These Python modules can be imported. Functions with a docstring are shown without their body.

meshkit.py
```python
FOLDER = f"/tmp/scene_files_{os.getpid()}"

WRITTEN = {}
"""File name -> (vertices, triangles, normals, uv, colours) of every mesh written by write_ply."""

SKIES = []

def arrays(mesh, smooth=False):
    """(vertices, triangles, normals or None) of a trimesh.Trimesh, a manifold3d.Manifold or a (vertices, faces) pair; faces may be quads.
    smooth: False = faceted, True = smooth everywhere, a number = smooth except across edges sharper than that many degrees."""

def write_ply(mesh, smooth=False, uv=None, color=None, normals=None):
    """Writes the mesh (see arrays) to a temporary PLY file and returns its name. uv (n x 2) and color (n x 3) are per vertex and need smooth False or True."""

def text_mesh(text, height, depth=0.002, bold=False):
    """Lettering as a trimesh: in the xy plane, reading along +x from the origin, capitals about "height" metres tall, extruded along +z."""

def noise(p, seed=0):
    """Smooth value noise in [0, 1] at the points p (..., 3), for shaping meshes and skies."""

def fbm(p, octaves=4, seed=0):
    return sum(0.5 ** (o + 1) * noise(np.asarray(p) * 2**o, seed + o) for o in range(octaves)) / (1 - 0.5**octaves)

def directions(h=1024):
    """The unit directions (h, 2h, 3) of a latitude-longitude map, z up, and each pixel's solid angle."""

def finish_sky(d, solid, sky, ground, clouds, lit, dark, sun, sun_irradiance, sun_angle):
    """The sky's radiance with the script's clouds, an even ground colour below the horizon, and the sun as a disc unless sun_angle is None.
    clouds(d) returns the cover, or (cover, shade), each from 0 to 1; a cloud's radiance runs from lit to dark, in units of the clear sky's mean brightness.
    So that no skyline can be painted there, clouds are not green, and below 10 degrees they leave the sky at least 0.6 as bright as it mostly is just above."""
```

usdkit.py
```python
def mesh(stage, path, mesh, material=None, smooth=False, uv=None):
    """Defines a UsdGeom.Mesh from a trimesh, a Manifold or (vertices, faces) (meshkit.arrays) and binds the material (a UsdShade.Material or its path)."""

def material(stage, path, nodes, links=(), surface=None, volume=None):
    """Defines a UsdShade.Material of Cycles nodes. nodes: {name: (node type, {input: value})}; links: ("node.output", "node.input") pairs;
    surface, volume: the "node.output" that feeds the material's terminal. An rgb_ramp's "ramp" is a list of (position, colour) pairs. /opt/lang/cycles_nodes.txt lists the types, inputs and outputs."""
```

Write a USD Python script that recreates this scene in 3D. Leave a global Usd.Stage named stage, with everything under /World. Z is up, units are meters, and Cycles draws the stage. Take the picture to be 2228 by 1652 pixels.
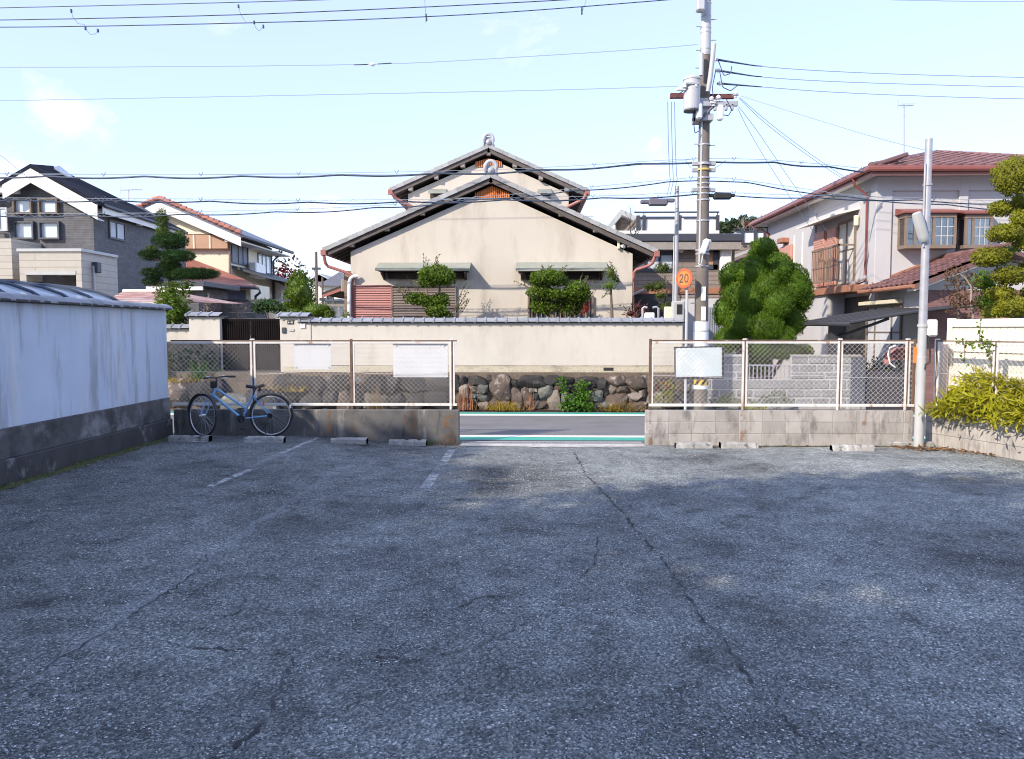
import math, random
import numpy as np
import trimesh
import meshkit
import usdkit
from pxr import Usd, UsdGeom, UsdLux, UsdShade, Gf, Sdf, Vt

stage = Usd.Stage.CreateInMemory()
UsdGeom.SetStageUpAxis(stage, UsdGeom.Tokens.z)
UsdGeom.SetStageMetersPerUnit(stage, 1.0)
world = UsdGeom.Xform.Define(stage, '/World')
UsdGeom.Scope.Define(stage, '/World/Looks')

# ------------------------------------------------------------------ camera, sky, sun, exposure
EYE = np.array([0.0, 0.0, 1.95])
FOC, CX, CY = 1683.0, 1114.0, 826.0            # measured on a 2228 x 1652 view of the photograph
YAW, PITCH = math.atan(31 / 1683.0), math.atan(108 / 1683.0)
FWD = np.array([-math.sin(YAW) * math.cos(PITCH), math.cos(YAW) * math.cos(PITCH), -math.sin(PITCH)])
RGT = np.array([math.cos(YAW), math.sin(YAW), 0.0])
UPV = np.cross(RGT, FWD)
EXPOSURE = 1.22
SUN_AZ, SUN_EL = math.radians(46), math.radians(32)     # azimuth from straight behind the viewer towards the left
SUN = np.array([-math.sin(SUN_AZ) * math.cos(SUN_EL), -math.cos(SUN_AZ) * math.cos(SUN_EL), math.sin(SUN_EL)])
SUN_POWER, SKY_STRENGTH = 0.68, 0.14

cam = UsdGeom.Camera.Define(stage, '/World/camera')
m4 = Gf.Matrix4d(*RGT, 0, *UPV, 0, *(-FWD), 0, *EYE, 1)
cam.AddTransformOp().Set(m4)
cam.CreateHorizontalApertureAttr(36.0)
cam.CreateVerticalApertureAttr(36.0 * 1652 / 2228)
cam.CreateFocalLengthAttr(36.0 * FOC / 2228)
cam.CreateClippingRangeAttr(Gf.Vec2f(0.05, 5000))
cam.CreateExposureAttr(EXPOSURE)

# fair weather clouds stand to the left, low and high, as soft heaps broken by noise (direction, radius, strength)
CLOUDS = [((-0.55, 0.74, 0.38), 0.10, 0.12), ((-0.53, 0.82, 0.21), 0.065, 0.19), ((-0.47, 0.85, 0.23), 0.06, 0.19), ((-0.24, 0.965, 0.10), 0.085, 0.30), ((-0.60, 0.79, 0.12), 0.09, 0.10), ((-0.9, 0.1, 0.35), 0.3, 0.25), ((0.7, -0.6, 0.4), 0.35, 0.2), ((-0.3, -0.85, 0.3), 0.3, 0.22)]
CLOUD_NODES, CLOUD_LINKS, _last = {}, [], 'n1.fac'
for _i, (_d, _r, _s) in enumerate(CLOUDS):
    _d = np.array(_d) / np.linalg.norm(_d)
    CLOUD_NODES[f'cd{_i}'] = ('vector_math', {'math_type': 'distance', 'vector2': tuple(_d)})
    CLOUD_NODES[f'cr{_i}'] = ('map_range', {'range_type': 'smoothstep', 'from_min': _r * 1.35, 'from_max': 0.0, 'to_min': 0.0, 'to_max': _s, 'clamp': True})
    CLOUD_NODES[f'ca{_i}'] = ('math', {'math_type': 'add'})
    CLOUD_LINKS += [('tc.generated', f'cd{_i}.vector1'), (f'cd{_i}.value', f'cr{_i}.value'), (_last, f'ca{_i}.value1'), (f'cr{_i}.result', f'ca{_i}.value2')]; _last = f'ca{_i}.value'
CLOUD_LINKS.append((_last, 'r1.value'))
sky_mat = usdkit.material(stage, '/World/Looks/sky_air', {
    'sky': ('sky_texture', {'sky_type': 'single_scattering', 'sun_disc': False, 'sun_elevation': SUN_EL,
                            'sun_rotation': math.atan2(SUN[0], SUN[1]), 'air_density': 1.0, 'aerosol_density': 0.4, 'ozone_density': 1.0}),
    'tc': ('texture_coordinate', {}),
    'map': ('mapping', {'scale': (4.5, 4.5, 7.5), 'location': (0.35, 1.7, 0.2)}),
    'n1': ('noise_texture', {'scale': 1.5, 'detail': 8, 'roughness': 0.58, 'distortion': 0.3}),
    'r1': ('map_range', {'from_min': 0.63, 'from_max': 0.92, 'to_min': 0.0, 'to_max': 1.0, 'clamp': True}),
    **CLOUD_NODES,
    'veil': ('mix', {'fac': 0.60, 'color2': (2.6, 3.05, 4.9)}),          # thin high haze, even over the whole dome
    'mix': ('mix', {'mix_type': 'mix', 'color2': (4.6, 4.4, 5.4)}),
    'bg': ('background_shader', {'strength': SKY_STRENGTH}),
}, [('tc.generated', 'map.vector'), ('map.vector', 'n1.vector'), *CLOUD_LINKS, ('r1.result', 'mix.fac'), ('sky.color', 'veil.color1'), ('veil.color', 'mix.color1'), ('mix.color', 'bg.color')], surface='bg.background')
dome = UsdLux.DomeLight.Define(stage, '/World/sky')
UsdShade.MaterialBindingAPI.Apply(dome.GetPrim()).Bind(sky_mat)
dome.GetPrim().SetCustomDataByKey('kind', 'structure')
sun = UsdLux.DistantLight.Define(stage, '/World/sun')
sun.CreateIntensityAttr(SUN_POWER); sun.CreateAngleAttr(0.53); sun.CreateNormalizeAttr(True)
sun.CreateColorAttr(Gf.Vec3f(1.0, 0.89, 0.74))
_z = SUN / np.linalg.norm(SUN); _x = np.cross([0, 0, 1.0], _z); _x /= np.linalg.norm(_x); _y = np.cross(_z, _x)
sun.AddTransformOp().Set(Gf.Matrix4d(*_x, 0, *_y, 0, *_z, 0, *(_z * 60), 1))

# ------------------------------------------------------------------ helpers
def ray(px, py):
    return FOC * FWD + (px - CX) * RGT - (py - CY) * UPV
def P(px, py, Y):
    """the point of the upright plane y = Y that is seen at px, py"""
    d = ray(px, py); return EYE + d * (Y / d[1])
def G(px, py, z=0.0):
    d = ray(px, py); return EYE + d * ((z - EYE[2]) / d[2])
def PX(px, py, x):
    """the point of the upright plane x = const that is seen at px, py"""
    d = ray(px, py); return EYE + d * (x / d[0])
def ss(a, b, x):
    t = np.clip((np.asarray(x, float) - a) / (b - a), 0, 1); return t * t * (3 - 2 * t)
def gh(x, y):
    """height of the lot's surface, which rises to its left side"""
    x = np.asarray(x, float); y = np.asarray(y, float)
    p = np.stack([x * 0.8, y * 0.8, np.zeros_like(x)], -1)
    w = ss(12.9, 11.5, y)
    return 0.15 * ss(-1.2, -4.2, x) + 0.022 * (meshkit.fbm(p, 3, 5) - 0.5) * w

_names = {}
def path_for(parent, name):
    k = parent + '/' + name
    n = _names.get(k, 0); _names[k] = n + 1
    return k if n == 0 else f'{k}_{n:03d}'

class MB:
    """collects shapes that become one mesh"""
    def __init__(s): s.v, s.f, s.n = [], [], 0
    def add(s, v, f):
        v = np.asarray(v, float); f = np.asarray(f, int)
        if f.shape[1] == 4: f = np.vstack([f[:, [0, 1, 2]], f[:, [0, 2, 3]]])
        s.v.append(v); s.f.append(f + s.n); s.n += len(v); return s
    def tm(s, t): return s.add(t.vertices, t.faces)
    def data(s): return np.vstack(s.v), np.vstack(s.f)
    def box(s, a, b, bev=0.0):
        a, b = np.minimum(a, b), np.maximum(a, b)
        return s.cbox((a + b) / 2, (b - a), bev)
    def cbox(s, c, size, bev=0.0, R=None):
        h = np.asarray(size, float) / 2
        if bev <= 0:
            v = np.array([[x, y, z] for x in (-1, 1) for y in (-1, 1) for z in (-1, 1)]) * h; f = BOXF
        else:
            bev = min(bev, 0.45 * h.min()) ; sg = BEVS; v = sg * h - np.sign(sg) * np.where(BEVM, bev, 0); f = BEVF
        if R is not None: v = v @ np.asarray(R).T
        return s.add(v + np.asarray(c), f)
    def tube(s, pts, r, n=6, cap=True, rr=None):
        pts = np.asarray(pts, float); m = len(pts)
        r = np.full(m, r, float) if np.ndim(r) == 0 else np.asarray(r, float)
        t = np.gradient(pts, axis=0) if m > 2 else np.repeat([pts[-1] - pts[0]], m, 0)
        t /= np.maximum(np.linalg.norm(t, axis=1, keepdims=True), 1e-12)
        ref = np.array([0, 0, 1.0]) if abs(t[:, 2]).mean() < 0.8 else np.array([1.0, 0, 0])
        a = np.cross(t, ref); a /= np.maximum(np.linalg.norm(a, axis=1, keepdims=True), 1e-9); b = np.cross(t, a)
        an = np.arange(n) * 2 * np.pi / n + np.pi / n
        v = (pts[:, None] + r[:, None, None] * (np.cos(an)[None, :, None] * a[:, None] + np.sin(an)[None, :, None] * b[:, None])).reshape(-1, 3)
        f = []
        for i in range(m - 1):
            for k in range(n):
                f.append([i * n + k, i * n + (k + 1) % n, (i + 1) * n + (k + 1) % n, (i + 1) * n + k])
        f = np.array(f); f = np.vstack([f[:, [0, 1, 2]], f[:, [0, 2, 3]]])
        if cap:
            e = [[0, k + 1, k] for k in range(1, n - 1)] + [[(m - 1) * n, (m - 1) * n + k, (m - 1) * n + k + 1] for k in range(1, n - 1)]
            f = np.vstack([f, e])
        return s.add(v, f)
    def lathe(s, prof, c, n=16, axis=(0, 0, 1)):
        """prof: (radius, height) pairs about an axis through c"""
        w = np.asarray(axis, float); w = w / np.linalg.norm(w)
        u = np.cross(w, [0, 1, 0] if abs(w[1]) < 0.9 else [1, 0, 0]); u /= np.linalg.norm(u); q = np.cross(w, u)
        an = np.arange(n) * 2 * np.pi / n; k = len(prof)
        v = np.array([np.asarray(c) + h * w + r * (math.cos(t) * u + math.sin(t) * q) for r, h in prof for t in an])
        f = [[i * n + j, i * n + (j + 1) % n, (i + 1) * n + (j + 1) % n, (i + 1) * n + j] for i in range(k - 1) for j in range(n)]
        return s.add(v, f)
    def prism(s, poly, d):
        """a flat polygon (3-D points, convex or nearly so) thickened by the vector d"""
        p = np.asarray(poly, float); n = len(p); v = np.vstack([p, p + np.asarray(d, float)])
        f = [[0, i, i + 1] for i in range(1, n - 1)] + [[n, n + i + 1, n + i] for i in range(1, n - 1)]
        for i in range(n):
            j = (i + 1) % n; f += [[i, n + i, n + j], [i, n + j, j]]
        return s.add(v, f)
    def hull(s, pts):
        h = trimesh.convex.convex_hull(np.asarray(pts, float)); return s.add(h.vertices, h.faces)
    def quad(s, a, b, c, d): return s.add([a, b, c, d], [[0, 1, 2, 3]])
    def grid(s, V):
        """V: (m, n, 3) grid of points"""
        m, n = V.shape[:2]; i = np.arange(m * n).reshape(m, n)
        return s.add(V.reshape(-1, 3), np.stack([i[:-1, :-1], i[1:, :-1], i[1:, 1:], i[:-1, 1:]], -1).reshape(-1, 4))

_b = trimesh.creation.box(extents=(2, 2, 2))
BOXF = trimesh.convex.convex_hull(np.array([[x, y, z] for x in (-1, 1) for y in (-1, 1) for z in (-1, 1)], float)).faces
_bx = trimesh.convex.convex_hull(np.array([[x, y, z] for x in (-1, 1) for y in (-1, 1) for z in (-1, 1)], float))
def _order(h, pts):
    idx = [int(np.argmin(np.linalg.norm(pts - v, axis=1))) for v in h.vertices]; return np.array(idx)[h.faces]
_bp = np.array([[x, y, z] for x in (-1, 1) for y in (-1, 1) for z in (-1, 1)], float); BOXF = _order(_bx, _bp)
BEVS = np.repeat(_bp, 3, 0); BEVM = np.tile(np.eye(3, dtype=bool) == False, (8, 1))
_bv = BEVS - np.sign(BEVS) * np.where(BEVM, 0.2, 0); BEVF = _order(trimesh.convex.convex_hull(_bv), _bv)

def tag(prim, label=None, cat=None, group=None, kind=None):
    for k, t in (('label', label), ('category', cat), ('group', group), ('kind', kind)):
        if t: prim.SetCustomDataByKey(k, t)
    return prim

class Thing:
    def __init__(s, name, label=None, cat=None, loc=(0, 0, 0), group=None, kind=None):
        s.path = path_for('/World', name); s.loc = np.asarray(loc, float)
        x = UsdGeom.Xform.Define(stage, s.path); x.AddTranslateOp().Set(Gf.Vec3d(*map(float, s.loc)))
        s.prim = tag(x.GetPrim(), label, cat, group, kind)
    def part(s, name, mb, mat, under=None, label=None, kind=None, smooth=False):
        """mb holds world coordinates; returns the part's path, to hang sub-parts under"""
        v, f = mb.data() if isinstance(mb, MB) else mb
        p = path_for(under or s.path, name)
        m = usdkit.mesh(stage, p, (v - s.loc, f), MAT[mat], smooth=smooth)
        tag(m.GetPrim(), label, None, None, kind); return p

def single(name, mb, mat, label=None, cat=None, group=None, kind=None, smooth=False):
    v, f = mb.data(); p = path_for('/World', name)
    m = usdkit.mesh(stage, p, (v, f), MAT[mat], smooth=smooth); tag(m.GetPrim(), label, cat, group, kind); return p

# ------------------------------------------------------------------ materials
MAT = {}
def mat(name, col, var=0.12, scale=2.5, rough=0.8, bump=0.0, bscale=60, metal=0.0, stain=None, stain_map=(5, 5, 0.7), stain_at=(0.52, 0.68), stain_amt=0.7,
        rand=0.0, isl=0.0, trans=0.0, spec=0.5, alpha_noise=None, hgrad=None):
    """plain surface: colour broken by noise, optional streaks or patches, per-piece brightness and fine relief"""
    c = np.array(col, float)
    nd = {'g': ('geometry', {}), 'n': ('noise_texture', {'scale': scale, 'detail': 5, 'roughness': 0.6}),
          'r': ('rgb_ramp', {'ramp': [(0.25, tuple(c * (1 - var))), (0.75, tuple(np.minimum(c * (1 + var), 0.95)))]}),
          'p': ('principled_bsdf', {'roughness': rough, 'metallic': metal, 'specular_ior_level': spec})}
    ln = [('g.position', 'n.vector'), ('n.fac', 'r.fac')]
    out = 'r.color'
    if stain is not None:
        st = stain if isinstance(stain[0], (tuple, list)) else [stain]
        for i, sc in enumerate(st):
            nd[f'sm{i}'] = ('mapping', {'scale': stain_map, 'location': (3.1 * i, 1.7 * i, 0.9 * i)})
            nd[f'sn{i}'] = ('noise_texture', {'scale': 1.0, 'detail': 6, 'roughness': 0.65})
            nd[f'sr{i}'] = ('rgb_ramp', {'ramp': [(0, (0, 0, 0)), (stain_at[0], (0, 0, 0)), (stain_at[1], (stain_amt,) * 3), (1, (stain_amt,) * 3)]})
            nd[f'sx{i}'] = ('mix', {'color2': tuple(sc)})
            ln += [('g.position', f'sm{i}.vector'), (f'sm{i}.vector', f'sn{i}.vector'), (f'sn{i}.fac', f'sr{i}.fac'), (f'sr{i}.color', f'sx{i}.fac'), (out, f'sx{i}.color1')]
            out = f'sx{i}.color'
    if hgrad is not None:                         # second colour fading out over a height range (z0 to z1)
        z0, z1, hc, amt = hgrad
        nd['hz'] = ('separate_xyz', {}); nd['hn'] = ('noise_texture', {'scale': 3.0, 'detail': 5})
        nd['ha'] = ('math', {'math_type': 'multiply_add', 'value2': abs(z1 - z0) * 1.2, 'value3': 0.0})
        nd['hs'] = ('math', {'math_type': 'add'})
        nd['hm'] = ('map_range', {'from_min': z0, 'from_max': z1, 'to_min': amt, 'to_max': 0.0, 'clamp': True})
        nd['hx'] = ('mix', {'color2': tuple(hc)})
        ln += [('g.position', 'hz.vector'), ('g.position', 'hn.vector'), ('hn.fac', 'ha.value1'), ('ha.value', 'hs.value1'), ('hz.z', 'hs.value2'), ('hs.value', 'hm.value'),
               ('hm.result', 'hx.fac'), (out, 'hx.color1')]
        out = 'hx.color'
    for amt, src in ((rand, 'oi.random'), (isl, 'g.random_per_island')):
        if amt:
            k = src.replace('.', '_')
            nd['oi'] = ('object_info', {})
            nd['m' + k] = ('map_range', {'from_min': 0.0, 'from_max': 1.0, 'to_min': 1 - amt, 'to_max': 1 + amt})
            nd['h' + k] = ('hsv', {})
            ln += [(src, f'm{k}.value'), (f'm{k}.result', f'h{k}.value'), (out, f'h{k}.color')]
            out = f'h{k}.color'
    ln.append((out, 'p.base_color'))
    if bump:
        nd['bn'] = ('noise_texture', {'scale': bscale, 'detail': 4, 'roughness': 0.6}); nd['b'] = ('bump', {'strength': 0.8, 'distance': bump})
        ln += [('g.position', 'bn.vector'), ('bn.fac', 'b.height'), ('b.normal', 'p.normal')]
    surf = 'p.BSDF'
    if trans:
        nd['t'] = ('translucent_bsdf', {}); nd['mc'] = ('mix_closure', {'fac': trans})
        ln += [(out, 't.color'), ('p.BSDF', 'mc.closure1'), ('t.BSDF', 'mc.closure2')]; surf = 'mc.closure'
    if alpha_noise is not None:                   # worn paint: gone where the noise is low
        asc, a0, a1 = alpha_noise
        nd['an'] = ('noise_texture', {'scale': asc, 'detail': 7, 'roughness': 0.75}); nd['ar'] = ('map_range', {'from_min': a0, 'from_max': a1, 'to_min': 0.0, 'to_max': 1.0, 'clamp': True})
        nd['tr'] = ('transparent_bsdf', {}); nd['am'] = ('mix_closure', {})
        ln += [('g.position', 'an.vector'), ('an.fac', 'ar.value'), ('ar.result', 'am.fac'), ('tr.BSDF', 'am.closure1'), (surf, 'am.closure2')]; surf = 'am.closure'
    MAT[name] = usdkit.material(stage, '/World/Looks/' + name, nd, ln, surface=surf)

def leafmat(name, cols, trans=0.3, rough=0.55):
    """foliage: every leaf its own tone"""
    nd = {'g': ('geometry', {}), 'r': ('rgb_ramp', {'ramp': [(i / (len(cols) - 1), c) for i, c in enumerate(cols)]}),
          'n': ('noise_texture', {'scale': 2.2, 'detail': 3}), 'm': ('map_range', {'from_min': 0.3, 'from_max': 0.7, 'to_min': 0.65, 'to_max': 1.35}), 'h': ('hsv', {}),
          'p': ('principled_bsdf', {'roughness': rough, 'specular_ior_level': 0.35}), 't': ('translucent_bsdf', {}), 'mc': ('mix_closure', {'fac': trans})}
    ln = [('g.random_per_island', 'r.fac'), ('g.position', 'n.vector'), ('n.fac', 'm.value'), ('m.result', 'h.value'), ('r.color', 'h.color'), ('h.color', 'p.base_color'), ('h.color', 't.color'),
          ('p.BSDF', 'mc.closure1'), ('t.BSDF', 'mc.closure2')]
    MAT[name] = usdkit.material(stage, '/World/Looks/' + name, nd, ln, surface='mc.closure')

def brickmat(name, c1, c2, mortar, w, h, msize=0.012, rough=0.75, bump=0.004, offset=0.5, var=0.15):
    """far-off cladding: rows in the wall's own plane"""
    nd = {'g': ('geometry', {}), 's': ('separate_xyz', {}), 'a': ('math', {'math_type': 'add'}), 'c': ('combine_xyz', {}),
          'b': ('brick_texture', {'color1': c1, 'color2': c2, 'mortar': mortar, 'scale': 1.0, 'brick_width': w, 'row_height': h, 'mortar_size': msize, 'mortar_smooth': 0.2, 'offset': offset}),
          'n': ('noise_texture', {'scale': 5, 'detail': 5}), 'm': ('map_range', {'from_min': 0.25, 'from_max': 0.75, 'to_min': 1 - var, 'to_max': 1 + var}), 'h': ('hsv', {}),
          'bu': ('bump', {'distance': bump, 'strength': 0.7, 'invert': True}), 'p': ('principled_bsdf', {'roughness': rough})}
    ln = [('g.position', 's.vector'), ('s.x', 'a.value1'), ('s.y', 'a.value2'), ('a.value', 'c.x'), ('s.z', 'c.y'), ('c.vector', 'b.vector'), ('g.position', 'n.vector'), ('n.fac', 'm.value'),
          ('m.result', 'h.value'), ('b.color', 'h.color'), ('h.color', 'p.base_color'), ('b.fac', 'bu.height'), ('bu.normal', 'p.normal')]
    MAT[name] = usdkit.material(stage, '/World/Looks/' + name, nd, ln, surface='p.BSDF')

mat('white_wall', (0.42, 0.475, 0.56), 0.1, 1.2, stain=[(0.20, 0.20, 0.215), (0.26, 0.255, 0.265), (0.52, 0.53, 0.55)], stain_map=(3.4, 3.4, 0.42), stain_at=(0.54, 0.66), stain_amt=0.62, bump=0.004, bscale=120)  # blue in the base colour stands in for sky light on the shaded wall
mat('dark_base', (0.036, 0.034, 0.037), 0.4, 2.5, stain=[(0.15, 0.15, 0.155), (0.016, 0.018, 0.016)], stain_map=(3, 3, 2.2), stain_at=(0.58, 0.66), stain_amt=0.8, bump=0.006, bscale=70)
mat('dark_base_upper', (0.065, 0.063, 0.066), 0.4, 2.5, stain=[(0.20, 0.20, 0.205), (0.022, 0.023, 0.022)], stain_map=(2.2, 2.2, 2.4), stain_at=(0.50, 0.64), stain_amt=0.85, bump=0.006, bscale=70)
mat('kerb_concrete', (0.125, 0.121, 0.117), 0.35, 3.0, stain=[(0.30, 0.29, 0.27), (0.045, 0.04, 0.04), (0.11, 0.08, 0.06)], stain_map=(4, 4, 1.1), stain_at=(0.57, 0.66), stain_amt=0.8, bump=0.006, bscale=80)
mat('block', (0.37, 0.345, 0.325), 0.16, 3.0, stain=[(0.13, 0.12, 0.12), (0.23, 0.195, 0.165)], stain_map=(5, 5, 1.6), stain_at=(0.53, 0.66), stain_amt=0.75, bump=0.005, bscale=110, rand=0.13)
mat('mortar', (0.30, 0.29, 0.28), 0.2, 6, bump=0.003)
mat('stop_concrete', (0.33, 0.325, 0.31), 0.25, 6, stain=[(0.09, 0.09, 0.09), (0.5, 0.49, 0.47)], stain_map=(6, 6, 6), stain_at=(0.55, 0.62), stain_amt=0.8, bump=0.008, bscale=70, rand=0.1)
mat('wall_tile', (0.155, 0.165, 0.185), 0.2, 6, rough=0.42, rand=0.22, bump=0.002)
mat('wall_tile_pale', (0.27, 0.285, 0.32), 0.15, 6, rough=0.35, rand=0.12, bump=0.002)
mat('steel_white', (0.68, 0.66, 0.63), 0.1, 8, rough=0.5, stain=(0.33, 0.16, 0.07), stain_map=(7, 7, 3), stain_at=(0.58, 0.68), stain_amt=0.8)
mat('steel_rust', (0.14, 0.085, 0.06), 0.35, 14, rough=0.8, stain=(0.45, 0.42, 0.4), stain_map=(8, 8, 8), stain_at=(0.6, 0.68), stain_amt=0.7)
mat('rust_stain', (0.26, 0.13, 0.05), 0.3, 8, alpha_noise=(5, 0.47, 0.80))
mat('mesh_wire', (0.54, 0.50, 0.49), 0.12, 4, rough=0.5)
mat('galvanized', (0.40, 0.40, 0.43), 0.15, 6, rough=0.45, metal=0.3)
mat('pole_white', (0.42, 0.43, 0.44), 0.1, 3, rough=0.5, stain=(0.4, 0.38, 0.36), stain_map=(4, 4, 1), stain_at=(0.6, 0.75), stain_amt=0.5)
mat('board_white', (0.74, 0.76, 0.78), 0.06, 3, rough=0.5, stain=(0.5, 0.5, 0.5), stain_map=(5, 5, 2), stain_at=(0.62, 0.8), stain_amt=0.3)
mat('board_pale', (0.60, 0.70, 0.74), 0.06, 2, rough=0.4, stain=(0.78, 0.8, 0.8), stain_map=(2.5, 2.5, 2.5), stain_at=(0.5, 0.62), stain_amt=0.8)
mat('plastic_white', (0.74, 0.73, 0.70), 0.05, 5, rough=0.4)
mat('plastic_grey', (0.40, 0.41, 0.41), 0.08, 5, rough=0.5)
mat('plastic_cream', (0.68, 0.62, 0.48), 0.06, 5, rough=0.5)
mat('black_rubber', (0.02, 0.02, 0.021), 0.2, 9, rough=0.65)
mat('black_paint', (0.025, 0.025, 0.027), 0.2, 6, rough=0.45)
mat('dark_metal', (0.06, 0.06, 0.068), 0.15, 6, rough=0.45, metal=0.2)
mat('chrome', (0.7, 0.7, 0.71), 0.05, 6, rough=0.25, metal=0.85)
mat('bike_blue', (0.20, 0.42, 0.70), 0.08, 6, rough=0.35)
mat('orange_plastic', (0.62, 0.22, 0.05), 0.1, 6, rough=0.5)
mat('red_pipe', (0.32, 0.12, 0.10), 0.15, 6, rough=0.5)
mat('wire_blue', (0.04, 0.06, 0.10), 0.1, 1, rough=0.6)
mat('wire_thin', (0.22, 0.27, 0.34), 0.1, 1, rough=0.6)
mat('soil', (0.13, 0.10, 0.075), 0.3, 5, bump=0.02, bscale=20)
mat('moss', (0.08, 0.085, 0.025), 0.5, 14, bump=0.01, bscale=60)
mat('bark', (0.14, 0.105, 0.08), 0.35, 14, bump=0.01, bscale=45)
mat('bark_pale', (0.30, 0.26, 0.22), 0.3, 14, bump=0.008, bscale=45)
# ------------------------------------------------------------------ ground, lot, road
mat('earth', (0.16, 0.14, 0.11), 0.3, 0.4)
mat('shoulder', (0.13, 0.13, 0.135), 0.2, 3, bump=0.004, bscale=120)
mat('road_asphalt', (0.17, 0.168, 0.172), 0.12, 1.6, stain=(0.12, 0.12, 0.125), stain_map=(0.5, 2, 1), stain_at=(0.5, 0.66), stain_amt=0.6, bump=0.003, bscale=160)
mat('paint_white', (0.76, 0.76, 0.75), 0.06, 5, rough=0.6, alpha_noise=(14, 0.33, 0.43))
mat('paint_green', (0.05, 0.38, 0.29), 0.14, 5, rough=0.6, alpha_noise=(16, 0.33, 0.43))
mat('paint_worn', (0.55, 0.56, 0.57), 0.1, 5, rough=0.7, alpha_noise=(10, 0.43, 0.62))
mat('paint_faint', (0.32, 0.33, 0.34), 0.1, 5, rough=0.8, alpha_noise=(12, 0.45, 0.95))
mat('seam_dust', (0.21, 0.225, 0.24), 0.3, 45, rough=0.9, alpha_noise=(9, 0.42, 1.0))
mat('crack', (0.03, 0.031, 0.034), 0.2, 9, rough=0.95, alpha_noise=(5, 0.36, 0.58))
mat('apron', (0.47, 0.45, 0.42), 0.25, 5, stain=(0.22, 0.22, 0.22), stain_map=(3, 6, 3), stain_at=(0.55, 0.66), stain_amt=0.7, bump=0.006, bscale=70)

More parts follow.
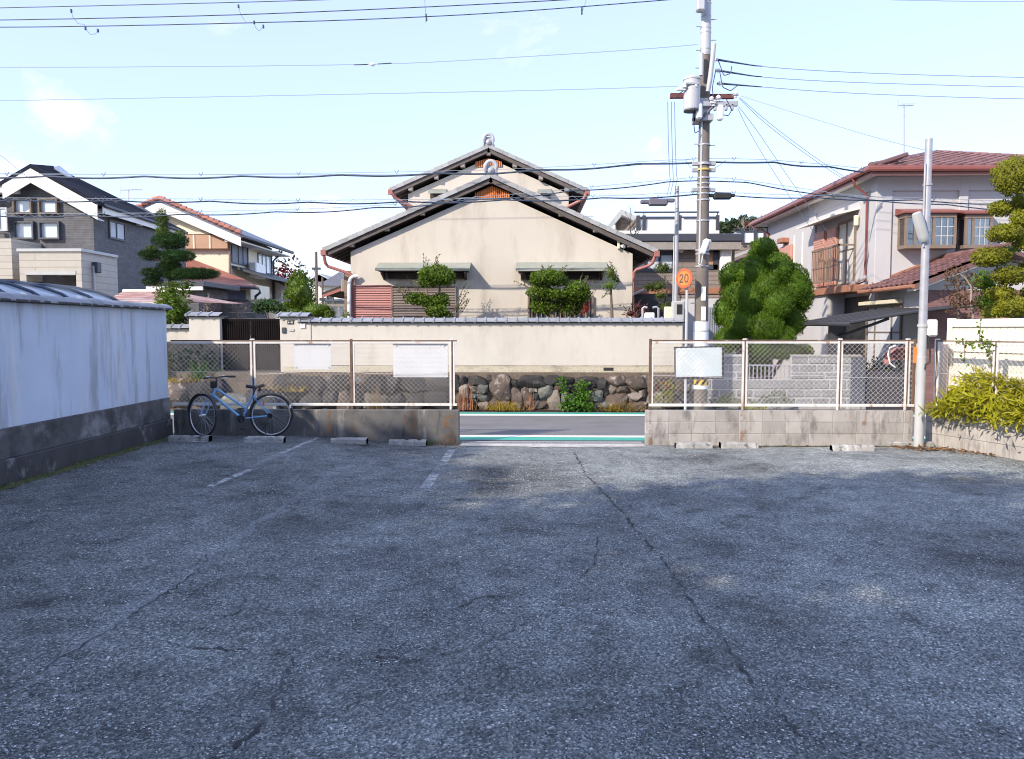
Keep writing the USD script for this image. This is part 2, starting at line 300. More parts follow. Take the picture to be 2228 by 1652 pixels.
MAT['lot'] = usdkit.material(stage, '/World/Looks/lot', {
    'g': ('geometry', {}),
    'v': ('voronoi_texture', {'scale': 82.0, 'randomness': 1.0}),
    'vb': ('rgb_to_bw', {}),
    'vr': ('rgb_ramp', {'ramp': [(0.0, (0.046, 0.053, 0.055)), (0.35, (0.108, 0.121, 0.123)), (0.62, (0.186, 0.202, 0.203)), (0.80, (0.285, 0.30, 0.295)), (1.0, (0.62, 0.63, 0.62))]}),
    'n1': ('noise_texture', {'scale': 0.55, 'detail': 7, 'roughness': 0.62, 'distortion': 0.4}),
    'r1': ('rgb_ramp', {'ramp': [(0.30, (0.38, 0.37, 0.38)), (0.46, (0.92, 0.92, 0.92)), (0.70, (1.5, 1.5, 1.47))]}),
    'n2': ('noise_texture', {'scale': 3.2, 'detail': 6, 'roughness': 0.7}),
    'r2': ('rgb_ramp', {'ramp': [(0.30, (0.42, 0.42, 0.43)), (0.45, (0.95, 0.95, 0.95)), (0.72, (1.35, 1.35, 1.35))]}),
    'm1': ('mix', {'mix_type': 'multiply', 'fac': 1.0}), 'm2': ('mix', {'mix_type': 'multiply', 'fac': 1.0}),
    'sp': ('separate_xyz', {}), 'xr': ('map_range', {'from_min': -5.0, 'from_max': 6.0, 'to_min': 0.82, 'to_max': 1.42, 'clamp': True}), 'hv': ('hsv', {}),  # lighter towards the right: sun and shade put into the asphalt colour
    'v2': ('voronoi_texture', {'scale': 82.0, 'feature': 'f1'}),
    'b': ('bump', {'strength': 0.9, 'distance': 0.016, 'invert': True}),
    'p': ('principled_bsdf', {'roughness': 0.85, 'specular_ior_level': 0.3}),
}, [('g.position', 'v.vector'), ('g.position', 'v2.vector'), ('v.color', 'vb.color'), ('vb.val', 'vr.fac'), ('g.position', 'n1.vector'), ('n1.fac', 'r1.fac'), ('g.position', 'n2.vector'), ('n2.fac', 'r2.fac'),
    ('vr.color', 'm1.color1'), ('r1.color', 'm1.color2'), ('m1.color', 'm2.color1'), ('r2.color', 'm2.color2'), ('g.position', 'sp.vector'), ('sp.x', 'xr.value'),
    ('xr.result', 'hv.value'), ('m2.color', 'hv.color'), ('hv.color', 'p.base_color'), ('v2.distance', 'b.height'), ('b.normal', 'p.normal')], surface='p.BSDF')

YF = 13.06                                              # front face of the street fence
S = lambda Y: FOC / Y
single('ground', MB().quad((-900, -60, -0.06), (900, -60, -0.06), (900, 1500, -0.06), (-900, 1500, -0.06)), 'earth', kind='structure')
xs, ys = np.arange(-6.4, 12.61, 0.25), np.arange(-14, YF + 0.3, 0.25)
ys[-1] = YF + 0.3
X, Yg = np.meshgrid(xs, ys, indexing='ij')
lot = Thing('parking_lot', kind='structure', label='worn dark asphalt of the car park strewn with stone chips')
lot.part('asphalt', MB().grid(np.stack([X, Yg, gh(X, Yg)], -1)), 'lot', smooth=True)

def strip(pts, w, lift, jag=0.0, seed=0, step=0.12):
    """a ribbon on the lot's surface along ground points"""
    rs = np.random.RandomState(seed); pts = np.asarray(pts, float)[:, :2]
    seg = np.linalg.norm(np.diff(pts, axis=0), axis=1); L = np.r_[0, np.cumsum(seg)]
    n = max(3, int(L[-1] / step)); t = np.linspace(0, L[-1], n)
    p = np.stack([np.interp(t, L, pts[:, k]) for k in (0, 1)], 1)
    tan = np.gradient(p, axis=0); tan /= np.linalg.norm(tan, axis=1, keepdims=True); nr = np.stack([-tan[:, 1], tan[:, 0]], 1)
    if jag: p = p + nr * rs.normal(0, jag, (n, 1))
    ww = np.full(n, w) if not jag else w * rs.uniform(0.35, 1.3, n)
    a, b = p + nr * ww[:, None] / 2, p - nr * ww[:, None] / 2
    z = lambda q: np.c_[q, gh(q[:, 0], q[:, 1]) + lift]
    return MB().grid(np.stack([z(a), z(b)], 1))
def gp(l, z=0.0): return [G(x, y, z) for x, y in l]
for i, (l, w, mt, z) in enumerate([([(455, 1060), (545, 1022)], 0.085, 'paint_worn', 0.13), ([(612, 992), (692, 957)], 0.085, 'paint_worn', 0.1), ([(926, 1063), (946, 1032)], 0.13, 'paint_worn', 0), ([(966, 1005), (984, 978)], 0.12, 'paint_worn', 0),
                                ([(545, 1022), (612, 992)], 0.11, 'paint_faint', 0.1), ([(946, 1032), (966, 1005)], 0.12, 'paint_faint', 0),
                                ([(1438, 985), (1625, 1085)], 0.11, 'paint_faint', 0), ([(1745, 978), (2105, 1088)], 0.11, 'paint_faint', 0), ([(2105, 1088), (2300, 1090)], 0.11, 'paint_faint', 0)]):
    lot.part('painted_line', strip(gp(l, z), w, 0.004), mt)
lot.part('asphalt_seam', strip(gp([(-60, 1590), (120, 1470), (240, 1385), (430, 1250), (640, 1095), (790, 1000)]), 0.10, 0.003, 0.03, 3), 'seam_dust')
for i, (l, w) in enumerate([([(1250, 985), (1275, 1035), (1350, 1110), (1400, 1170), (1480, 1270), (1520, 1340), (1570, 1390), (1610, 1450), (1650, 1520), (1750, 1610)], 0.03),
                         ([(640, 1430), (625, 1470), (590, 1530), (560, 1590), (510, 1630)], 0.028), ([(820, 1430), (900, 1440), (1000, 1420), (1100, 1385), (1150, 1350)], 0.022),
                         ([(1000, 1325), (1050, 1300), (1140, 1298)], 0.022), ([(-40, 1570), (240, 1395), (430, 1262), (455, 1225)], 0.02), ([(340, 1410), (450, 1420), (540, 1418)], 0.02),
                         ([(470, 1350), (520, 1345), (530, 1310)], 0.018), ([(1300, 1170), (1295, 1230), (1260, 1260)], 0.018)]):
    lot.part('crack', strip(gp(l), w * 0.85, 0.007, 0.012, 20 + i, 0.05), 'crack')

# loose stone chips over the nearer half of the lot
rs = np.random.RandomState(7)
n = 120000
yy = 2.6 + (rs.rand(n) ** 1.5) * 9.6; xx = (rs.rand(n) * 2 - 1) * (0.72 * yy + 0.3)
pn = np.stack([xx * 1.1, yy * 1.1, np.zeros(n)], -1)
keep = (meshkit.fbm(pn, 4, 11) + 0.25 * (meshkit.noise(pn * 5, 3) - 0.5) > 0.40 + 0.18 * rs.rand(n)) & (xx > -5.9)
xx, yy = xx[keep], yy[keep]; n = len(xx)
mat('chip', (0.27, 0.29, 0.305), 0.2, 30, rough=0.85, rand=0.6)
mat('chip_pale', (0.62, 0.62, 0.61), 0.2, 30, rough=0.85, rand=0.4)
gi = UsdGeom.PointInstancer.Define(stage, '/World/gravel'); tag(gi.GetPrim(), 'loose grey stone chips scattered over the worn asphalt', 'gravel', kind='stuff')
protos = []
for k in range(5):
    q = rs.normal(size=(9, 3)); q /= np.linalg.norm(q, axis=1, keepdims=True); q *= np.array([1, 0.75, 0.5]) * rs.uniform(0.75, 1.1, (9, 1))
    h = trimesh.convex.convex_hull(q); pp = f'/World/gravel/chip_{k + 1:03d}'
    usdkit.mesh(stage, pp, (h.vertices, h.faces), MAT['chip_pale' if k == 4 else 'chip']); protos.append(Sdf.Path(pp))
gi.CreatePrototypesRel().SetTargets(protos)
sz = 0.0040 + 0.0085 * rs.rand(n) ** 2.6
gi.CreatePositionsAttr(Vt.Vec3fArray.FromNumpy(np.c_[xx, yy, gh(xx, yy) + sz * 0.25].astype(np.float32)))
gi.CreateProtoIndicesAttr(Vt.IntArray.FromNumpy(np.where(rs.rand(n) < 0.14, 4, rs.randint(0, 4, n)).astype(np.int32)))
gi.CreateScalesAttr(Vt.Vec3fArray.FromNumpy(np.repeat(sz[:, None], 3, 1).astype(np.float32)))
an = rs.rand(n) * 2 * np.pi
gi.CreateOrientationsAttr(Vt.QuathArray([Gf.Quath(float(math.cos(a / 2)), 0.0, 0.0, float(math.sin(a / 2))) for a in an]))

# road with its painted edges
RX0, RX1 = -45.0, 60.0
def ribbon(name, y0, y1, z, m, slope=0.0):
    single(name, MB().quad((RX0, y0 - slope * RX0, z), (RX1, y0 - slope * RX1, z), (RX1, y1 - slope * RX1, z), (RX0, y1 - slope * RX0, z)), m, kind='structure')
ribbon('road', 13.58, 18.42, -0.004, 'road_asphalt')
ribbon('road_shoulder', YF + 0.3, 13.58, -0.008, 'shoulder')
ribbon('green_edge_line', 13.62, 14.015, 0.0, 'paint_green', 0.006)
ribbon('white_edge_line', 14.02, 14.25, 0.0, 'paint_white', 0.006)
ribbon('white_edge_line', 17.52, 17.87, 0.0, 'paint_white', 0.004)
ribbon('green_edge_line', 17.88, 18.22, 0.0, 'paint_green', 0.004)
ribbon('road_shoulder', 18.42, 18.75, 0.03, 'soil')
# concrete apron and drain grate across the exit
rs = np.random.RandomState(2)
ax = np.linspace(-1.12, 2.0, 40)
V = np.stack([np.c_[ax, 12.86 - 0.09 * rs.rand(40) - 0.05 * np.sin(ax * 2.2), np.full(40, 0.006)], np.c_[ax, np.full(40, YF + 0.03), np.full(40, 0.012)]], 1)
single('concrete_apron', MB().grid(V), 'apron', kind='structure')
gr = Thing('drain_grate', 'steel drain grating across the exit of the car park', 'grate', (0.44, 13.2, 0))
for k, (x0, x1) in enumerate([(-1.12, -0.1), (-0.09, 0.98), (0.99, 2.0)]):
    b = MB().box((x0, YF + 0.05, -0.02), (x1, YF + 0.075, 0.018)).box((x0, YF + 0.275, -0.02), (x1, YF + 0.3, 0.018))
    for x in np.arange(x0 + 0.02, x1, 0.045): b.box((x, YF + 0.075, -0.01), (x + 0.016, YF + 0.275, 0.014))
    gr.part('grating', b, 'galvanized')
gr.part('gutter', MB().box((-1.12, YF + 0.05, -0.05), (2.0, YF + 0.3, -0.03)), 'black_paint')

# ------------------------------------------------------------------ left wall with tile coping
WX = -6.09
lw = Thing('boundary_wall', 'tall weathered white plaster wall with grey tile coping along the left side', 'wall', (WX, 3, 0))
lw.part('plaster', MB().box((WX - 0.16, -9, 0.8), (WX, 13.02, 2.28), 0.006), 'white_wall')
lw.part('plinth', MB().box((WX - 0.2, -9, 0.44), (WX + 0.02, 13.04, 0.803), 0.01), 'dark_base_upper')
lw.part('plinth', MB().box((WX - 0.22, -9, -0.1), (WX + 0.05, 13.05, 0.442), 0.015), 'dark_base')
lw.part('coping_bed', MB().box((WX - 0.26, -9, 2.282), (WX + 0.09, 13.06, 2.315), 0.008), 'dark_base')
rs = np.random.RandomState(4)
for k, y in enumerate(np.arange(13.08, 5.0, -0.27)):
    L = 0.30; prof = []
    for (yy, r) in ((y, 0.14), (y - 0.02, 0.15), (y - 0.05, 0.142), (y - L + 0.02, 0.122), (y - L, 0.118)):
        t = np.linspace(-0.12, math.pi + 0.12, 11)
        prof.append(np.c_[WX - 0.085 + np.cos(t) * (r + 0.035), np.full(11, yy), 2.30 + np.sin(t) * r * 0.62])
    b = MB().grid(np.array(prof)); b.prism(prof[0], (0, -0.012, 0)); b.prism(prof[-1], (0, 0.012, 0))
    v, f = b.data(); v = v + rs.normal(0, 0.004, 3)
    lw.part('coping_tile', (v, f), 'wall_tile', smooth=40)
b = MB()
for k, y in enumerate(np.arange(5.0, -9, -0.27)):
    t = np.linspace(0, math.pi, 8); b.grid(np.array([np.c_[WX - 0.085 + np.cos(t) * q, np.full(8, yy), 2.30 + np.sin(t) * q * 0.72] for yy, q in ((y, 0.19), (y - 0.3, 0.165))]))
lw.part('coping_tiles_beyond', b, 'wall_tile', kind='stuff')

# carport with curved translucent roof behind the wall
cp = Thing('carport', 'curved translucent carport roof with dark ribs behind the left wall', 'carport', (-7.8, 10, 0))
arc = [(-6.42, 2.36), (-6.55, 2.44), (-6.8, 2.53), (-7.15, 2.60), (-7.6, 2.645), (-8.2, 2.66), (-9.0, 2.64), (-9.6, 2.58)]
MAT['polycarbonate'] = usdkit.material(stage, '/World/Looks/polycarbonate', {'p': ('principled_bsdf', {'base_color': (0.46, 0.56, 0.70), 'roughness': 0.10, 'alpha': 0.75}), 't': ('translucent_bsdf', {'color': (0.6, 0.7, 0.82)}), 'm': ('mix_closure', {'fac': 0.35})},
    [('p.BSDF', 'm.closure1'), ('t.BSDF', 'm.closure2')], surface='m.closure')
ribs = [12.15 - 0.66 * k for k in range(9)]
for a, c in zip(ribs[:-1], ribs[1:]):
    cp.part('roof_panel', MB().grid(np.array([[(x, y, z) for x, z in arc] for y in (a - 0.015, c + 0.015)])), 'polycarbonate', smooth=True)
for y in ribs: cp.part('rib', MB().tube([(x, y, z + 0.008) for x, z in arc], 0.03, 6), 'wire_blue')
cp.part('end_trim', MB().tube([(x, 12.19, z + 0.012) for x, z in arc], 0.028, 6), 'bark')
cp.part('eave_rail', MB().box((-6.46, 6.8, 2.31), (-6.39, 12.2, 2.37)), 'dark_metal')
for y in (11.9, 7.2): cp.part('post', MB().box((-9.4, y - 0.05, -0.05), (-9.3, y + 0.05, 2.6)), 'dark_metal')
# ------------------------------------------------------------------ street fences
def zigzag_mesh(p0, u, L, z0, z1, w=0.083, r=0.0033, d=0.006):
    """woven diamond mesh: upright zigzag wires along direction u from p0"""
    b = MB(); nz = int(round((z1 - z0) / (w / 2))); zz = np.linspace(z0, z1, nz + 1); n = int(L / (w / 2)); nrm = np.array([-u[1], u[0], 0])
    for k in range(n):
        s0 = k * w / 2
        q = [s0 + (w / 2 if (j + k) % 2 else 0) for j in range(nz + 1)]
        pts = np.array([p0 + u * min(max(s, 0), L) + nrm * (d if (j % 2) else -d) + np.array([0, 0, z]) for j, (s, z) in enumerate(zip(q, zz))])
        b.tube(pts, r, 4, cap=False)
    return b
def mesh_fence(name, label, p0, u, L, zb, zt, posts, doubles, wire_z=None):
    p0 = np.array([*p0, 0.0]); u = np.array([*u, 0.0]); u /= np.linalg.norm(u); nrm = np.array([u[1], -u[0], 0]) ; R = np.stack([u, -nrm, [0, 0, 1]], 1)
    t = Thing(name, label, 'fence', p0 + u * L / 2)
    bar = lambda s0, s1, za, zc, m, nm, off=0.0, th=0.04: t.part(nm, MB().cbox(p0 + u * (s0 + s1) / 2 + nrm * off + np.array([0, 0, (za + zc) / 2]), (abs(s1 - s0), th, abs(zc - za)), 0.003, R), m)
    bar(0, L, zt - 0.008, zt + 0.012, 'steel_rust', 'top_rail', 0, 0.05)
    bar(0, L, zt - 0.05, zt - 0.012, 'steel_white', 'top_frame', 0.005, 0.02)
    bar(0, L, zb, zb + 0.045, 'steel_white', 'bottom_rail', 0.005, 0.04)
    for s, kind in posts:
        if kind == 2:
            bar(s - 0.045, s - 0.012, zb - 0.06, zt + 0.028, 'steel_white', 'post', 0.012, 0.02); bar(s + 0.012, s + 0.045, zb, zt, 'steel_white', 'frame_upright', 0.008, 0.02)
            bar(s - 0.010, s + 0.010, zb - 0.04, zt, 'steel_rust', 'post_web', 0.0, 0.05)
            bar(s - 0.03, s + 0.03, zt + 0.013, zt + 0.035, 'steel_white', 'post_cap', 0.0, 0.05)
        else:
            bar(s - 0.022, s + 0.022, zb - 0.06, zt + 0.03, 'steel_rust', 'post', 0.006, 0.03); bar(s + 0.03, s + 0.052, zb, zt - 0.05, 'steel_white', 'frame_upright', 0.006, 0.02)
    t.part('wire_mesh', zigzag_mesh(p0 + nrm * 0.0, u, L, zb + 0.03, zt - 0.02), 'mesh_wire', kind='stuff')
    if wire_z:
        s = np.linspace(0, L, 40); rr = np.random.RandomState(int(L * 10))
        z = wire_z + 0.02 * np.sin(s * 2.6 + 1) + rr.normal(0, 0.003, 40)
        t.part('tension_wire', MB().tube(p0 + u * s[:, None] + nrm * 0.012 + np.c_[np.zeros((40, 2)), z], 0.004, 5), 'mesh_wire')
    return t
xe = P(999, 900, YF)[0]; xr0 = P(1405, 900, YF)[0]; xr1 = P(1988, 900, YF)[0]
zt, zb = 1.765, 0.655
fb = Thing('fence_base', 'stained cast concrete base under the left mesh fence', 'wall', (-3.6, YF, 0))
fb.part('base', MB().box((WX + 0.055, YF, -0.1), (xe, YF + 0.13, 0.592), 0.012), 'kerb_concrete')
for px, w in ((768, 0.05), (885, 0.09), (975, 0.16), (716, 0.05)):
    x = P(px, 900, YF)[0]; fb.part('rust_streak', MB().box((x - w / 2, YF - 0.004, 0.02 if w > 0.1 else 0.2), (x + w / 2, YF - 0.002, 0.58)), 'rust_stain')
ft = YF + 0.06
mesh_fence('mesh_fence', 'rusty white chain link fence on the left with the bicycle leaning at it', (WX + 0.02, ft), (1, 0), xe - WX - 0.06, zb, zt,
           [(P(551, 800, ft)[0] - WX - 0.02, 2), (P(765, 800, ft)[0] - WX - 0.02, 1), (P(984, 800, ft)[0] - WX - 0.02, 2)], 0, 1.22)
x0 = P(1412, 800, ft)[0]
mesh_fence('mesh_fence', 'chain link fence on pale blocks right of the exit, backed by a round shrub', (x0, ft), (1, 0), P(1990, 800, ft)[0] - x0, zb, zt + 0.005,
           [(0.02, 1), (P(1620, 800, ft)[0] - x0, 2), (P(1827, 800, ft)[0] - x0, 2), (P(1974, 800, ft)[0] - x0, 2), (P(1988, 800, ft)[0] - x0, 1)], 0, 1.16)
bw = Thing('block_wall', 'low wall of pale concrete blocks under the right mesh fence', 'wall', (4.3, YF, 0))
bw.part('mortar', MB().box((xr0 + 0.006, YF + 0.006, -0.1), (xr1 - 0.006, YF + 0.124, 0.588)), 'mortar')
def block_row(t, p0, u, L, zrows, bl=0.3935, th=0.13, back=False, gap=0.008, m='block', start=0.0, nm='block', bev=0.005, jit=0.002):
    p0 = np.array([*p0, 0.0]); u = np.array([*u, 0.0]); u /= np.linalg.norm(u); R = np.stack([u, [-u[1], u[0], 0], [0, 0, 1]], 1); rr = np.random.RandomState(int(L * 100))
    for ri, (z0, z1) in enumerate(zrows):
        s = -start if not back else -start - (ri % 2) * bl / 2
        while s < L - 0.02:
            a, c = max(s, 0) + gap / 2, min(s + bl, L) - gap / 2
            if c - a > 0.03: t.part(nm, MB().cbox(p0 + u * (a + c) / 2 + R[:, 1] * (th / 2 + rr.normal(0, jit)) + np.array([0, 0, (z0 + z1) / 2]), (c - a, th, z1 - z0 - gap), bev, R), m)
            s += bl
ROWS = [(0.395, 0.594), (0.195, 0.395), (-0.06, 0.195)]
block_row(bw, (xr0, YF), (1, 0), xr1 - xr0, ROWS)
for px, w, za in ((1617, 0.10, 0.02), (1415, 0.05, 0.0), (1880, 0.07, 0.2)):
    x = P(px, 900, YF)[0]; bw.part('rust_streak', MB().box((x - w / 2, YF - 0.012, za), (x + w / 2, YF - 0.010, 0.59)), 'rust_stain')
# right boundary: angles away from the street fence
RA = G(2012, 966); RB = G(2228, 1003); rdir = (RB - RA)[:2]; rdir /= np.linalg.norm(rdir); RL = 9.0
rw = Thing('block_wall', 'pale concrete block wall along the right edge below yellow bamboo grass', 'wall', (7.2, 11.5, 0))
nrm_r = np.array([-rdir[1], rdir[0]])           # to the outside (right)
R3 = np.stack([[*rdir, 0], [*nrm_r, 0], [0, 0, 1]], 1)
rw.part('mortar', MB().cbox(np.array([*(RA[:2] + rdir * RL / 2 + nrm_r * 0.065), 0.244]), (RL - 0.02, 0.112, 0.688), 0, R3), 'mortar')
block_row(rw, RA[:2], rdir, RL, ROWS)
mesh_fence('mesh_fence', 'chain link fence along the right edge in front of a cream panel fence', RA[:2] + nrm_r * 0.06 + rdir * 0.12, rdir, RL - 0.2, zb, zt, [(0.02, 2), (1.12, 2), (2.9, 2), (4.7, 2), (6.5, 2)], 0, 1.2)

# blank boards tied behind the mesh
def board(px0, py0, px1, py1, Y, m, label, frame=None, tilt=0.0):
    a, c = P(px0, py1, Y), P(px1, py0, Y); t = Thing('notice_board', label, 'board', (a + c) / 2)
    cc = (a + c) / 2; R = np.array([[math.cos(tilt), 0, math.sin(tilt)], [0, 1, 0], [-math.sin(tilt), 0, math.cos(tilt)]])
    t.part('panel', MB().cbox(cc, (c[0] - a[0], 0.008, c[2] - a[2]), 0.002, R), m)
    if frame:
        w, h = c[0] - a[0], c[2] - a[2]
        for nm, o, sz in (('frame_edge', (0, -h / 2 - 0.02), (w + 0.08, 0.03, 0.04)), ('frame_edge', (w / 2 + 0.02, 0), (0.04, 0.03, h)), ('frame_edge', (-w / 2 - 0.012, 0), (0.024, 0.03, h)), ('frame_edge', (0, h / 2 + 0.012), (w + 0.06, 0.03, 0.024))):
            t.part(nm, MB().cbox(cc + R @ np.array([o[0], 0.01, o[1]]), sz, 0.003, R), frame)
    else:
        w, h = c[0] - a[0], c[2] - a[2]
        for dx in (-0.44, 0.44):
            for dz in (-0.42, 0.42): t.part('tie', MB().cbox(cc + np.array([dx * w, -0.012, dz * h]), (0.012, 0.02, 0.03), 0.002), 'mesh_wire')
board(640, 746, 720, 804, ft + 0.025, 'board_white', 'smaller blank white board on the left mesh fence')
board(856, 746, 974, 821, ft + 0.025, 'board_white', 'larger blank white board near the exit end of the left mesh fence')
board(1470, 757, 1571, 820, ft + 0.05, 'board_pale', 'pale blue blank board in a dark frame behind the right mesh fence', 'dark_metal', -0.02)

# ------------------------------------------------------------------ wheel stops
def wheel_stop(px0, px1, py, zg, label, seed, yaw=0.0):
    a, c = G(px0, py, zg), G(px1, py, zg); L = np.linalg.norm(c - a); cc = (a + c) / 2 + np.array([0, 0.07, 0]); r = np.random.RandomState(seed)
    zz = float(gh(cc[0], cc[1]))
    # trapezoid bar with chipped edges
    nx = 22; xx = np.linspace(-L / 2, L / 2, nx); prof = [(-0.075, 0.0), (-0.066, 0.075), (-0.052, 0.098), (0.052, 0.098), (0.066, 0.075), (0.075, 0.0)]
    V = np.array([[(x, y, z) for y, z in prof] for x in xx]); nn = meshkit.noise(V * 14 + seed * 3.7, seed)
    chip = np.clip(nn - 0.55, 0, 1) * 0.10; V[:, 1:5, 2] -= chip[:, 1:5] * 0.6; V[:, 1:3, 1] += chip[:, 1:3]; V[:, 3:5, 1] -= chip[:, 3:5]
    V[0, :, 0] += 0.006; V[-1, :, 0] -= 0.006
    ca, sa = math.cos(yaw), math.sin(yaw); V = np.stack([V[..., 0] * ca - V[..., 1] * sa, V[..., 0] * sa + V[..., 1] * ca, V[..., 2]], -1) + np.array([cc[0], cc[1], zz - 0.004])
    b = MB().grid(V[:, ::-1]); b.prism(V[0][::-1], (0, 0, 0.0)); b.prism(V[-1], (0, 0, 0.0))
    single('wheel_stop', b, 'stop_concrete', label, 'wheel stop', 'concrete wheel stops along the street fence')
for a in [(365, 455, 962, 0.15, 'concrete wheel stop under the bicycle front wheel, nearest the left wall'), (530, 617, 965, 0.14, 'concrete wheel stop below the bicycle rear wheel'),
          (718, 798, 968, 0.08, 'chipped concrete wheel stop below the gap between the two white boards'), (845, 928, 971, 0.02, 'dark chipped wheel stop nearest the left side of the exit'),
          (1470, 1551, 976, 0, 'white topped wheel stop nearest the right side of the exit'), (1568, 1651, 976, 0, 'wheel stop with a dark broken face beside the white topped one'),
          (1812, 1903, 982, 0, 'wheel stop lying nearer the viewer, left of the lamp pole base')]:
    wheel_stop(*a[:4], a[4], len(a[4]) + int(a[0]))
pb = G(1997, 966)
mb = MB().box((G(1960, 980)[0], pb[1] - 0.32, -0.02), (G(2062, 980)[0], pb[1] - 0.12, 0.075), 0.015)
single('kerb_slab', mb, 'stop_concrete', 'flat concrete slab at the foot of the lamp pole', 'slab')

# ------------------------------------------------------------------ lamp pole on the right
y = YF - 0.12; x = P(1999, 960, y)[0]
lp = Thing('lamp_pole', 'white and galvanized lamp pole at the right corner of the fence', 'lamp pole', (x, y, 0))
lp.part('lower_sleeve', MB().lathe([(0.0, 0), (0.078, 0), (0.074, 1.5), (0.076, 1.5), (0.076, 1.53), (0.07, 1.54), (0.07, 2.05), (0.0, 2.05)], (x, y, -0.02), 20), 'pole_white', smooth=40)
lp.part('upper_tube', MB().lathe([(0.066, 2.03), (0.056, 5.05), (0.0, 5.06)], (x, y, 0), 18), 'galvanized', smooth=40)
lp.part('collar', MB().lathe([(0.0, 2.0), (0.084, 2.0), (0.084, 2.045), (0.0, 2.045)], (x, y, 0), 18), 'pole_white', smooth=40)
for z in (4.3, 3.55): lp.part('band', MB().lathe([(0.0, z), (0.071, z), (0.071, z + 0.035), (0, z + 0.035)], (x, y, 0), 18), 'galvanized')
lp.part('junction_box', MB().cbox((x + 0.13, y - 0.04, 1.98), (0.16, 0.12, 0.28), 0.03), 'plastic_white')
lp.part('conduit', MB().tube([(x - 0.07, y - 0.05, 5.0 - 0.35), (x - 0.068, y - 0.05, 3.7), (x - 0.06, y - 0.06, 3.3)], 0.016, 8), 'galvanized')
lp.part('cable', MB().tube([(x + 0.06, y - 0.06, 1.86), (x + 0.1, y - 0.07, 1.6), (x + 0.1, y - 0.07, 1.42), (x + 0.03, y - 0.08, 1.38), (x + 0.02, y - 0.085, 1.3)], 0.014, 8), 'black_rubber', smooth=60)
la, lb = P(1993, 462, y - 0.1), P(2011, 527, y - 0.06); d = lb - la; L = np.linalg.norm(d); w = d / L; sx = np.cross(w, [0, 1, 0]); sx /= np.linalg.norm(sx); sy = np.cross(sx, w)
b = MB()
sec = []
for t, k in ((0, 0.55), (0.04, 0.9), (0.2, 1.0), (0.8, 0.98), (0.95, 0.8), (1.0, 0.5)):
    q = np.array([(-0.085, 0), (-0.07, 0.06), (-0.03, 0.085), (0.03, 0.085), (0.07, 0.06), (0.085, 0)]) * k
    sec.append([la + w * L * t + sx * c[0] - sy * c[1] for c in q])
b.grid(np.array(sec)); b.prism(sec[0], w * 0.004); b.prism(sec[-1], -w * 0.004)
b.quad(sec[1][0], sec[4][0], sec[4][-1], sec[1][-1])
lp.part('lamp_head', b, 'plastic_grey', smooth=40)
lp.part('bracket', MB().tube([lb + w * -0.03, lb + np.array([0.03, 0.03, -0.06]), (x, y, lb[2] - 0.1)], 0.025, 8), 'galvanized')
mat('vermilion', (0.46, 0.16, 0.07), 0.15, 4, rough=0.5)
rb = Thing('rolled_sheet', 'rust red rolled sheet hung on the fence corner by the lamp pole', 'sheet', P(1960, 770, 13.3))
pts = [P(px, py, 13.25) for px, py in ((1932, 768), (1945, 757), (1968, 755), (1990, 757))]
V = np.array([[p + np.array([0, 0.18 * math.cos(t), 0.0]) + np.array([0, 0, -0.10 + 0.11 * math.sin(t)]) for t in np.linspace(-1.4, 2.2, 10)] for p in pts])
rb.part('sheet', MB().grid(V), 'red_pipe', smooth=True)
rb.part('strap', MB().box(P(1986, 790, 13.0) - [0, 0.02, 0], P(1999, 755, 13.0)), 'orange_plastic')
rb.part('white_cord', MB().tube([P(px, py, 13.02) for px, py in ((1949, 752), (1936, 757), (1932, 770), (1936, 790), (1948, 800))], 0.014, 7), 'plastic_white', smooth=True)

# cream panel fence to the right, behind the mesh
mat('cream_panel', (0.74, 0.70, 0.60), 0.05, 4, rough=0.55)
cf = Thing('panel_fence', 'cream ribbed panel fence behind the bamboo grass on the right', 'fence', (8, 11.8, 0))
o0 = P(2062, 800, 13.55)[:2]
zc0, zc1 = 0.4, 2.13
def fbar(s0, s1, z0, z1, off, th, nm, m='cream_panel', bev=0.004): cf.part(nm, MB().cbox(np.array([*(o0 + rdir * (s0 + s1) / 2 + nrm_r * off), (z0 + z1) / 2]), (abs(s1 - s0), th, z1 - z0), bev, R3), m)
for k in range(5):
    s0 = k * 1.75
    fbar(s0, s0 + 0.10, zc0 - 0.4, zc1 + 0.02, 0, 0.1, 'post')
    for j in range(13): fbar(s0 + 0.1 + j * 0.127, s0 + 0.1 + j * 0.127 + 0.119, zc0, zc1 - 0.05, 0.0, 0.022, 'panel_slat', bev=0.004)
    fbar(s0 + 0.1, s0 + 1.75, zc1 - 0.13, zc1, -0.02, 0.06, 'top_rail')
    fbar(s0 + 0.1, s0 + 1.75, 1.16, 1.23, -0.025, 0.03, 'middle_rail'); fbar(s0 + 0.1, s0 + 1.75, 1.58, 1.65, -0.025, 0.03, 'middle_rail')
gpst = Thing('gate_pillar', 'rounded pinkish plaster pillar at the left end of the cream panel fence', 'pillar', P(2055, 900, 13.5))
a = P(2040, 900, 13.45); c = P(2063, 745, 13.45)
mat('pink_plaster', (0.60, 0.50, 0.46), 0.08, 5, bump=0.003)
gpst.part('shaft', MB().box((a[0], 13.4, -0.05), (c[0], 13.65, c[2]), 0.04), 'pink_plaster')
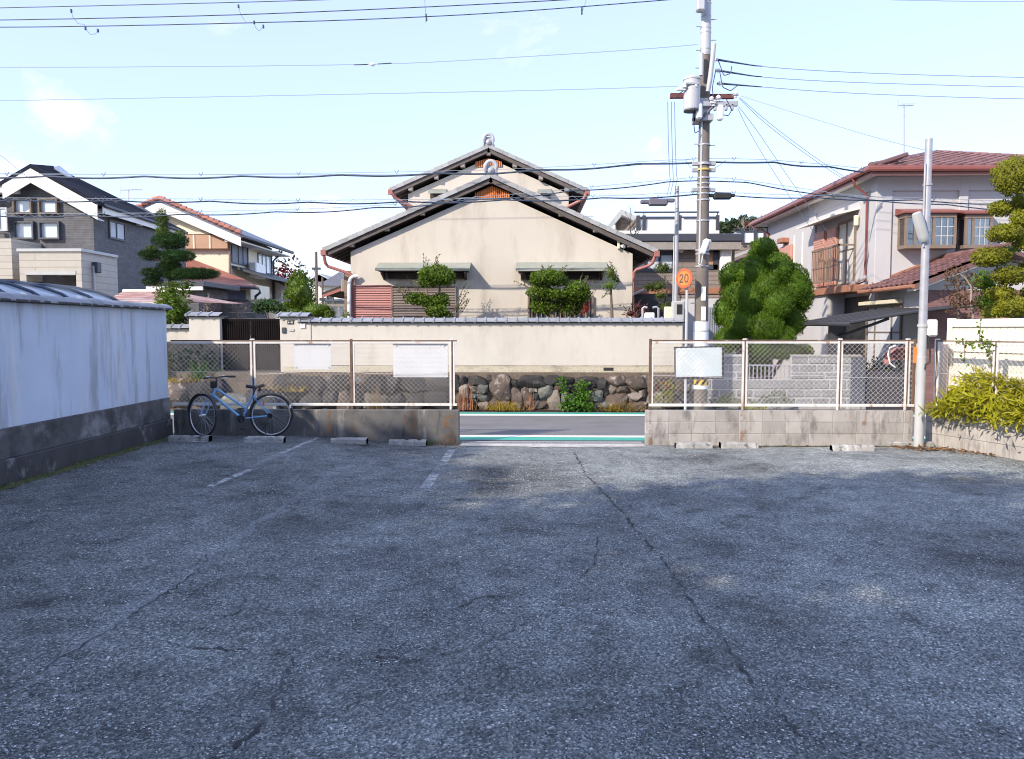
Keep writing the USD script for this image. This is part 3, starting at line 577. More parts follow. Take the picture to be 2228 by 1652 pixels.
# ------------------------------------------------------------------ stone retaining wall and plaster garden wall across the road
mat('rock_dark', (0.03, 0.028, 0.028), 0.5, 7, stain=(0.12, 0.115, 0.10), stain_map=(6, 6, 6), stain_at=(0.58, 0.68), stain_amt=0.6, bump=0.02, bscale=22, rand=0.2)
mat('rock_brown', (0.085, 0.062, 0.05), 0.4, 6, stain=[(0.07, 0.055, 0.05), (0.33, 0.30, 0.26)], stain_map=(5, 5, 5), stain_at=(0.55, 0.66), stain_amt=0.7, bump=0.02, bscale=22, rand=0.2)
mat('rock_grey', (0.12, 0.12, 0.108), 0.35, 6, stain=[(0.10, 0.095, 0.09), (0.42, 0.41, 0.37)], stain_map=(6, 6, 6), stain_at=(0.56, 0.66), stain_amt=0.7, bump=0.02, bscale=26, rand=0.2)
mat('rock_tan', (0.22, 0.185, 0.16), 0.3, 6, stain=[(0.16, 0.13, 0.11)], stain_map=(6, 6, 6), stain_at=(0.55, 0.66), stain_amt=0.7, bump=0.02, bscale=26, rand=0.15)
mat('cream_plaster', (0.52, 0.485, 0.43), 0.09, 0.8, stain=[(0.42, 0.385, 0.345), (0.36, 0.33, 0.28)], stain_map=(2.2, 2.2, 0.8), stain_at=(0.53, 0.74), stain_amt=0.6, bump=0.002, bscale=150)
mat('gravel_plaster', (0.47, 0.42, 0.32), 0.35, 45, stain=(0.20, 0.18, 0.15), stain_map=(2, 2, 4), stain_at=(0.54, 0.7), stain_amt=0.7, bump=0.012, bscale=90, hgrad=(0.9, 1.05, (0.15, 0.14, 0.12), 0.8))
ZS = 0.93; YS = 18.62
rw_seed = np.random.RandomState(31)
stone = Thing('stone_wall', 'rough natural stone retaining wall below the cream plaster wall', 'wall', (0, YS, 0))
stone.part('backing', MB().box((-8.5, YS, -0.1), (P(1494, 800, YS)[0], YS + 0.4, ZS)), 'soil')
_ico = trimesh.creation.icosphere(3)
def rock(x0, y0, x1, y1, m, Y=None, seed=0, thing=stone):
    Y = Y or YS - 0.02
    a, c = P(x0, y1, Y), P(x1, y0, Y); h = (c - a) / 2; cc = (a + c) / 2; r = np.random.RandomState(seed + 100)
    v = _ico.vertices.copy()
    v = np.sign(v) * np.abs(v) ** 0.5; v /= np.abs(v).max(0)                                  # boxier than a ball
    nz = meshkit.fbm(v * 1.4 + seed * 5.3, 3, seed) - 0.5
    v *= (1 + 0.55 * nz)[:, None]
    for _ in range(9):                                                                    # flat faces knocked off
        nn = r.normal(size=3); nn[1] = -abs(nn[1]); nn /= np.linalg.norm(nn); dd = r.uniform(0.66, 1.0); k = v @ nn; v -= np.clip(k - dd, 0, None)[:, None] * nn * 0.95
    v[:, 0] *= h[0] * 1.16; v[:, 2] *= h[2] * 1.18; v[:, 1] *= min(0.26, max(0.12, 0.55 * min(h[0], h[2]) + 0.06))
    thing.part('stone', (v + cc + [0, r.uniform(-0.04, 0.03), 0], _ico.faces), m, smooth=22)
def zr(b): return (975 + b[0] * 0.2083, 783 + b[1] * 0.2083, 975 + b[2] * 0.2083, 783 + b[3] * 0.2083)
RK = [((110, 180, 190, 265), 'dark'), ((195, 170, 410, 258), 'dark'), ((405, 165, 455, 245), 'dark'), ((420, 170, 640, 425), 'brown'), ((650, 200, 745, 295), 'dark'), ((740, 160, 1010, 285), 'dark'),
      ((660, 290, 780, 480), 'brown'), ((770, 300, 890, 520), 'brown'), ((1010, 165, 1150, 270), 'dark'), ((1150, 175, 1310, 262), 'dark'), ((1312, 180, 1560, 275), 'dark'), ((1560, 190, 1650, 310), 'dark'),
      ((1645, 168, 1850, 265), 'brown'), ((1855, 180, 2070, 310), 'brown'), ((205, 262, 310, 350), 'grey'), ((300, 255, 425, 360), 'grey'), ((110, 270, 205, 390), 'tan'), ((210, 350, 320, 400), 'grey'), ((300, 360, 425, 432), 'grey'),
      ((220, 398, 312, 455), 'grey'), ((320, 430, 440, 530), 'tan'), ((225, 455, 325, 530), 'dark'), ((920, 272, 1090, 402), 'grey'), ((1030, 310, 1180, 520), 'tan'), ((895, 425, 1030, 520), 'brown'), ((885, 345, 950, 425), 'dark'),
      ((1090, 262, 1235, 330), 'brown'), ((1480, 325, 1610, 435), 'grey'), ((1500, 425, 1660, 535), 'grey'), ((1650, 248, 1765, 345), 'tan'), ((1760, 262, 1870, 360), 'brown'), ((1870, 342, 2025, 425), 'tan'), ((1985, 300, 2070, 400), 'brown'),
      ((1870, 420, 2070, 535), 'brown'), ((1235, 265, 1485, 340), 'dark'), ((1180, 330, 1340, 535), 'grey'), ((1330, 340, 1500, 535), 'brown'), ((640, 430, 790, 530), 'brown'), ((1660, 350, 1870, 535), 'brown'), ((440, 425, 640, 530), 'brown'),
      ((900, 300, 935, 335), 'tan')]
for i, (b, m) in enumerate(RK): rock(*zr(b), 'rock_' + m, seed=i)
# behind the left mesh: dark boulders (view units)
LK = [((364, 822, 425, 884), 'brown'), ((420, 826, 486, 888), 'dark'), ((480, 858, 545, 890), 'grey'), ((540, 850, 610, 890), 'brown'), ((596, 818, 640, 856), 'dark'), ((632, 822, 676, 862), 'dark'), ((660, 850, 705, 892), 'dark'), ((672, 820, 716, 856), 'brown'), ((700, 845, 740, 892), 'dark'), ((710, 820, 768, 852), 'dark'), ((735, 846, 770, 892), 'brown'), ((764, 826, 800, 892), 'brown'), ((798, 822, 842, 858), 'dark'),
      ((798, 856, 846, 893), 'grey'), ((838, 820, 872, 858), 'dark'), ((842, 852, 884, 893), 'dark'), ((868, 820, 930, 856), 'dark'), ((880, 850, 932, 892), 'brown'), ((926, 822, 985, 850), 'dark'), ((930, 846, 990, 893), 'brown'), ((982, 818, 1000, 850), 'dark'), ((608, 856, 650, 892), 'brown')]
for i, (b, m) in enumerate(LK): rock(*b, 'rock_dark' if m == 'brown' and i % 2 else 'rock_' + m, seed=60 + i)
for i, (b, m) in enumerate([((1405, 818, 1432, 850), 'brown'), ((1430, 822, 1468, 858), 'dark'), ((1408, 848, 1440, 896), 'grey'), ((1438, 855, 1490, 896), 'brown'), ((1465, 822, 1496, 860), 'brown')]): rock(*b, 'rock_' + m, seed=90 + i)

rr = np.random.RandomState(77)
for i in range(120):                                 # small stones wedged between the large ones
    x, y, w_ = rr.uniform(600, 1492), rr.uniform(822, 893), rr.uniform(7, 15); rock(x - w_, y - w_ * 0.8, x + w_, y + w_ * 0.8, ('rock_dark', 'rock_grey', 'rock_brown')[i % 3], Y=YS + 0.06, seed=300 + i)
YP = 18.66                                         # face of the plaster wall
pw = Thing('garden_wall', 'long cream plaster wall with silver grey tile coping in front of the gabled house', 'wall', (0, YP, 0.9))
xw0, xw1 = P(651, 700, YP)[0], P(1486, 700, YP)[0]
zt_ = P(1000, 703, YP)[2]; zm = P(1000, 796, YP)[2]
pw.part('plaster', MB().box((xw0, YP, zm), (xw1, YP + 0.16, zt_), 0.01), 'cream_plaster')
pw.part('plaster_return', MB().box((xw0 - 0.42, YP + 0.05, zm), (xw0 + 0.002, YP + 0.2, zt_), 0.005), 'cream_plaster')
pw.part('rough_base', MB().box((xw0 - 0.42, YP - 0.03, ZS - 0.02), (xw1 + 0.01, YP + 0.17, zm - 0.012), 0.012), 'gravel_plaster')
pw.part('vent_hole', MB().box(P(1313, 807, YP - 0.033) + [0, 0, 0], P(1335, 800, YP - 0.033) + [0, 0.012, 0]), 'black_paint')  # dark patch painted for the shade inside a vent hole
def coping(t, x0, x1, Y0, Y1, z, pitch=0.25, m='wall_tile_pale', seed=1):
    rr = np.random.RandomState(seed)
    t.part('coping_bed', MB().box((x0 - 0.04, Y0 - 0.06, z), (x1 + 0.04, Y1 + 0.06, z + 0.03), 0.004), 'dark_metal')
    n = max(1, int(round((x1 - x0) / pitch))); pitch = (x1 - x0) / n; ym = (Y0 + Y1) / 2
    for k in range(n):
        a = x0 + k * pitch; b = MB()
        prof = [(Y0 - 0.10, 0.025), (Y0 - 0.10, 0.05), (ym - 0.05, 0.105), (ym, 0.125), (ym + 0.05, 0.105), (Y1 + 0.10, 0.05), (Y1 + 0.10, 0.025)]
        o = rr.normal(0, 0.002)
        b.grid(np.array([[(xx, y, z + h + o) for y, h in prof] for xx in (a + 0.003, a + pitch - 0.003)])[::-1])
        roll = [(Y0 - 0.115, 0.02), (Y0 - 0.115, 0.075), (ym - 0.05, 0.125), (ym, 0.148), (ym + 0.05, 0.125), (Y1 + 0.115, 0.075), (Y1 + 0.115, 0.02)]
        b.grid(np.array([[(a + dx, y, z + h * k2 + o) for y, h in roll] for dx, k2 in ((-0.028, 0.75), (-0.018, 1.0), (0.018, 1.0), (0.028, 0.75))])[::-1])
        b.box((a - 0.02, Y0 - 0.117, z + 0.018 + o), (a + 0.02, Y0 - 0.113, z + 0.076 + o))
        t.part('coping_tile', b, m)
coping(pw, xw0 + 0.02, xw1, YP, YP + 0.16, zt_)
pw.part('doorphone', MB().box(P(653, 715, YP - 0.05), P(665, 704, YP) + [0, 0, 0], 0.01), 'plastic_white')
# garden soil behind the walls
single('garden_ground', MB().box((-8.5, YS + 0.15, 0.5), (P(1494, 800, YS)[0], 45, ZS - 0.03)), 'soil', kind='structure')

# gate, its piers and steps
gt_y = 19.3
gr_ = Thing('gate_pier', 'plaster gate pier with name plate, letter slot and tile cap right of the dark gate', 'gate pier', (P(640, 800, YP + 0.02)[0], YP, 0))
a, c = P(611, 815, YP - 0.02), P(651, 690, YP - 0.02)
gr_.part('shaft', MB().box((a[0], YP - 0.02, 0.6), (c[0] + 0.28, YP + 0.30, c[2] - 0.01), 0.006), 'cream_plaster')
coping(gr_, a[0] - 0.02, c[0] + 0.24, YP - 0.02, YP + 0.30, c[2] - 0.01, seed=2)
pl = P(632, 701.5, YP - 0.03)
npl = gr_.part('name_plate', MB().cbox(pl, (0.155, 0.014, 0.095), 0.004), 'black_paint')
b = MB()
for (dx, dz, w, h) in ((-0.04, 0.0, 0.007, 0.05), (-0.055, -0.004, 0.007, 0.022), (-0.025, -0.004, 0.007, 0.022), (-0.043, -0.024, 0.010, 0.006),
                       (0.022, 0.0, 0.006, 0.05), (0.022, 0.012, 0.024, 0.006), (0.012, -0.008, 0.006, 0.02), (0.046, 0.0, 0.006, 0.05), (0.046, 0.012, 0.026, 0.006), (0.057, -0.008, 0.006, 0.022), (0.036, -0.008, 0.006, 0.022)):
    b.cbox(pl + np.array([dx, -0.009, dz]), (w, 0.004, h))
gr_.part('lettering', b, 'plastic_white', under=npl)
gr_.part('letter_slot', MB().cbox(P(618, 719, YP - 0.03), (0.10, 0.04, 0.14), 0.01), 'dark_metal')
gr_.part('bell_plate', MB().cbox(P(634, 718.5, YP - 0.03), (0.13, 0.02, 0.06), 0.006), 'plastic_grey')
gl = Thing('gate_pier', 'plaster gate pier with tile cap left of the dark gate behind the pine', 'gate pier', (P(445, 800, gt_y)[0], gt_y, 0))
a2, c2 = P(414, 815, gt_y - 0.15), P(478, 690, gt_y - 0.15)
gl.part('shaft', MB().box((a2[0], gt_y - 0.15, 0.6), (c2[0], gt_y + 0.15, c2[2]), 0.006), 'cream_plaster')
coping(gl, a2[0] - 0.03, c2[0] + 0.02, gt_y - 0.15, gt_y + 0.15, c2[2], seed=3)
gl.part('footing', MB().box((a2[0] - 1.9, gt_y - 0.22, 0.5), (c2[0] + 0.01, gt_y - 0.155, 1.66), 0.02), 'rock_dark')
gl.part('side_wall', MB().box((a2[0] - 1.9, gt_y - 0.02, 0.6), (a2[0] + 0.002, gt_y + 0.12, c2[2] - 0.3), 0.006), 'cream_plaster')
coping(gl, a2[0] - 1.9, a2[0] - 0.02, gt_y - 0.02, gt_y + 0.12, c2[2] - 0.3, seed=4)
mat('gate_brown', (0.012, 0.009, 0.009), 0.2, 5, rough=0.9, spec=0.1)
gate = Thing('gate', 'dark brown double leaf metal gate between two plaster piers', 'gate', (P(545, 800, gt_y)[0], gt_y, 0.8))
g0, g1 = P(479, 806, gt_y), P(611, 694, gt_y)
gm = (g0[0] + g1[0]) / 2
for x0, x1 in ((g0[0], gm - 0.01), (gm + 0.01, g1[0])):
    lf = gate.part('leaf', MB().box((x0, gt_y, g0[2]), (x1, gt_y + 0.03, g1[2] - 0.03)), 'gate_brown')
    gate.part('leaf_rail', MB().box((x0, gt_y - 0.02, g1[2] - 0.05), (x1, gt_y + 0.04, g1[2]), 0.005), 'gate_brown', under=lf)
    for x in np.arange(x0 + 0.03, x1 - 0.02, 0.055): gate.part('slat', MB().box((x, gt_y - 0.018, g0[2] + 0.04), (x + 0.032, gt_y - 0.001, g1[2] - 0.05)), 'gate_brown', under=lf)
st = Thing('entrance_steps', 'worn stone steps leading from the road up to the dark gate', 'steps', (P(545, 880, 18.5)[0], 18.4, 0))
for k in range(5): st.part('step', MB().box((P(484, 880, 18.5)[0], 18.35 + 0.2 * k, -0.05), (P(606, 880, 18.5)[0], gt_y + 0.5, 0.165 * (k + 1)), 0.012), 'rock_grey')

# ------------------------------------------------------------------ main house: cream gabled house
mat('house_plaster', (0.53, 0.485, 0.42), 0.05, 0.6, stain=[(0.44, 0.395, 0.335), (0.33, 0.285, 0.235)], stain_map=(1.9, 1.9, 0.55), stain_at=(0.52, 0.76), stain_amt=0.6, bump=0.002, bscale=120)
mat('old_wood', (0.10, 0.083, 0.077), 0.25, 6, rough=0.75)
mat('beam_end', (0.26, 0.235, 0.215), 0.2, 8, rough=0.75)
mat('soffit_dark', (0.045, 0.033, 0.03), 0.25, 6)
mat('roof_tile_grey', (0.32, 0.32, 0.325), 0.15, 5, rough=0.5, rand=0.15)
mat('ridge_silver', (0.40, 0.40, 0.43), 0.1, 5, rough=0.4)
mat('orange_slat', (0.66, 0.19, 0.04), 0.2, 8, rough=0.6, rand=0.15)
mat('copper_green', (0.27, 0.285, 0.245), 0.15, 5, rough=0.6, stain=(0.25, 0.17, 0.13), stain_map=(3, 3, 8), stain_at=(0.58, 0.7), stain_amt=0.6)
mat('pink_louver', (0.40, 0.185, 0.165), 0.06, 4, rough=0.6)
mat('brown_louver', (0.17, 0.135, 0.12), 0.12, 4, rough=0.6)
mat('frame_brown', (0.20, 0.15, 0.115), 0.12, 6, rough=0.55)
mat('gutter_red', (0.33, 0.13, 0.11), 0.12, 6, rough=0.45)
MAT['window_pane'] = usdkit.material(stage, '/World/Looks/window_pane', {'d': ('principled_bsdf', {'base_color': (0.035, 0.04, 0.045), 'roughness': 0.06, 'specular_ior_level': 0.8})}, [], surface='d.BSDF')
MAT['frosted_pane'] = usdkit.material(stage, '/World/Looks/frosted_pane', {'d': ('principled_bsdf', {'base_color': (0.50, 0.55, 0.60), 'roughness': 0.12, 'specular_ior_level': 0.8})}, [], surface='d.BSDF')
mat('curtain', (0.55, 0.53, 0.48), 0.12, 3)
YH = 21.0; YR = 20.80
mh = Thing('gabled_house', 'cream plaster house with two stacked gables and grey tile roofs behind the garden wall', 'house', (P(1068, 700, YH)[0], YH, 0.9))
def gable(Yw, Yr, Yback, ap, el, er, wl, wr, zbase, purl, vent, thick=0.17, nt=20, ball=True):
    """ap, el, er: pixel of apex and both eave tips on the verge plane Yr; wl, wr: pixel x of the wall's sides on Yw"""
    A, L, R = P(*ap, Yr), P(*el, Yr), P(*er, Yr); xl, xr = P(wl, 700, Yw)[0], P(wr, 700, Yw)[0]
    zroof = lambda x: (A[2] + (L[2] - A[2]) * (A[0] - x) / (A[0] - L[0])) if x < A[0] else (A[2] + (R[2] - A[2]) * (x - A[0]) / (R[0] - A[0]))
    w = MB().prism([(xl, Yw, zbase), (xr, Yw, zbase), (xr, Yw, zroof(xr) - 0.3), (A[0], Yw, A[2] - 0.3), (xl, Yw, zroof(xl) - 0.3)], (0, Yback - Yw, 0))
    wall = mh.part('wall', w, 'house_plaster')
    for E, sd in ((L, -1), (R, 1)):
        up = np.array([0, 0, 1.0]); D = A - E; Ln = np.linalg.norm(D); u = D / Ln; nrm = np.cross(u, [0, 1, 0]); nrm = nrm * np.sign(nrm[2])
        sec = lambda o0, o1, s0, s1, y: [E + u * s0 + nrm * o0 + [0, y, 0], E + u * s1 + nrm * o0 + [0, y, 0], E + u * s1 + nrm * o1 + [0, y, 0], E + u * s0 + nrm * o1 + [0, y, 0]]
        mh.part('roof_slope', MB().prism(sec(-0.10, 0.045, 0.0, Ln, 0.30), (0, Yback - Yr - 0.3, 0)), 'roof_tile_grey')
        mh.part('soffit', MB().prism(sec(-0.135, -0.103, 0.04, Ln, 0.035), (0, Yback - Yr, 0)), 'soffit_dark')
        mh.part('bargeboard', MB().prism(sec(-0.155, -0.036, 0.03, Ln - 0.01, 0.0), (0, 0.035, 0)), 'old_wood')
        for k in np.arange(0.5, Yback - Yr, 0.45): mh.part('rafter', MB().prism(sec(-0.175, -0.137, 0.03, min(1.2, Ln * .4), k), (0, 0.06, 0)), 'soffit_dark') if k < 2.2 else None
        st_ = Ln / nt
        for k in range(nt):
            q = [E + u * (k * st_ - 0.03) + nrm * -0.03, E + u * ((k + 1) * st_) + nrm * -0.035, E + u * ((k + 1) * st_) + nrm * 0.074, E + u * (k * st_ - 0.03) + nrm * 0.088]
            q = [p + [0, -0.05 - 0.006 * (k % 2), 0] for p in q]
            mh.part('verge_tile', MB().prism(q, (0, 0.36, 0)), 'roof_tile_grey')
        # gutter along the eave and its downpipe elbow
        mh.part('gutter', MB().tube([E + [sd * 0.03, -0.02, -0.05], E + [sd * 0.03, Yback - Yr, -0.05]], 0.06, 8), 'gutter_red')
        mh.part('gutter_end', MB().box(E + [sd * 0.10, -0.06, -0.14], E + [-sd * 0.05, 0.04, 0.02], 0.01), 'gutter_red')
    # ridge end tile: an arch with a ball
    b = MB(); t = np.linspace(-0.35, math.pi + 0.35, 15); s = 0.15
    b.tube([A + [-s, -0.06, 0.0]] + [A + [math.cos(q) * -s, -0.06, 0.20 + math.sin(q) * s * 1.25] for q in np.linspace(0, math.pi, 13)] + [A + [s, -0.06, 0.0]], 0.055, 8); b.box(A + [-s, -0.03, 0.0], A + [s, 0.1, 0.3])
    mh.part('ridge_end', b, 'ridge_silver', smooth=50)
    mh.part('ridge_ball', MB().lathe([(0.0, -0.10), (0.06, -0.085), (0.085, -0.04), (0.085, 0.0), (0.0, 0.02)], A + [0, -0.03, 0.14], 14, (0, 1, 0)), 'ridge_silver', smooth=50)
    mh.part('ridge', MB().tube([A + [0, 0.0, 0.15], A + [0, Yback - Yr, 0.15]], 0.13, 10), 'roof_tile_grey', smooth=50)
    mh.part('ridge_foot', MB().prism([A + [-0.24, -0.04, -0.02], A + [0.24, -0.04, -0.02], A + [0.13, -0.04, 0.15], A + [-0.13, -0.04, 0.15]], (0, 0.4, 0)), 'ridge_silver')
    for px, py in purl:
        c = P(px, py, Yr + 0.02); mh.part('purlin_end', MB().box(c + [-0.07, 0, -0.085], c + [0.07, Yw - Yr, 0.085], 0.01), 'beam_end')
    x0, x1, yt, ym_, yb, nsl = vent
    va, vb, vm = P(x0, yb, Yw), P(x1, yb, Yw), P((x0 + x1) / 2, yt, Yw); zsh = P(x0, ym_, Yw)[2]
    back = mh.part('gable_vent', MB().prism([va + [0, -0.01, 0], vb + [0, -0.01, 0], (vb[0], Yw - 0.01, zsh), (vm[0], Yw - 0.01, vm[2]), (va[0], Yw - 0.01, zsh)], (0, 0.008, 0)), 'soffit_dark')
    for k in range(nsl):
        xx = va[0] + (vb[0] - va[0]) * (k + 0.5) / nsl; hh = zsh + (vm[2] - zsh) * (1 - abs(xx - vm[0]) / (vm[0] - va[0])); w_ = (vb[0] - va[0]) / nsl * 0.33
        mh.part('vent_slat', MB().box((xx - w_, Yw - 0.035, va[2]), (xx + w_, Yw - 0.011, hh)), 'orange_slat', under=back)
    return A, L, R
c2p = lambda z: (1100 / 1.7235 + z[0] * 0.3646, 450 / 1.7235 + z[1] * 0.3646)
A1, L1, R1 = gable(YH, YR, 25.2, (1068, 384), (706, 545), (1427, 548), 765, 1375, 0.85, [c2p(q) for q in ((1183, 357), (974, 452), (766, 547), (554, 641), (342, 737), (1394, 455), (1600, 553), (1806, 648), (2011, 739))], (1033, 1109, 405, 421, 433, 17))
A2, L2, R2 = gable(25.0, 24.78, 33.5, (1063, 320), (851, 414), (1277, 416), 890, 1236, 3.5, [c2p(q) for q in ((1165, 192), (1010, 265), (852, 335), (698, 405), (1322, 265), (1478, 340), (1633, 411))], (1034, 1093, 345, 353, 364, 15), nt=15)
# downpipes
def pipe(pts, r, m, nm='downpipe'): mh.part(nm, MB().tube(pts, r, 8), m, smooth=50)
for side, l in ((-1, [(704, 553, YR), (708, 573, YR + 0.05), (714, 580, YR + 0.1), (762, 596, 20.9), (767, 601, 20.92), (767, 700, 20.92)]), (1, [(1427, 553, YR), (1420, 572, YR + 0.05), (1412, 578, YR + 0.1), (1384, 588, 20.9), (1379, 594, 20.92), (1379, 700, 20.92)])):
    pipe([P(*q) for q in l], 0.045, 'gutter_red')
for l in ([(853, 420, 24.7), (858, 430, 24.75), (900, 452, 24.95)], [(1276, 420, 24.7), (1270, 433, 24.75), (1232, 452, 24.95)]): pipe([P(*q) for q in l], 0.05, 'gutter_red')
pipe([P(779, 601, 20.9), P(768, 602, 20.86), P(763, 606, 20.84), P(760, 614, 20.84), P(760, 692, 20.84)], 0.05, 'plastic_white', 'drain_pipe')
# small window eaves with brackets
def awning(x0, x1, ytop, yedge, Yw, depth, m='copper_green', brk=True, drop=0.0):
    a, c = P(x0, yedge, Yw - depth), P(x1, yedge, Yw - depth); ze = a[2]; zt2 = P(x0, ytop, Yw)[2] + 0.04
    ax, cx = a[0], c[0]
    aw = mh.part('window_eave', MB().prism([(ax, Yw - depth, ze), (ax, Yw - depth, ze + 0.035), (ax, Yw, zt2), (ax, Yw, zt2 - 0.04)], (cx - ax, 0, 0)), m)
    mh.part('fascia', MB().box((ax - 0.01, Yw - depth - 0.015, ze - 0.03), (cx + 0.01, Yw - depth + 0.005, ze + 0.045), 0.005), m, under=aw)
    if brk:
        for x in (ax + 0.12, (ax + cx) / 2, cx - 0.16): mh.part('bracket', MB().prism([(x, Yw, ze - 0.24), (x, Yw, ze - 0.01), (x, Yw - depth + 0.04, ze - 0.01), (x, Yw - depth + 0.04, ze - 0.09)], (0.05, 0, 0)), 'soffit_dark', under=aw)
        mh.part('eave_board', MB().box((ax + 0.05, Yw - depth + 0.03, ze - 0.035), (cx - 0.05, Yw - 0.01, ze - 0.005)), 'soffit_dark', under=aw)
        mh.part('lintel', MB().box((ax + 0.25, Yw - 0.12, ze - 0.22), (cx - 0.2, Yw - 0.002, ze - 0.04), 0.01), 'soffit_dark', under=aw)
awning(817, 1022, 575, 587, YH, 0.5); awning(1123, 1323, 574, 588, YH, 0.5)
awning(932, 970, 414, 419, 25.0, 0.3, brk=False); awning(1170, 1200, 414, 419, 25.0, 0.3, brk=False)
for x0, x1 in ((936, 962), (1176, 1198)): mh.part('window', MB().box(P(x0, 432, 24.97), P(x1, 420, 24.99)), 'soffit_dark')
def louver(x0, x1, ytop, ybot, Y, n, m, nm, label=None):
    a, c = P(x0, ybot, Y), P(x1, ytop, Y)
    fr = mh.part(nm, MB().box((a[0], Y + 0.02, a[2]), (c[0], Y + 0.035, c[2])).box((a[0] - 0.02, Y - 0.01, c[2]), (c[0] + 0.02, Y + 0.04, c[2] + 0.03)).box((a[0] - 0.025, Y - 0.01, a[2]), (a[0], Y + 0.04, c[2])).box((c[0], Y - 0.01, a[2]), (c[0] + 0.025, Y + 0.04, c[2])), 'frame_brown' if nm != 'pink_shutter' else 'pink_louver', label=label)
    h = (c[2] - a[2]) / n
    for k in range(n):
        z = a[2] + k * h
        mh.part('slat', MB().prism([(a[0], Y - 0.012, z + 0.004), (a[0], Y + 0.018, z + h - 0.004), (a[0], Y + 0.024, z + h - 0.004), (a[0], Y - 0.004, z + 0.002)], (c[0] - a[0], 0, 0)), m, under=fr)
louver(767, 850, 623, 694, YH - 0.07, 14, 'pink_louver', 'pink_shutter', 'pink louvered shutter')
louver(855, 925, 625, 694, YH - 0.06, 12, 'brown_louver', 'louver_panel'); louver(930, 990, 625, 694, YH - 0.06, 12, 'brown_louver', 'louver_panel')
# barred window behind the shrub
a, c = P(1152, 694, YH), P(1287, 648, YH)
wn = mh.part('barred_window', MB().box((a[0], YH - 0.02, a[2]), (c[0], YH - 0.004, c[2])), 'window_pane')
mh.part('frame', MB().box((a[0] - .05, YH - 0.08, a[2]), (a[0], YH, c[2] + .05)).box((c[0], YH - 0.08, a[2]), (c[0] + .05, YH, c[2] + .05)).box((a[0], YH - 0.08, c[2]), (c[0], YH, c[2] + .05)), 'frame_brown', under=wn)
for k in range(13): x = a[0] + (c[0] - a[0]) * (k + .5) / 13; mh.part('bar', MB().box((x - .012, YH - 0.075, a[2]), (x + .012, YH - 0.055, c[2])), 'frame_brown', under=wn)
mh.part('outdoor_light', MB().cbox(P(1346, 533, YH - 0.06), (0.07, 0.1, 0.22), 0.015), 'plastic_cream')
mh.part('camera', MB().lathe([(0.0, -0.06), (0.04, -0.06), (0.05, 0.06), (0, 0.06)], P(1355, 536, YH - 0.1), 10, (0.5, -0.8, -0.2)), 'plastic_white')
# entrance hood on the left side with post
a, c = P(700, 637, 21.9), P(766, 613, 21.9)
mh.part('porch_roof', MB().prism([(a[0], 21.9, a[2]), (c[0], 21.9, c[2]), (c[0], 21.9, c[2] - 0.07), (a[0], 21.9, a[2] - 0.07)], (0, 3.4, 0)), 'soffit_dark')
mh.part('porch_fascia', MB().prism([(a[0], 21.88, a[2] - 0.07), (c[0], 21.88, c[2] - 0.07), (c[0], 21.88, c[2] - 0.15), (a[0], 21.88, a[2] - 0.15)], (0, 0.03, 0)), 'gutter_red')
p = P(758, 640, 21.3); mh.part('post', MB().box((p[0] - 0.09, 21.2, 0.9), (p[0] + 0.09, 21.4, P(758, 590, 21.3)[2])), 'frame_brown')
mh.part('porch_lantern', MB().cbox(P(751, 622, 21.7), (0.2, 0.2, 0.35), 0.02), 'beam_end')
# ------------------------------------------------------------------ right house: pale walls, red-brown hip roof
mat('pale_render', (0.48, 0.47, 0.48), 0.05, 0.8, stain=(0.39, 0.385, 0.40), stain_map=(1.5, 1.5, 0.5), stain_at=(0.56, 0.8), stain_amt=0.4, bump=0.003, bscale=90)
mat('brown_tile', (0.19, 0.10, 0.095), 0.2, 4, rough=0.5, rand=0.2)
mat('brown_tile_base', (0.15, 0.085, 0.08), 0.2, 4, rough=0.6)
mat('soffit_white', (0.68, 0.66, 0.62), 0.05, 3)
mat('gutter_brown', (0.23, 0.075, 0.06), 0.12, 5, rough=0.4)
mat('salmon', (0.52, 0.27, 0.21), 0.06, 4, rough=0.6)
mat('fascia_rust', (0.33, 0.15, 0.09), 0.2, 5, rough=0.6, stain=(0.12, 0.07, 0.05), stain_map=(3, 3, 3), stain_at=(0.58, 0.68), stain_amt=0.7)
brickmat('red_brick', (0.23, 0.115, 0.105), (0.19, 0.095, 0.09), (0.15, 0.10, 0.10), 0.23, 0.065, 0.008)
mat('cream_trim', (0.64, 0.58, 0.45), 0.08, 4)

def pane_front(t, px0, py0, px1, py1, Y, fm, pm, fw=0.06, label=None, mull_v=(), mull_h=(), nm='window', proud=0.05):
    """a window in a wall that faces the viewer"""
    a, c = P(px0, py1, Y), P(px1, py0, Y); f = t.part(nm, MB().box((a[0], Y - 0.012, a[2]), (c[0], Y - 0.003, c[2])), pm, label=label)
    b = MB().box((a[0] - fw, Y - proud, a[2] - fw), (c[0] + fw, Y - 0.001, a[2])).box((a[0] - fw, Y - proud, c[2]), (c[0] + fw, Y - 0.001, c[2] + fw)).box((a[0] - fw, Y - proud, a[2]), (a[0], Y - 0.001, c[2])).box((c[0], Y - proud, a[2]), (c[0] + fw, Y - 0.001, c[2]))
    for v in mull_v: x = a[0] + (c[0] - a[0]) * v; b.box((x - fw * .4, Y - proud * .8, a[2]), (x + fw * .4, Y - 0.013, c[2]))
    for v in mull_h: z = a[2] + (c[2] - a[2]) * v; b.box((a[0], Y - proud * .6, z - fw * .25), (c[0], Y - 0.014, z + fw * .25))
    t.part('frame', b, fm, under=f); return f
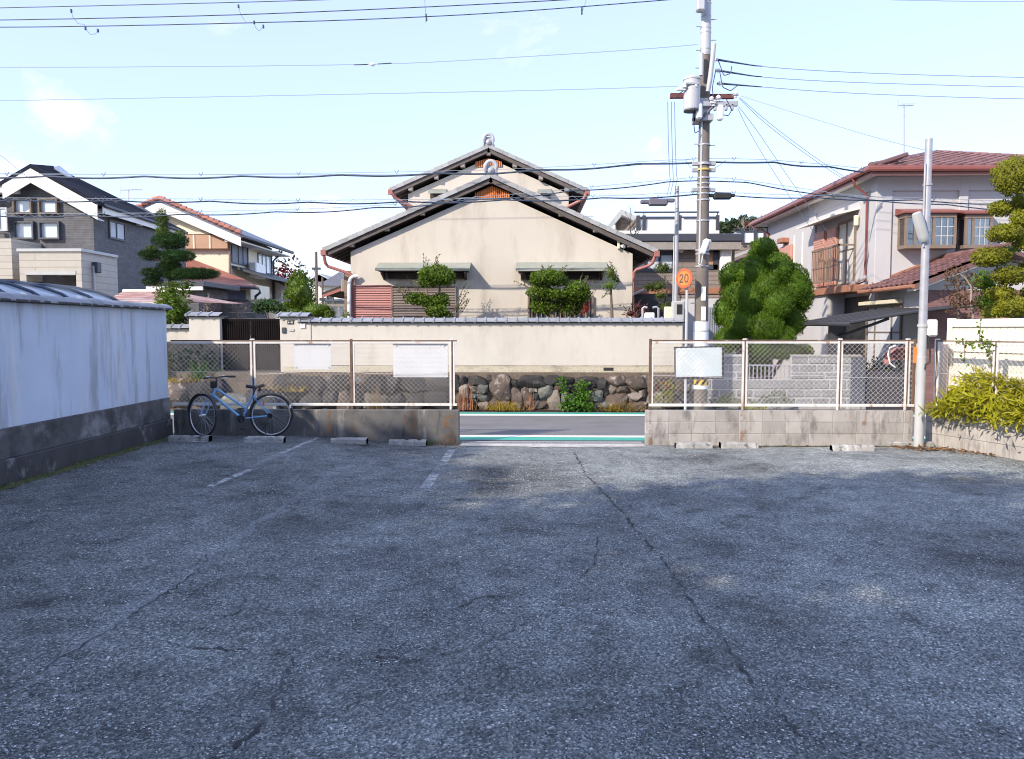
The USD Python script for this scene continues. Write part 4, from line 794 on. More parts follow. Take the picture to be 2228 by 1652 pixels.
def pane_side(t, x, y0, y1, z0, z1, sgn, fm, pm, fw=0.06, mull_y=(), mull_z=(), nm='window', proud=0.05, label=None):
    """a window in a wall at x whose outside is towards sgn"""
    f = t.part(nm, MB().box((x + sgn * 0.003, y0, z0), (x + sgn * 0.012, y1, z1)), pm, label=label); o = x + sgn * proud; i = x + sgn * 0.001
    b = MB().box((i, y0 - fw, z0 - fw), (o, y1 + fw, z0)).box((i, y0 - fw, z1), (o, y1 + fw, z1 + fw)).box((i, y0 - fw, z0), (o, y0, z1)).box((i, y1, z0), (o, y1 + fw, z1))
    for v in mull_y: y = y0 + (y1 - y0) * v; b.box((x + sgn * 0.013, y - fw * .4, z0), (x + sgn * proud * .8, y + fw * .4, z1))
    for v in mull_z: z = z0 + (z1 - z0) * v; b.box((x + sgn * 0.014, y0, z - fw * .25), (x + sgn * proud * .6, y1, z + fw * .25))
    t.part('frame', b, fm, under=f); return f

def tile_slope(t, under, E0, E1, T0, T1, pu, pv, m, nm='roof_tile', clip=None):
    """overlapping curved tiles between an eave E0-E1 and a top T0-T1"""
    E0, E1, T0, T1 = map(lambda q: np.asarray(q, float), (E0, E1, T0, T1))
    U = np.linalg.norm(E1 - E0); Vv = np.linalg.norm((T0 + T1) / 2 - (E0 + E1) / 2); nu, nv = max(1, int(U / pu)), max(1, int(Vv / pv))
    u0 = (E1 - E0) / U; up = (T0 + T1) / 2 - (E0 + E1) / 2; up /= np.linalg.norm(up); nr = np.cross(u0, up); nr *= np.sign(nr[2]); nr /= np.linalg.norm(nr)
    for j in range(nv):
        v = j / nv; A, B = E0 + (T0 - E0) * v, E1 + (T1 - E1) * v; W = np.linalg.norm(B - A); k0 = (A - E0) @ u0
        i0 = int(math.ceil(k0 / pu - 0.3))
        for i in range(i0, i0 + int(W / pu + 0.6)):
            q = E0 + u0 * (i + 0.5) * pu + up * (Vv * v)
            if clip and not clip(q): continue
            s = np.linspace(-0.5, 0.5, 6); h = 0.028 * np.array([0.9, 0.1, 0.0, 0.25, 1.0, 0.9])
            rows = [[q + u0 * pu * a * 1.04 + up * (dv) + nr * (hh * kk + o) for a, hh in zip(s, h)] for dv, kk, o in ((-0.03, 1, 0.005), (-0.03, 1, 0.045), (Vv / nv, 0.9, 0.012))]
            t.part(nm, MB().grid(np.array(rows)[::-1]), m, under=under)

ex, ez = 9.06, 6.22; Ye0, Ye1 = 20.8, 31.6; axp = (12.56, 24.3, 7.36); wx, wy = 9.52, 21.4; ex2 = 16.06
rh = Thing('two_storey_house', 'pale two storey house with red brown hip roof and bay windows on the right', 'house', (wx, wy, 0))
rh.part('wall', MB().box((wx, wy, -0.05), (15.6, 31.0, ez - 0.12)), 'pale_render')
def pil(x0, x1, y0, y1, z0=3.0, z1=ez - 0.14): rh.part('pilaster', MB().box((x0, y0, z0), (x1, y1, z1), 0.01), 'pale_render')
pil(wx - 0.07, wx + 0.36, wy - 0.07, wy + 0.30)
x2 = P(2092, 500, wy)[0]; pil(x2 - 0.12, x2 + 0.12, wy - 0.07, wy - 0.002)
yb = PX(1770, 500, wx)[1]; pil(wx - 0.06, wx - 0.002, yb - 0.28, yb + 0.28)
rh.part('wall_band', MB().box((wx + 0.36, wy - 0.06, ez - 0.52), (x2 - 0.12, wy - 0.002, ez - 0.14)), 'pale_render'); rh.part('wall_band', MB().box((x2 + 0.12, wy - 0.06, ez - 0.52), (15.6, wy - 0.002, ez - 0.14)), 'pale_render')
rh.part('wall_band', MB().box((wx - 0.05, wy + 0.30, ez - 0.45), (wx - 0.002, yb - 0.28, ez - 0.14)), 'pale_render')
for px in (1728, 1746, 1707): yy_ = PX(px, 560, wx)[1]; rh.part('batten', MB().box((wx - 0.03, yy_ - 0.03, 3.0), (wx - 0.002, yy_ + 0.03, 5.3)), 'soffit_white')
rh.part('soffit', MB().prism([(ex + 0.05, Ye0 + 0.05, ez - 0.10), (ex2, Ye0 + 0.05, ez - 0.10), (ex2, Ye1, ez - 0.10), (ex + 0.05, Ye1, ez - 0.10)], (0, 0, -0.03)), 'soffit_white')
roof = rh.part('hip_roof', MB().add([(ex, Ye0, ez), (ex2, Ye0, ez), (ex2, Ye1, ez), (ex, Ye1, ez), axp, (12.56, 28.1, 7.36), (ex, Ye0, ez - 0.1), (ex2, Ye0, ez - 0.1), (ex2, Ye1, ez - 0.1), (ex, Ye1, ez - 0.1)],
    [[0, 1, 4], [1, 2, 5], [1, 5, 4], [2, 3, 5], [3, 0, 4], [3, 4, 5], [0, 6, 7], [0, 7, 1], [1, 7, 8], [1, 8, 2], [2, 8, 9], [2, 9, 3], [3, 9, 6], [3, 6, 0]]), 'brown_tile_base')
tile_slope(rh, roof, (ex, Ye0, ez + 0.01), (ex2, Ye0, ez + 0.01), (axp[0] - 0.1, axp[1], axp[2] + 0.01), (axp[0] + 0.1, axp[1], axp[2] + 0.01), 0.29, 0.30, 'brown_tile', clip=lambda q: q[0] < 15.3)
b = MB()
for k in range(38):
    y = Ye0 + 0.15 + k * 0.285; b.tube([(ex - 0.01, y, ez + 0.03), (ex + 1.0, y, ez + 0.36)], 0.06, 6)
rh.part('roof_edge_tiles', b, 'brown_tile', kind='stuff')
def ridge(t, a, c, r, m, step=0.33, under=None, nm='ridge_tile'):
    a, c = np.asarray(a, float), np.asarray(c, float); L = np.linalg.norm(c - a); n = max(1, int(L / step)); u = (c - a) / L
    for k in range(n): t.part(nm, MB().tube([a + u * (k * L / n - 0.02), a + u * ((k + 1) * L / n)], 0, 8, rr=None) if False else MB().tube(np.array([a + u * (k * L / n - 0.02), a + u * ((k + 1) * L / n)]), np.array([r * 1.08, r * 0.94]), 8), m, under=under)
ridge(rh, (ex, Ye0, ez + 0.04), axp, 0.085, 'brown_tile', under=roof); ridge(rh, (15.4, 21.46, ez + 0.26), axp, 0.085, 'brown_tile', under=roof); ridge(rh, axp, (12.56, 28.1, 7.38), 0.085, 'brown_tile', 0.5, under=roof)
rh.part('gutter', MB().tube([(ex - 0.06, Ye1, ez - 0.05), (ex - 0.06, Ye0 - 0.06, ez - 0.05), (ex2, Ye0 - 0.06, ez - 0.05)], 0.075, 8), 'gutter_brown')
rh.part('fascia', MB().box((ex, Ye0 - 0.001, ez - 0.2), (ex2, Ye0 + 0.03, ez - 0.101)).box((ex - 0.001, Ye0, ez - 0.2), (ex + 0.03, Ye1, ez - 0.101)), 'gutter_brown')
rh.part('downpipe', MB().tube([(ex - 0.06, Ye0 + 1.0, ez - 0.1), (ex, Ye0 + 1.0, ez - 0.3), (wx - 0.07, wy + 0.52, ez - 0.55), (wx - 0.07, wy + 0.52, 3.3), (wx - 0.3, wy + 0.7, 3.2)], 0.035, 8), 'gutter_brown', smooth=50)
rh.part('downpipe', MB().tube([(ex - 0.06, Ye1 - 0.2, ez - 0.1), (wx - 0.06, 30.8, ez - 0.5), (wx - 0.06, 30.8, 3.0)], 0.05, 8), 'gutter_brown', smooth=50)
# balcony window with salmon shutters on the sunny side
q0, q1 = PX(1779, 604, wx), PX(1859, 606, wx); y_far, y_near = q0[1], q1[1]; z0, z1 = 3.33, PX(1859, 480, wx)[2]
wdw = pane_side(rh, wx, y_near, y_near + (y_far - y_near) * 0.40, z0, z1, -1, 'frame_brown', 'curtain', 0.07, (0.5,), (0.55,))
for k, (a, c) in enumerate(((0.42, 0.66), (0.70, 1.0))):
    ya, yc = y_near + (y_far - y_near) * a, y_near + (y_far - y_near) * c
    sh = rh.part('shutter', MB().box((wx - 0.11 - 0.05 * k, ya, z0), (wx - 0.02, yc, z1 - 0.05), 0.006), 'salmon')
    n = 22
    for j in range(n): z = z0 + 0.05 + j * (z1 - z0 - 0.2) / n; rh.part('slat', MB().box((wx - 0.122 - 0.05 * k, ya + 0.04, z), (wx - 0.112 - 0.05 * k, yc - 0.04, z + 0.055)), 'salmon', under=sh)
b = MB()
r0, r1 = y_near - 0.05, y_near + (y_far - y_near) * 0.72
bal = rh.part('balcony_rail', MB().box((wx - 0.5, r0, z0 + 1.05), (wx - 0.46, r1, z0 + 1.10)).box((wx - 0.5, r0, z0 + 0.06), (wx - 0.46, r1, z0 + 0.10)).box((wx - 0.5, r0, z0 + 1.05), (wx, r0 + 0.04, z0 + 1.1)).box((wx - 0.5, r1 - 0.04, z0 + 1.05), (wx, r1, z0 + 1.1)).box((wx - 0.5, r0, z0 + 0.5), (wx - 0.47, r1, z0 + 0.53)), 'frame_brown')
for y in np.linspace(r0, r1, 17): rh.part('baluster', MB().box((wx - 0.49, y - 0.013, z0 + 0.1), (wx - 0.468, y + 0.013, z0 + 1.05)), 'frame_brown', under=bal)
cn = rh.part('window_canopy', MB().prism([(wx, y_near - 0.25, z1 + 0.34), (wx, y_near - 0.25, z1 + 0.27), (wx - 0.65, y_near - 0.25, z1 + 0.12), (wx - 0.65, y_near - 0.25, z1 + 0.18)], (0, y_far - y_near + 0.5, 0)), 'soffit_white')
rh.part('wall_lamp', MB().cbox((wx - 0.1, y_near - 0.25, z1 - 0.05), (0.12, 0.1, 0.3), 0.02), 'plastic_cream')
# second salmon shutter further back, partly behind the topiary
ya, yc = PX(1700, 580, wx)[1], PX(1726, 580, wx)[1]; sh = rh.part('shutter', MB().box((wx - 0.1, yc, 3.3), (wx - 0.02, ya + 1.0, 5.0), 0.006), 'salmon'); rh.part('shutter_box', MB().cbox((wx - 0.15, PX(1712, 545, wx)[1], 5.2), (0.3, 0.5, 0.18), 0.02), 'fascia_rust')
rh.part('balcony_floor', MB().box((wx - 0.62, 21.6, 3.0), (wx - 0.002, 27.0, 3.2), 0.01), 'fascia_rust')
rh.part('ground_floor_wall', MB().box((wx - 0.52, 23.4, -0.05), (wx - 0.003, 27.0, 2.995)), 'pale_render')
rh.part('porch_recess', MB().box((wx - 0.015, 21.75, -0.05), (wx - 0.004, 23.38, 2.9)), 'black_paint')  # flat black panel painted for the shade of a recess
rh.part('vent_pipe', MB().tube([(wx - 0.3, 22.2, 3.22), (wx - 0.3, 21.9, 3.3), (wx - 0.12, 21.7, 3.42)], 0.05, 8), 'galvanized', smooth=50)
# bay windows on the front
def bay(px0, px1, pyt, pyb, split, items):
    a, c = P(px0, pyb, wy - 0.45), P(px1, pyt, wy - 0.45); y0 = wy - 0.45
    by = rh.part('bay_window', MB().box((a[0], y0, a[2]), (c[0], wy - 0.003, a[2] + 0.10), 0.01), 'frame_brown'); rh.part('bay_head', MB().box((a[0], y0, c[2] - 0.14), (c[0], wy - 0.003, c[2] - 0.02), 0.01), 'frame_brown', under=by)
    rh.part('bay_roof', MB().prism([(a[0] - 0.08, y0 - 0.08, c[2] - 0.02), (a[0] - 0.08, y0 - 0.08, c[2] + 0.03), (a[0] - 0.08, wy - 0.003, c[2] + 0.16), (a[0] - 0.08, wy - 0.003, c[2] - 0.02)], (c[0] - a[0] + 0.16, 0, 0)), 'gutter_brown', under=by)
    for x in (a[0], c[0] - 0.07): rh.part('bay_post', MB().box((x, y0, a[2] + 0.1), (x + 0.07, y0 + 0.07, c[2] - 0.14)), 'frame_brown', under=by); rh.part('bay_post', MB().box((x, wy - 0.08, a[2] + 0.1), (x + 0.07, wy - 0.003, c[2] - 0.14)), 'frame_brown', under=by)
    xs_ = [a[0] + 0.07 + (c[0] - a[0] - 0.14) * s for s in split]
    for x in xs_[1:-1]: rh.part('bay_post', MB().box((x - 0.035, y0 + 0.005, a[2] + 0.1), (x + 0.035, y0 + 0.065, c[2] - 0.14)), 'frame_brown', under=by)
    for x0, x1 in zip(xs_[:-1], xs_[1:]): rh.part('pane', MB().box((x0 + 0.002, y0 + 0.028, a[2] + 0.102), (x1 - 0.002, y0 + 0.034, c[2] - 0.142)), 'bay_glass', under=by)
    for s in (a[0] + 0.03, c[0] - 0.036): rh.part('pane', MB().box((s, y0 + 0.072, a[2] + 0.102), (s + 0.006, wy - 0.082, c[2] - 0.142)), 'bay_glass', under=by)
    g = MB(); x0, x1 = xs_[-2] + 0.035, xs_[-1]
    for f in (0.333, 0.667): g.box((x0 + (x1 - x0) * f - 0.012, y0 + 0.012, a[2] + 0.1), (x0 + (x1 - x0) * f + 0.012, y0 + 0.027, c[2] - 0.14)); z = a[2] + 0.1 + (c[2] - a[2] - 0.24) * f; g.box((x0, y0 + 0.014, z - 0.012), (x1, y0 + 0.026, z + 0.012))
    rh.part('muntins', g, 'plastic_grey', under=by)
    rh.part('curtain', MB().box((a[0] + 0.05, wy - 0.05, a[2] + 0.1), (c[0] - 0.05, wy - 0.03, c[2] - 0.14)), 'lace', under=by)
    for px, k, m in items: p = P(px, pyb, y0 + 0.2); rh.part(*k(p, a[2] + 0.1), m, under=by)
MAT['bay_glass'] = usdkit.material(stage, '/World/Looks/bay_glass', {'t': ('transparent_bsdf', {'color': (0.9, 0.93, 0.95)}), 'g': ('glossy_bsdf', {'roughness': 0.03, 'color': (1, 1, 1)}), 'f': ('fresnel', {'IOR': 1.9}), 'm': ('mix_closure', {})},
    [('f.fac', 'm.fac'), ('t.BSDF', 'm.closure1'), ('g.BSDF', 'm.closure2')], surface='m.closure')
mat('lace', (0.50, 0.53, 0.58), 0.15, 2.5)
mat('terracotta', (0.42, 0.17, 0.08), 0.1, 5)
vase = lambda p, z: ('vase', MB().lathe([(0.0, 0), (0.05, 0), (0.07, 0.08), (0.035, 0.16), (0.05, 0.22), (0.0, 0.22)], (p[0], p[1], z), 12))
pot = lambda p, z: ('flower_pot', MB().lathe([(0.0, 0), (0.08, 0), (0.11, 0.2), (0.0, 0.2)], (p[0], p[1], z), 12))
bay(1969, 2083, 462, 541, (0, 0.16, 0.57, 1.0), [(2056, vase, 'bark')])
bay(2099, 2162, 464, 541, (0, 0.25, 1.0), [(2142, pot, 'terracotta'), (2120, vase, 'plastic_grey')])
# low wing in front with its own tiled roof
lx, lz, hx, hz = 9.12, 3.02, 11.3, 3.86; ly0, ly1 = 18.42, 21.38
rh.part('wing_wall', MB().prism([(wx + 0.003, ly0 + 0.4, -0.05), (12.9, ly0 + 0.4, -0.05), (12.9, ly0 + 0.4, 3.12), (hx, ly0 + 0.4, 3.68), (wx + 0.003, ly0 + 0.4, 3.0)], (0, ly1 - ly0 - 0.41, 0)), 'pale_render')
rh.part('brick_facing', MB().box((wx + 0.06, ly0 + 0.37, -0.05), (12.8, ly0 + 0.397, 2.9)), 'red_brick')
wr = rh.part('wing_roof', MB().prism([(lx, ly0, lz), (hx, ly0, hz), (hx, ly0, hz - 0.1), (lx, ly0, lz - 0.1)], (0, ly1 - ly0, 0)).prism([(hx, ly0, hz), (13.5, ly0, lz), (13.5, ly0, lz - 0.1), (hx, ly0, hz - 0.1)], (0, ly1 - ly0, 0)), 'brown_tile_base')
tile_slope(rh, wr, (lx, ly1, lz + 0.01), (lx, ly0, lz + 0.01), (hx, ly1, hz + 0.01), (hx, ly0, hz + 0.01), 0.27, 0.27, 'brown_tile')
ridge(rh, (hx, ly0 - 0.05, hz + 0.05), (hx, ly1, hz + 0.05), 0.085, 'brown_tile', under=wr)
rh.part('verge_board', MB().prism([(lx, ly0 - 0.02, lz - 0.02), (hx, ly0 - 0.02, hz - 0.02), (hx, ly0 - 0.02, hz - 0.12), (lx, ly0 - 0.02, lz - 0.12)], (0, 0.03, 0)), 'brown_tile_base'); rh.part('verge_soffit', MB().prism([(lx, ly0, lz - 0.105), (hx, ly0, hz - 0.105), (hx, ly0, hz - 0.15), (lx, ly0, lz - 0.15)], (0, 0.38, 0)), 'soffit_white')
rh.part('gutter', MB().tube([(lx - 0.04, ly1, lz - 0.05), (lx - 0.04, ly0, lz - 0.05)], 0.055, 8), 'fascia_rust')
rh.part('flashing', MB().prism([(wx - 0.1, wy - 0.03, 3.24), (hx, wy - 0.03, hz + 0.12), (hx, wy - 0.03, hz + 0.05), (wx - 0.1, wy - 0.03, 3.14)], (0, 0.02, 0)), 'fascia_rust')
a, c = PX(1888, 740, wx), PX(1960, 740, wx)
pane_side(rh, wx, c[1], a[1], 0.9, 2.55, -1, 'frame_brown', 'lace', 0.06, (0.25, 0.75), (0.6,), label='tall ground floor window')
rh.part('window_head', MB().box((wx - 0.25, c[1] - 0.1, 2.62), (wx - 0.002, a[1] + 0.1, 2.72), 0.01), 'cream_trim')

# carport canopy in front of the right house
cn_ = Thing('canopy', 'dark ribbed carport canopy on a post beside the round topiary', 'canopy', (8.0, 19.5, 0))
e0, e1 = P(1748, 703, 19.8), P(1850, 703, 17.9); f1 = P(2036, 672, 18.3)
NL, NF = 7, 14
V = []
for j in range(NF):
    u = j / (NF - 1); row = []
    for i in range(NL):
        v = i / (NL - 1)
        base = e0 + (e1 - e0) * v; hi = np.array([base[0] + 3.0, base[1], 0]); x = base[0] + (3.0) * u; z = base[2] + 0.42 * math.sin(u * 1.25)
        row.append((x, base[1], z))
    V.append(row)
V = np.array(V); mat('canopy_sheet', (0.085, 0.095, 0.12), 0.15, 2, rough=0.3)
cn_.part('sheet', MB().grid(V).grid(V[:, ::-1] - [0, 0, 0.03]), 'canopy_sheet', smooth=True)
for i in range(NL): cn_.part('rib', MB().tube(V[:, i] + [0, 0, 0.012], 0.02 if 0 < i < NL - 1 else 0.035, 6), 'dark_metal')
cn_.part('eave_beam', MB().tube([e0 + [0, 0, -0.03], e1 + [0, 0, -0.03]], 0.045, 6), 'dark_metal')
pm_ = P(1820, 740, 19.0); cn_.part('post', MB().box((pm_[0] - 0.15, 18.95, -0.05), (pm_[0] + 0.15, 19.15, e0[2] - 0.02)), 'dark_metal')
cn_.part('brace', MB().tube([(pm_[0], 18.9, e0[2] - 0.35), (pm_[0] + 1.2, 18.9, e0[2] + 0.1)], 0.035, 6), 'dark_metal')
# yard wall of split face blocks below
mat('split_block', (0.24, 0.24, 0.25), 0.25, 10, bump=0.02, bscale=40, rand=0.15)
mat('split_mortar', (0.42, 0.42, 0.42), 0.1, 8)
YB = 18.9
yw = Thing('block_wall', 'grey split face block wall with pale joints in front of the right house', 'wall', (P(1690, 820, YB)[0], YB, 0))
bx0, bx1, bzt, bzo = P(1530, 800, YB)[0], P(1856, 800, YB)[0], P(1700, 772, YB)[2], P(1700, 826, YB)[2]
ox0, ox1 = P(1628, 800, YB)[0], P(1722, 800, YB)[0]
zs = np.array([-0.1, 0.1, 0.30, 0.50, bzo])
rows = [(a, c) for a, c in zip(zs[:-1], zs[1:])]; zu = np.linspace(bzo, bzt - 0.05, 4); rowu = list(zip(zu[:-1], zu[1:]))
yw.part('mortar', MB().box((bx0, YB + 0.02, -0.1), (bx1, YB + 0.13, bzo)).box((bx0, YB + 0.02, bzo), (ox0, YB + 0.13, bzt - 0.06)).box((ox1, YB + 0.02, bzo), (bx1, YB + 0.13, bzt - 0.06)), 'split_mortar')
block_row(yw, (bx0, YB), (1, 0), bx1 - bx0, rows, 0.41, 0.15, True, 0.018, 'split_block', nm='split_block', bev=0.02, jit=0.006)
block_row(yw, (bx0, YB), (1, 0), ox0 - bx0, rowu, 0.41, 0.15, True, 0.018, 'split_block', nm='split_block', bev=0.02, jit=0.006); block_row(yw, (ox1, YB), (1, 0), bx1 - ox1, rowu, 0.41, 0.15, True, 0.018, 'split_block', nm='split_block', bev=0.02, jit=0.006)
yw.part('cap', MB().box((bx0, YB - 0.01, bzt - 0.055), (ox0, YB + 0.15, bzt), 0.01), 'split_mortar'); yw.part('cap', MB().box((ox1, YB - 0.01, bzt - 0.055), (bx1 + 0.2, YB + 0.15, bzt), 0.01), 'stop_concrete')
yw.part('pier', MB().box((bx1 - 0.05, YB - 0.02, -0.1), (bx1 + 0.3, YB + 0.3, bzt - 0.06), 0.01), 'canopy_sheet')
# lattice in the opening
for k in range(11):
    x = ox0 + (ox1 - ox0) * (k + 0.5) / 11; yw.part('lattice_bar', MB().box((x - 0.012, YB + 0.05, bzo), (x + 0.012, YB + 0.07, bzo + 0.34)), 'galvanized')
yw.part('lattice_rail', MB().box((ox0, YB + 0.045, bzo + 0.33), (ox1, YB + 0.075, bzo + 0.36)), 'galvanized')
yw.part('retaining_curb', MB().box((bx0, YB - 0.12, -0.1), (bx1 + 0.3, YB - 0.004, 0.12), 0.02), 'stop_concrete')
yw.part('gate_panel', MB().box((bx1 + 0.32, YB + 0.1, 0.0), (bx1 + 2.0, YB + 0.13, 0.95)), 'dark_metal')
pp_ = Thing('gas_meters', 'pipes and white gas meter standing behind the tile coping', 'meter', P(1413, 690, 19.2))
c = P(1413, 690, 19.2); zb_ = P(1413, 692, 19.2)[2]
pp_.part('meter', MB().cbox((c[0], 19.2, zb_ + 0.02), (0.26, 0.15, 0.22), 0.03), 'plastic_white')
for dx in (-0.17, 0.22): pp_.part('riser', MB().tube([(c[0] + dx, 19.2, 0.9), (c[0] + dx, 19.2, zb_ + 0.24), (c[0] + dx * 0.7, 19.2, zb_ + 0.27), (c[0] + dx * 0.35, 19.2, zb_ + 0.25)], 0.03, 8), 'galvanized', smooth=50)

# ------------------------------------------------------------------ brown sided house with roof terrace, between
brickmat('brown_siding', (0.25, 0.205, 0.175), (0.215, 0.175, 0.15), (0.14, 0.11, 0.095), 1.6, 0.155, 0.012, bump=0.01)
mat('navy_trim', (0.045, 0.05, 0.065), 0.1, 4, rough=0.5)
mat('terrace_panel', (0.70, 0.73, 0.76), 0.03, 2, rough=0.3)
mat('hoarding_wood', (0.40, 0.23, 0.14), 0.15, 3)
YT = 28.0
bh = Thing('terrace_house', 'brown sided house with roof terrace of white panels behind the utility pole', 'house', (P(1490, 700, YT)[0], YT, 0))
b0, b1 = P(1330, 700, YT)[0], P(1596, 700, YT)[0]; zr_ = P(1500, 512, YT)[2]
bh.part('wall', MB().box((b0, YT, -0.05), (b1, YT + 8, zr_ - 0.3)), 'brown_siding')
bh.part('roof_edge', MB().box((b0 - 0.3, YT - 0.5, zr_ - 0.28), (P(1608, 520, YT)[0], YT + 8.2, zr_ + 0.0), 0.03), 'navy_trim')
bh.part('soffit_band', MB().box((b0, YT - 0.45, zr_ - 0.55), (b1 + 0.1, YT - 0.003, zr_ - 0.283)), 'beam_end')
bh.part('deck', MB().box((b0, YT - 0.2, zr_ + 0.002), (P(1562, 500, YT)[0], YT + 6, zr_ + 0.14)), 'soffit_white')
zt0, zt1 = P(1500, 505, YT)[2], P(1500, 473, YT)[2]
for px0, px1 in ((1388, 1386 + 16), (1404, 1472), (1487, 1562)):
    bh.part('terrace_panel', MB().box(P(px0, 504, YT - 0.1), P(px1, 474, YT - 0.1) + [0, 0.02, 0]), 'terrace_panel')
for px in (1401, 1479, 1561, 1388): p = P(px, 500, YT - 0.13); bh.part('terrace_post', MB().box((p[0] - 0.06, p[1] - 0.04, zr_ + 0.14), (p[0] + 0.06, p[1] + 0.04, zt1 + 0.05)), 'dark_metal')
for py in (473, 505): p = P(1388, py, YT - 0.13); q = P(1563, py, YT - 0.13); bh.part('terrace_rail', MB().box(p - [0, 0.03, 0.03], q + [0, 0.03, 0.03]), 'dark_metal')
p = P(1380, 462, YT - 0.13); q = P(1565, 462, YT - 0.13); bh.part('terrace_rail', MB().box(p - [0, 0.03, 0.03], q + [0, 0.03, 0.03]), 'dark_metal')
for px in (1401, 1479, 1561): p = P(px, 462, YT - 0.13); bh.part('terrace_post', MB().box((p[0] - 0.015, p[1] - 0.015, zt1), (p[0] + 0.015, p[1] + 0.015, p[2])), 'dark_metal')
# stair tower with its small gable roof
a, c = P(1352, 512, 29), P(1366, 468, 29); bh.part('stair_tower', MB().box((a[0], 29, zr_ - 0.2), (P(1372, 500, 29)[0], 31, c[2])), 'brown_siding')
a = P(1337, 473, 28.6); m_ = P(1352, 455, 28.6); c = P(1393, 475, 28.6)
bh.part('tower_roof', MB().prism([a, m_, m_ + [0, 0, -0.25], a + [0, 0, -0.25]], (0, 2.6, 0)).prism([m_, c, c + [0, 0, -0.2], m_ + [0, 0, -0.2]], (0, 2.6, 0)), 'plastic_grey')
bh.part('stair_rail', MB().tube([P(1354, 510, 28.4), P(1388, 474, 28.4)], 0.05, 6).tube([P(1360, 516, 28.4), P(1392, 480, 28.4)], 0.04, 6), 'frame_brown')
pane_front(bh, 1378, 592, 1462, 546, YT, 'navy_trim', 'frosted_pane', 0.12, mull_v=(0.33, 0.68), mull_h=(0.18,))
pane_front(bh, 1540, 586, 1551, 540, YT, 'navy_trim', 'hoarding_wood', 0.16)
bh.part('belt', MB().box((b0, YT - 0.05, P(1500, 640, YT)[2]), (b1, YT - 0.002, P(1500, 626, YT)[2]), 0.01), 'fascia_rust')
bh.part('water_heater', MB().box(P(1567, 590, YT - 0.2), P(1590, 542, YT - 0.002), 0.04), 'plastic_white')
bh.part('wall_fan', MB().lathe([(0.0, -0.05), (0.09, -0.05), (0.09, 0.05), (0, 0.05)], P(1482, 545, YT - 0.15), 14, (0, 1, 0)), 'plastic_white'); bh.part('vent_hood', MB().box(P(1495, 546, YT - 0.2), P(1504, 537, YT - 0.002), 0.03), 'dark_metal')
bh.part('dark_porch', MB().box(P(1376, 700, YT - 0.05), P(1470, 642, YT - 0.05) + [0, 0.045, 0]), 'black_paint')  # porch shade painted as a flat black sheet
a = P(1376, 636, 26.0); c = P(1425, 622, 24.0); 
bh.part('porch_roof', MB().prism([P(1376, 640, 26), P(1418, 622, 26), P(1418, 626, 26), P(1376, 644, 26)], (0, 1.9, 0)), 'galvanized')
bh.part('grille_door', MB().box(P(1532, 742, 25.0), P(1556, 665, 25.0) + [0, 0.03, 0]), 'frosted_pane')
for k in range(6): p = P(1532 + 4.8 * k, 742, 24.98); bh.part('grille_bar', MB().box(p - [0.02, 0.02, 0], (p[0] + 0.02, 24.98, P(1532, 668, 24.98)[2])), 'galvanized')
bh.part('side_wall', MB().box((P(1480, 742, 25.2)[0], 25.1, -0.05), (P(1600, 742, 25.2)[0], 25.2, P(1500, 650, 25.2)[2])), 'pale_render')
# far balcony and roof right of it
fb_ = Thing('far_balcony_house', 'low house with white panel balcony and grey roof behind the topiary', 'house', (P(1620, 560, 33)[0], 33, 0))
fb_.part('wall', MB().box((P(1598, 600, 33)[0], 33, -0.05), (P(1680, 600, 33)[0], 39, P(1620, 528, 33)[2])), 'brown_siding')
for k, (u0, u1) in enumerate(((1597, 1614), (1617, 1642), (1645, 1664))): fb_.part('panel', MB().box(P(u0, 528, 32.9), P(u1, 506, 32.9) + [0, 0.03, 0]), 'terrace_panel')
for px in (1615, 1643, 1664): p = P(px, 530, 32.85); fb_.part('post', MB().box(p - [0.06, 0.03, 0], (p[0] + 0.06, p[1] + 0.03, P(px, 497, 32.85)[2])), 'navy_trim')
fb_.part('rail', MB().box(P(1596, 505, 32.85), P(1666, 502, 32.85) + [0, 0.05, 0]).box(P(1596, 499, 32.85), P(1666, 497, 32.85) + [0, 0.05, 0]), 'navy_trim')
fb_.part('roof', MB().prism([P(1592, 557, 32.3), P(1680, 524, 32.3), P(1680, 530, 32.3), P(1592, 563, 32.3)], (0, 0.5, 0)), 'plastic_grey')

# ------------------------------------------------------------------ dark tiled house on the left
brickmat('dark_siding', (0.088, 0.088, 0.098), (0.11, 0.109, 0.118), (0.068, 0.068, 0.078), 0.55, 0.062, 0.006, bump=0.006, var=0.25)
brickmat('cream_siding', (0.42, 0.39, 0.34), (0.40, 0.37, 0.325), (0.29, 0.265, 0.235), 3.0, 0.22, 0.01, bump=0.006, var=0.06)
mat('slate_roof', (0.018, 0.02, 0.03), 0.2, 3, rough=0.95, spec=0.1)
mat('white_fascia', (0.74, 0.72, 0.70), 0.04, 3, rough=0.5)
YD = 27.0; dx = -15.1
dh = Thing('dark_house', 'charcoal tiled house with white gable boards and four square windows on the left', 'house', (dx, YD, 0))
hx0, hx1 = -22.0, dx; rzr, rze = 7.74, 6.45; rx = -17.33; 
apf = P(65, 357, YD - 0.45); eve = P(210, 437, YD - 0.45); evl = np.array([2 * apf[0] - eve[0], YD - 0.45, eve[2]])
ybk = 34.3
dh.part('wall', MB().prism([(hx0, YD, -0.05), (dx, YD, -0.05), (dx, YD, eve[2] - 0.05), (apf[0], YD, apf[2] - 0.25), (evl[0] + 0.3, YD, evl[2] - 0.1), (hx0, YD, evl[2] - 0.3)], (0, ybk - YD, 0)), 'dark_siding')
ridge_b = P(115, 361, 28.6); back = P(404, 502, 34.4)
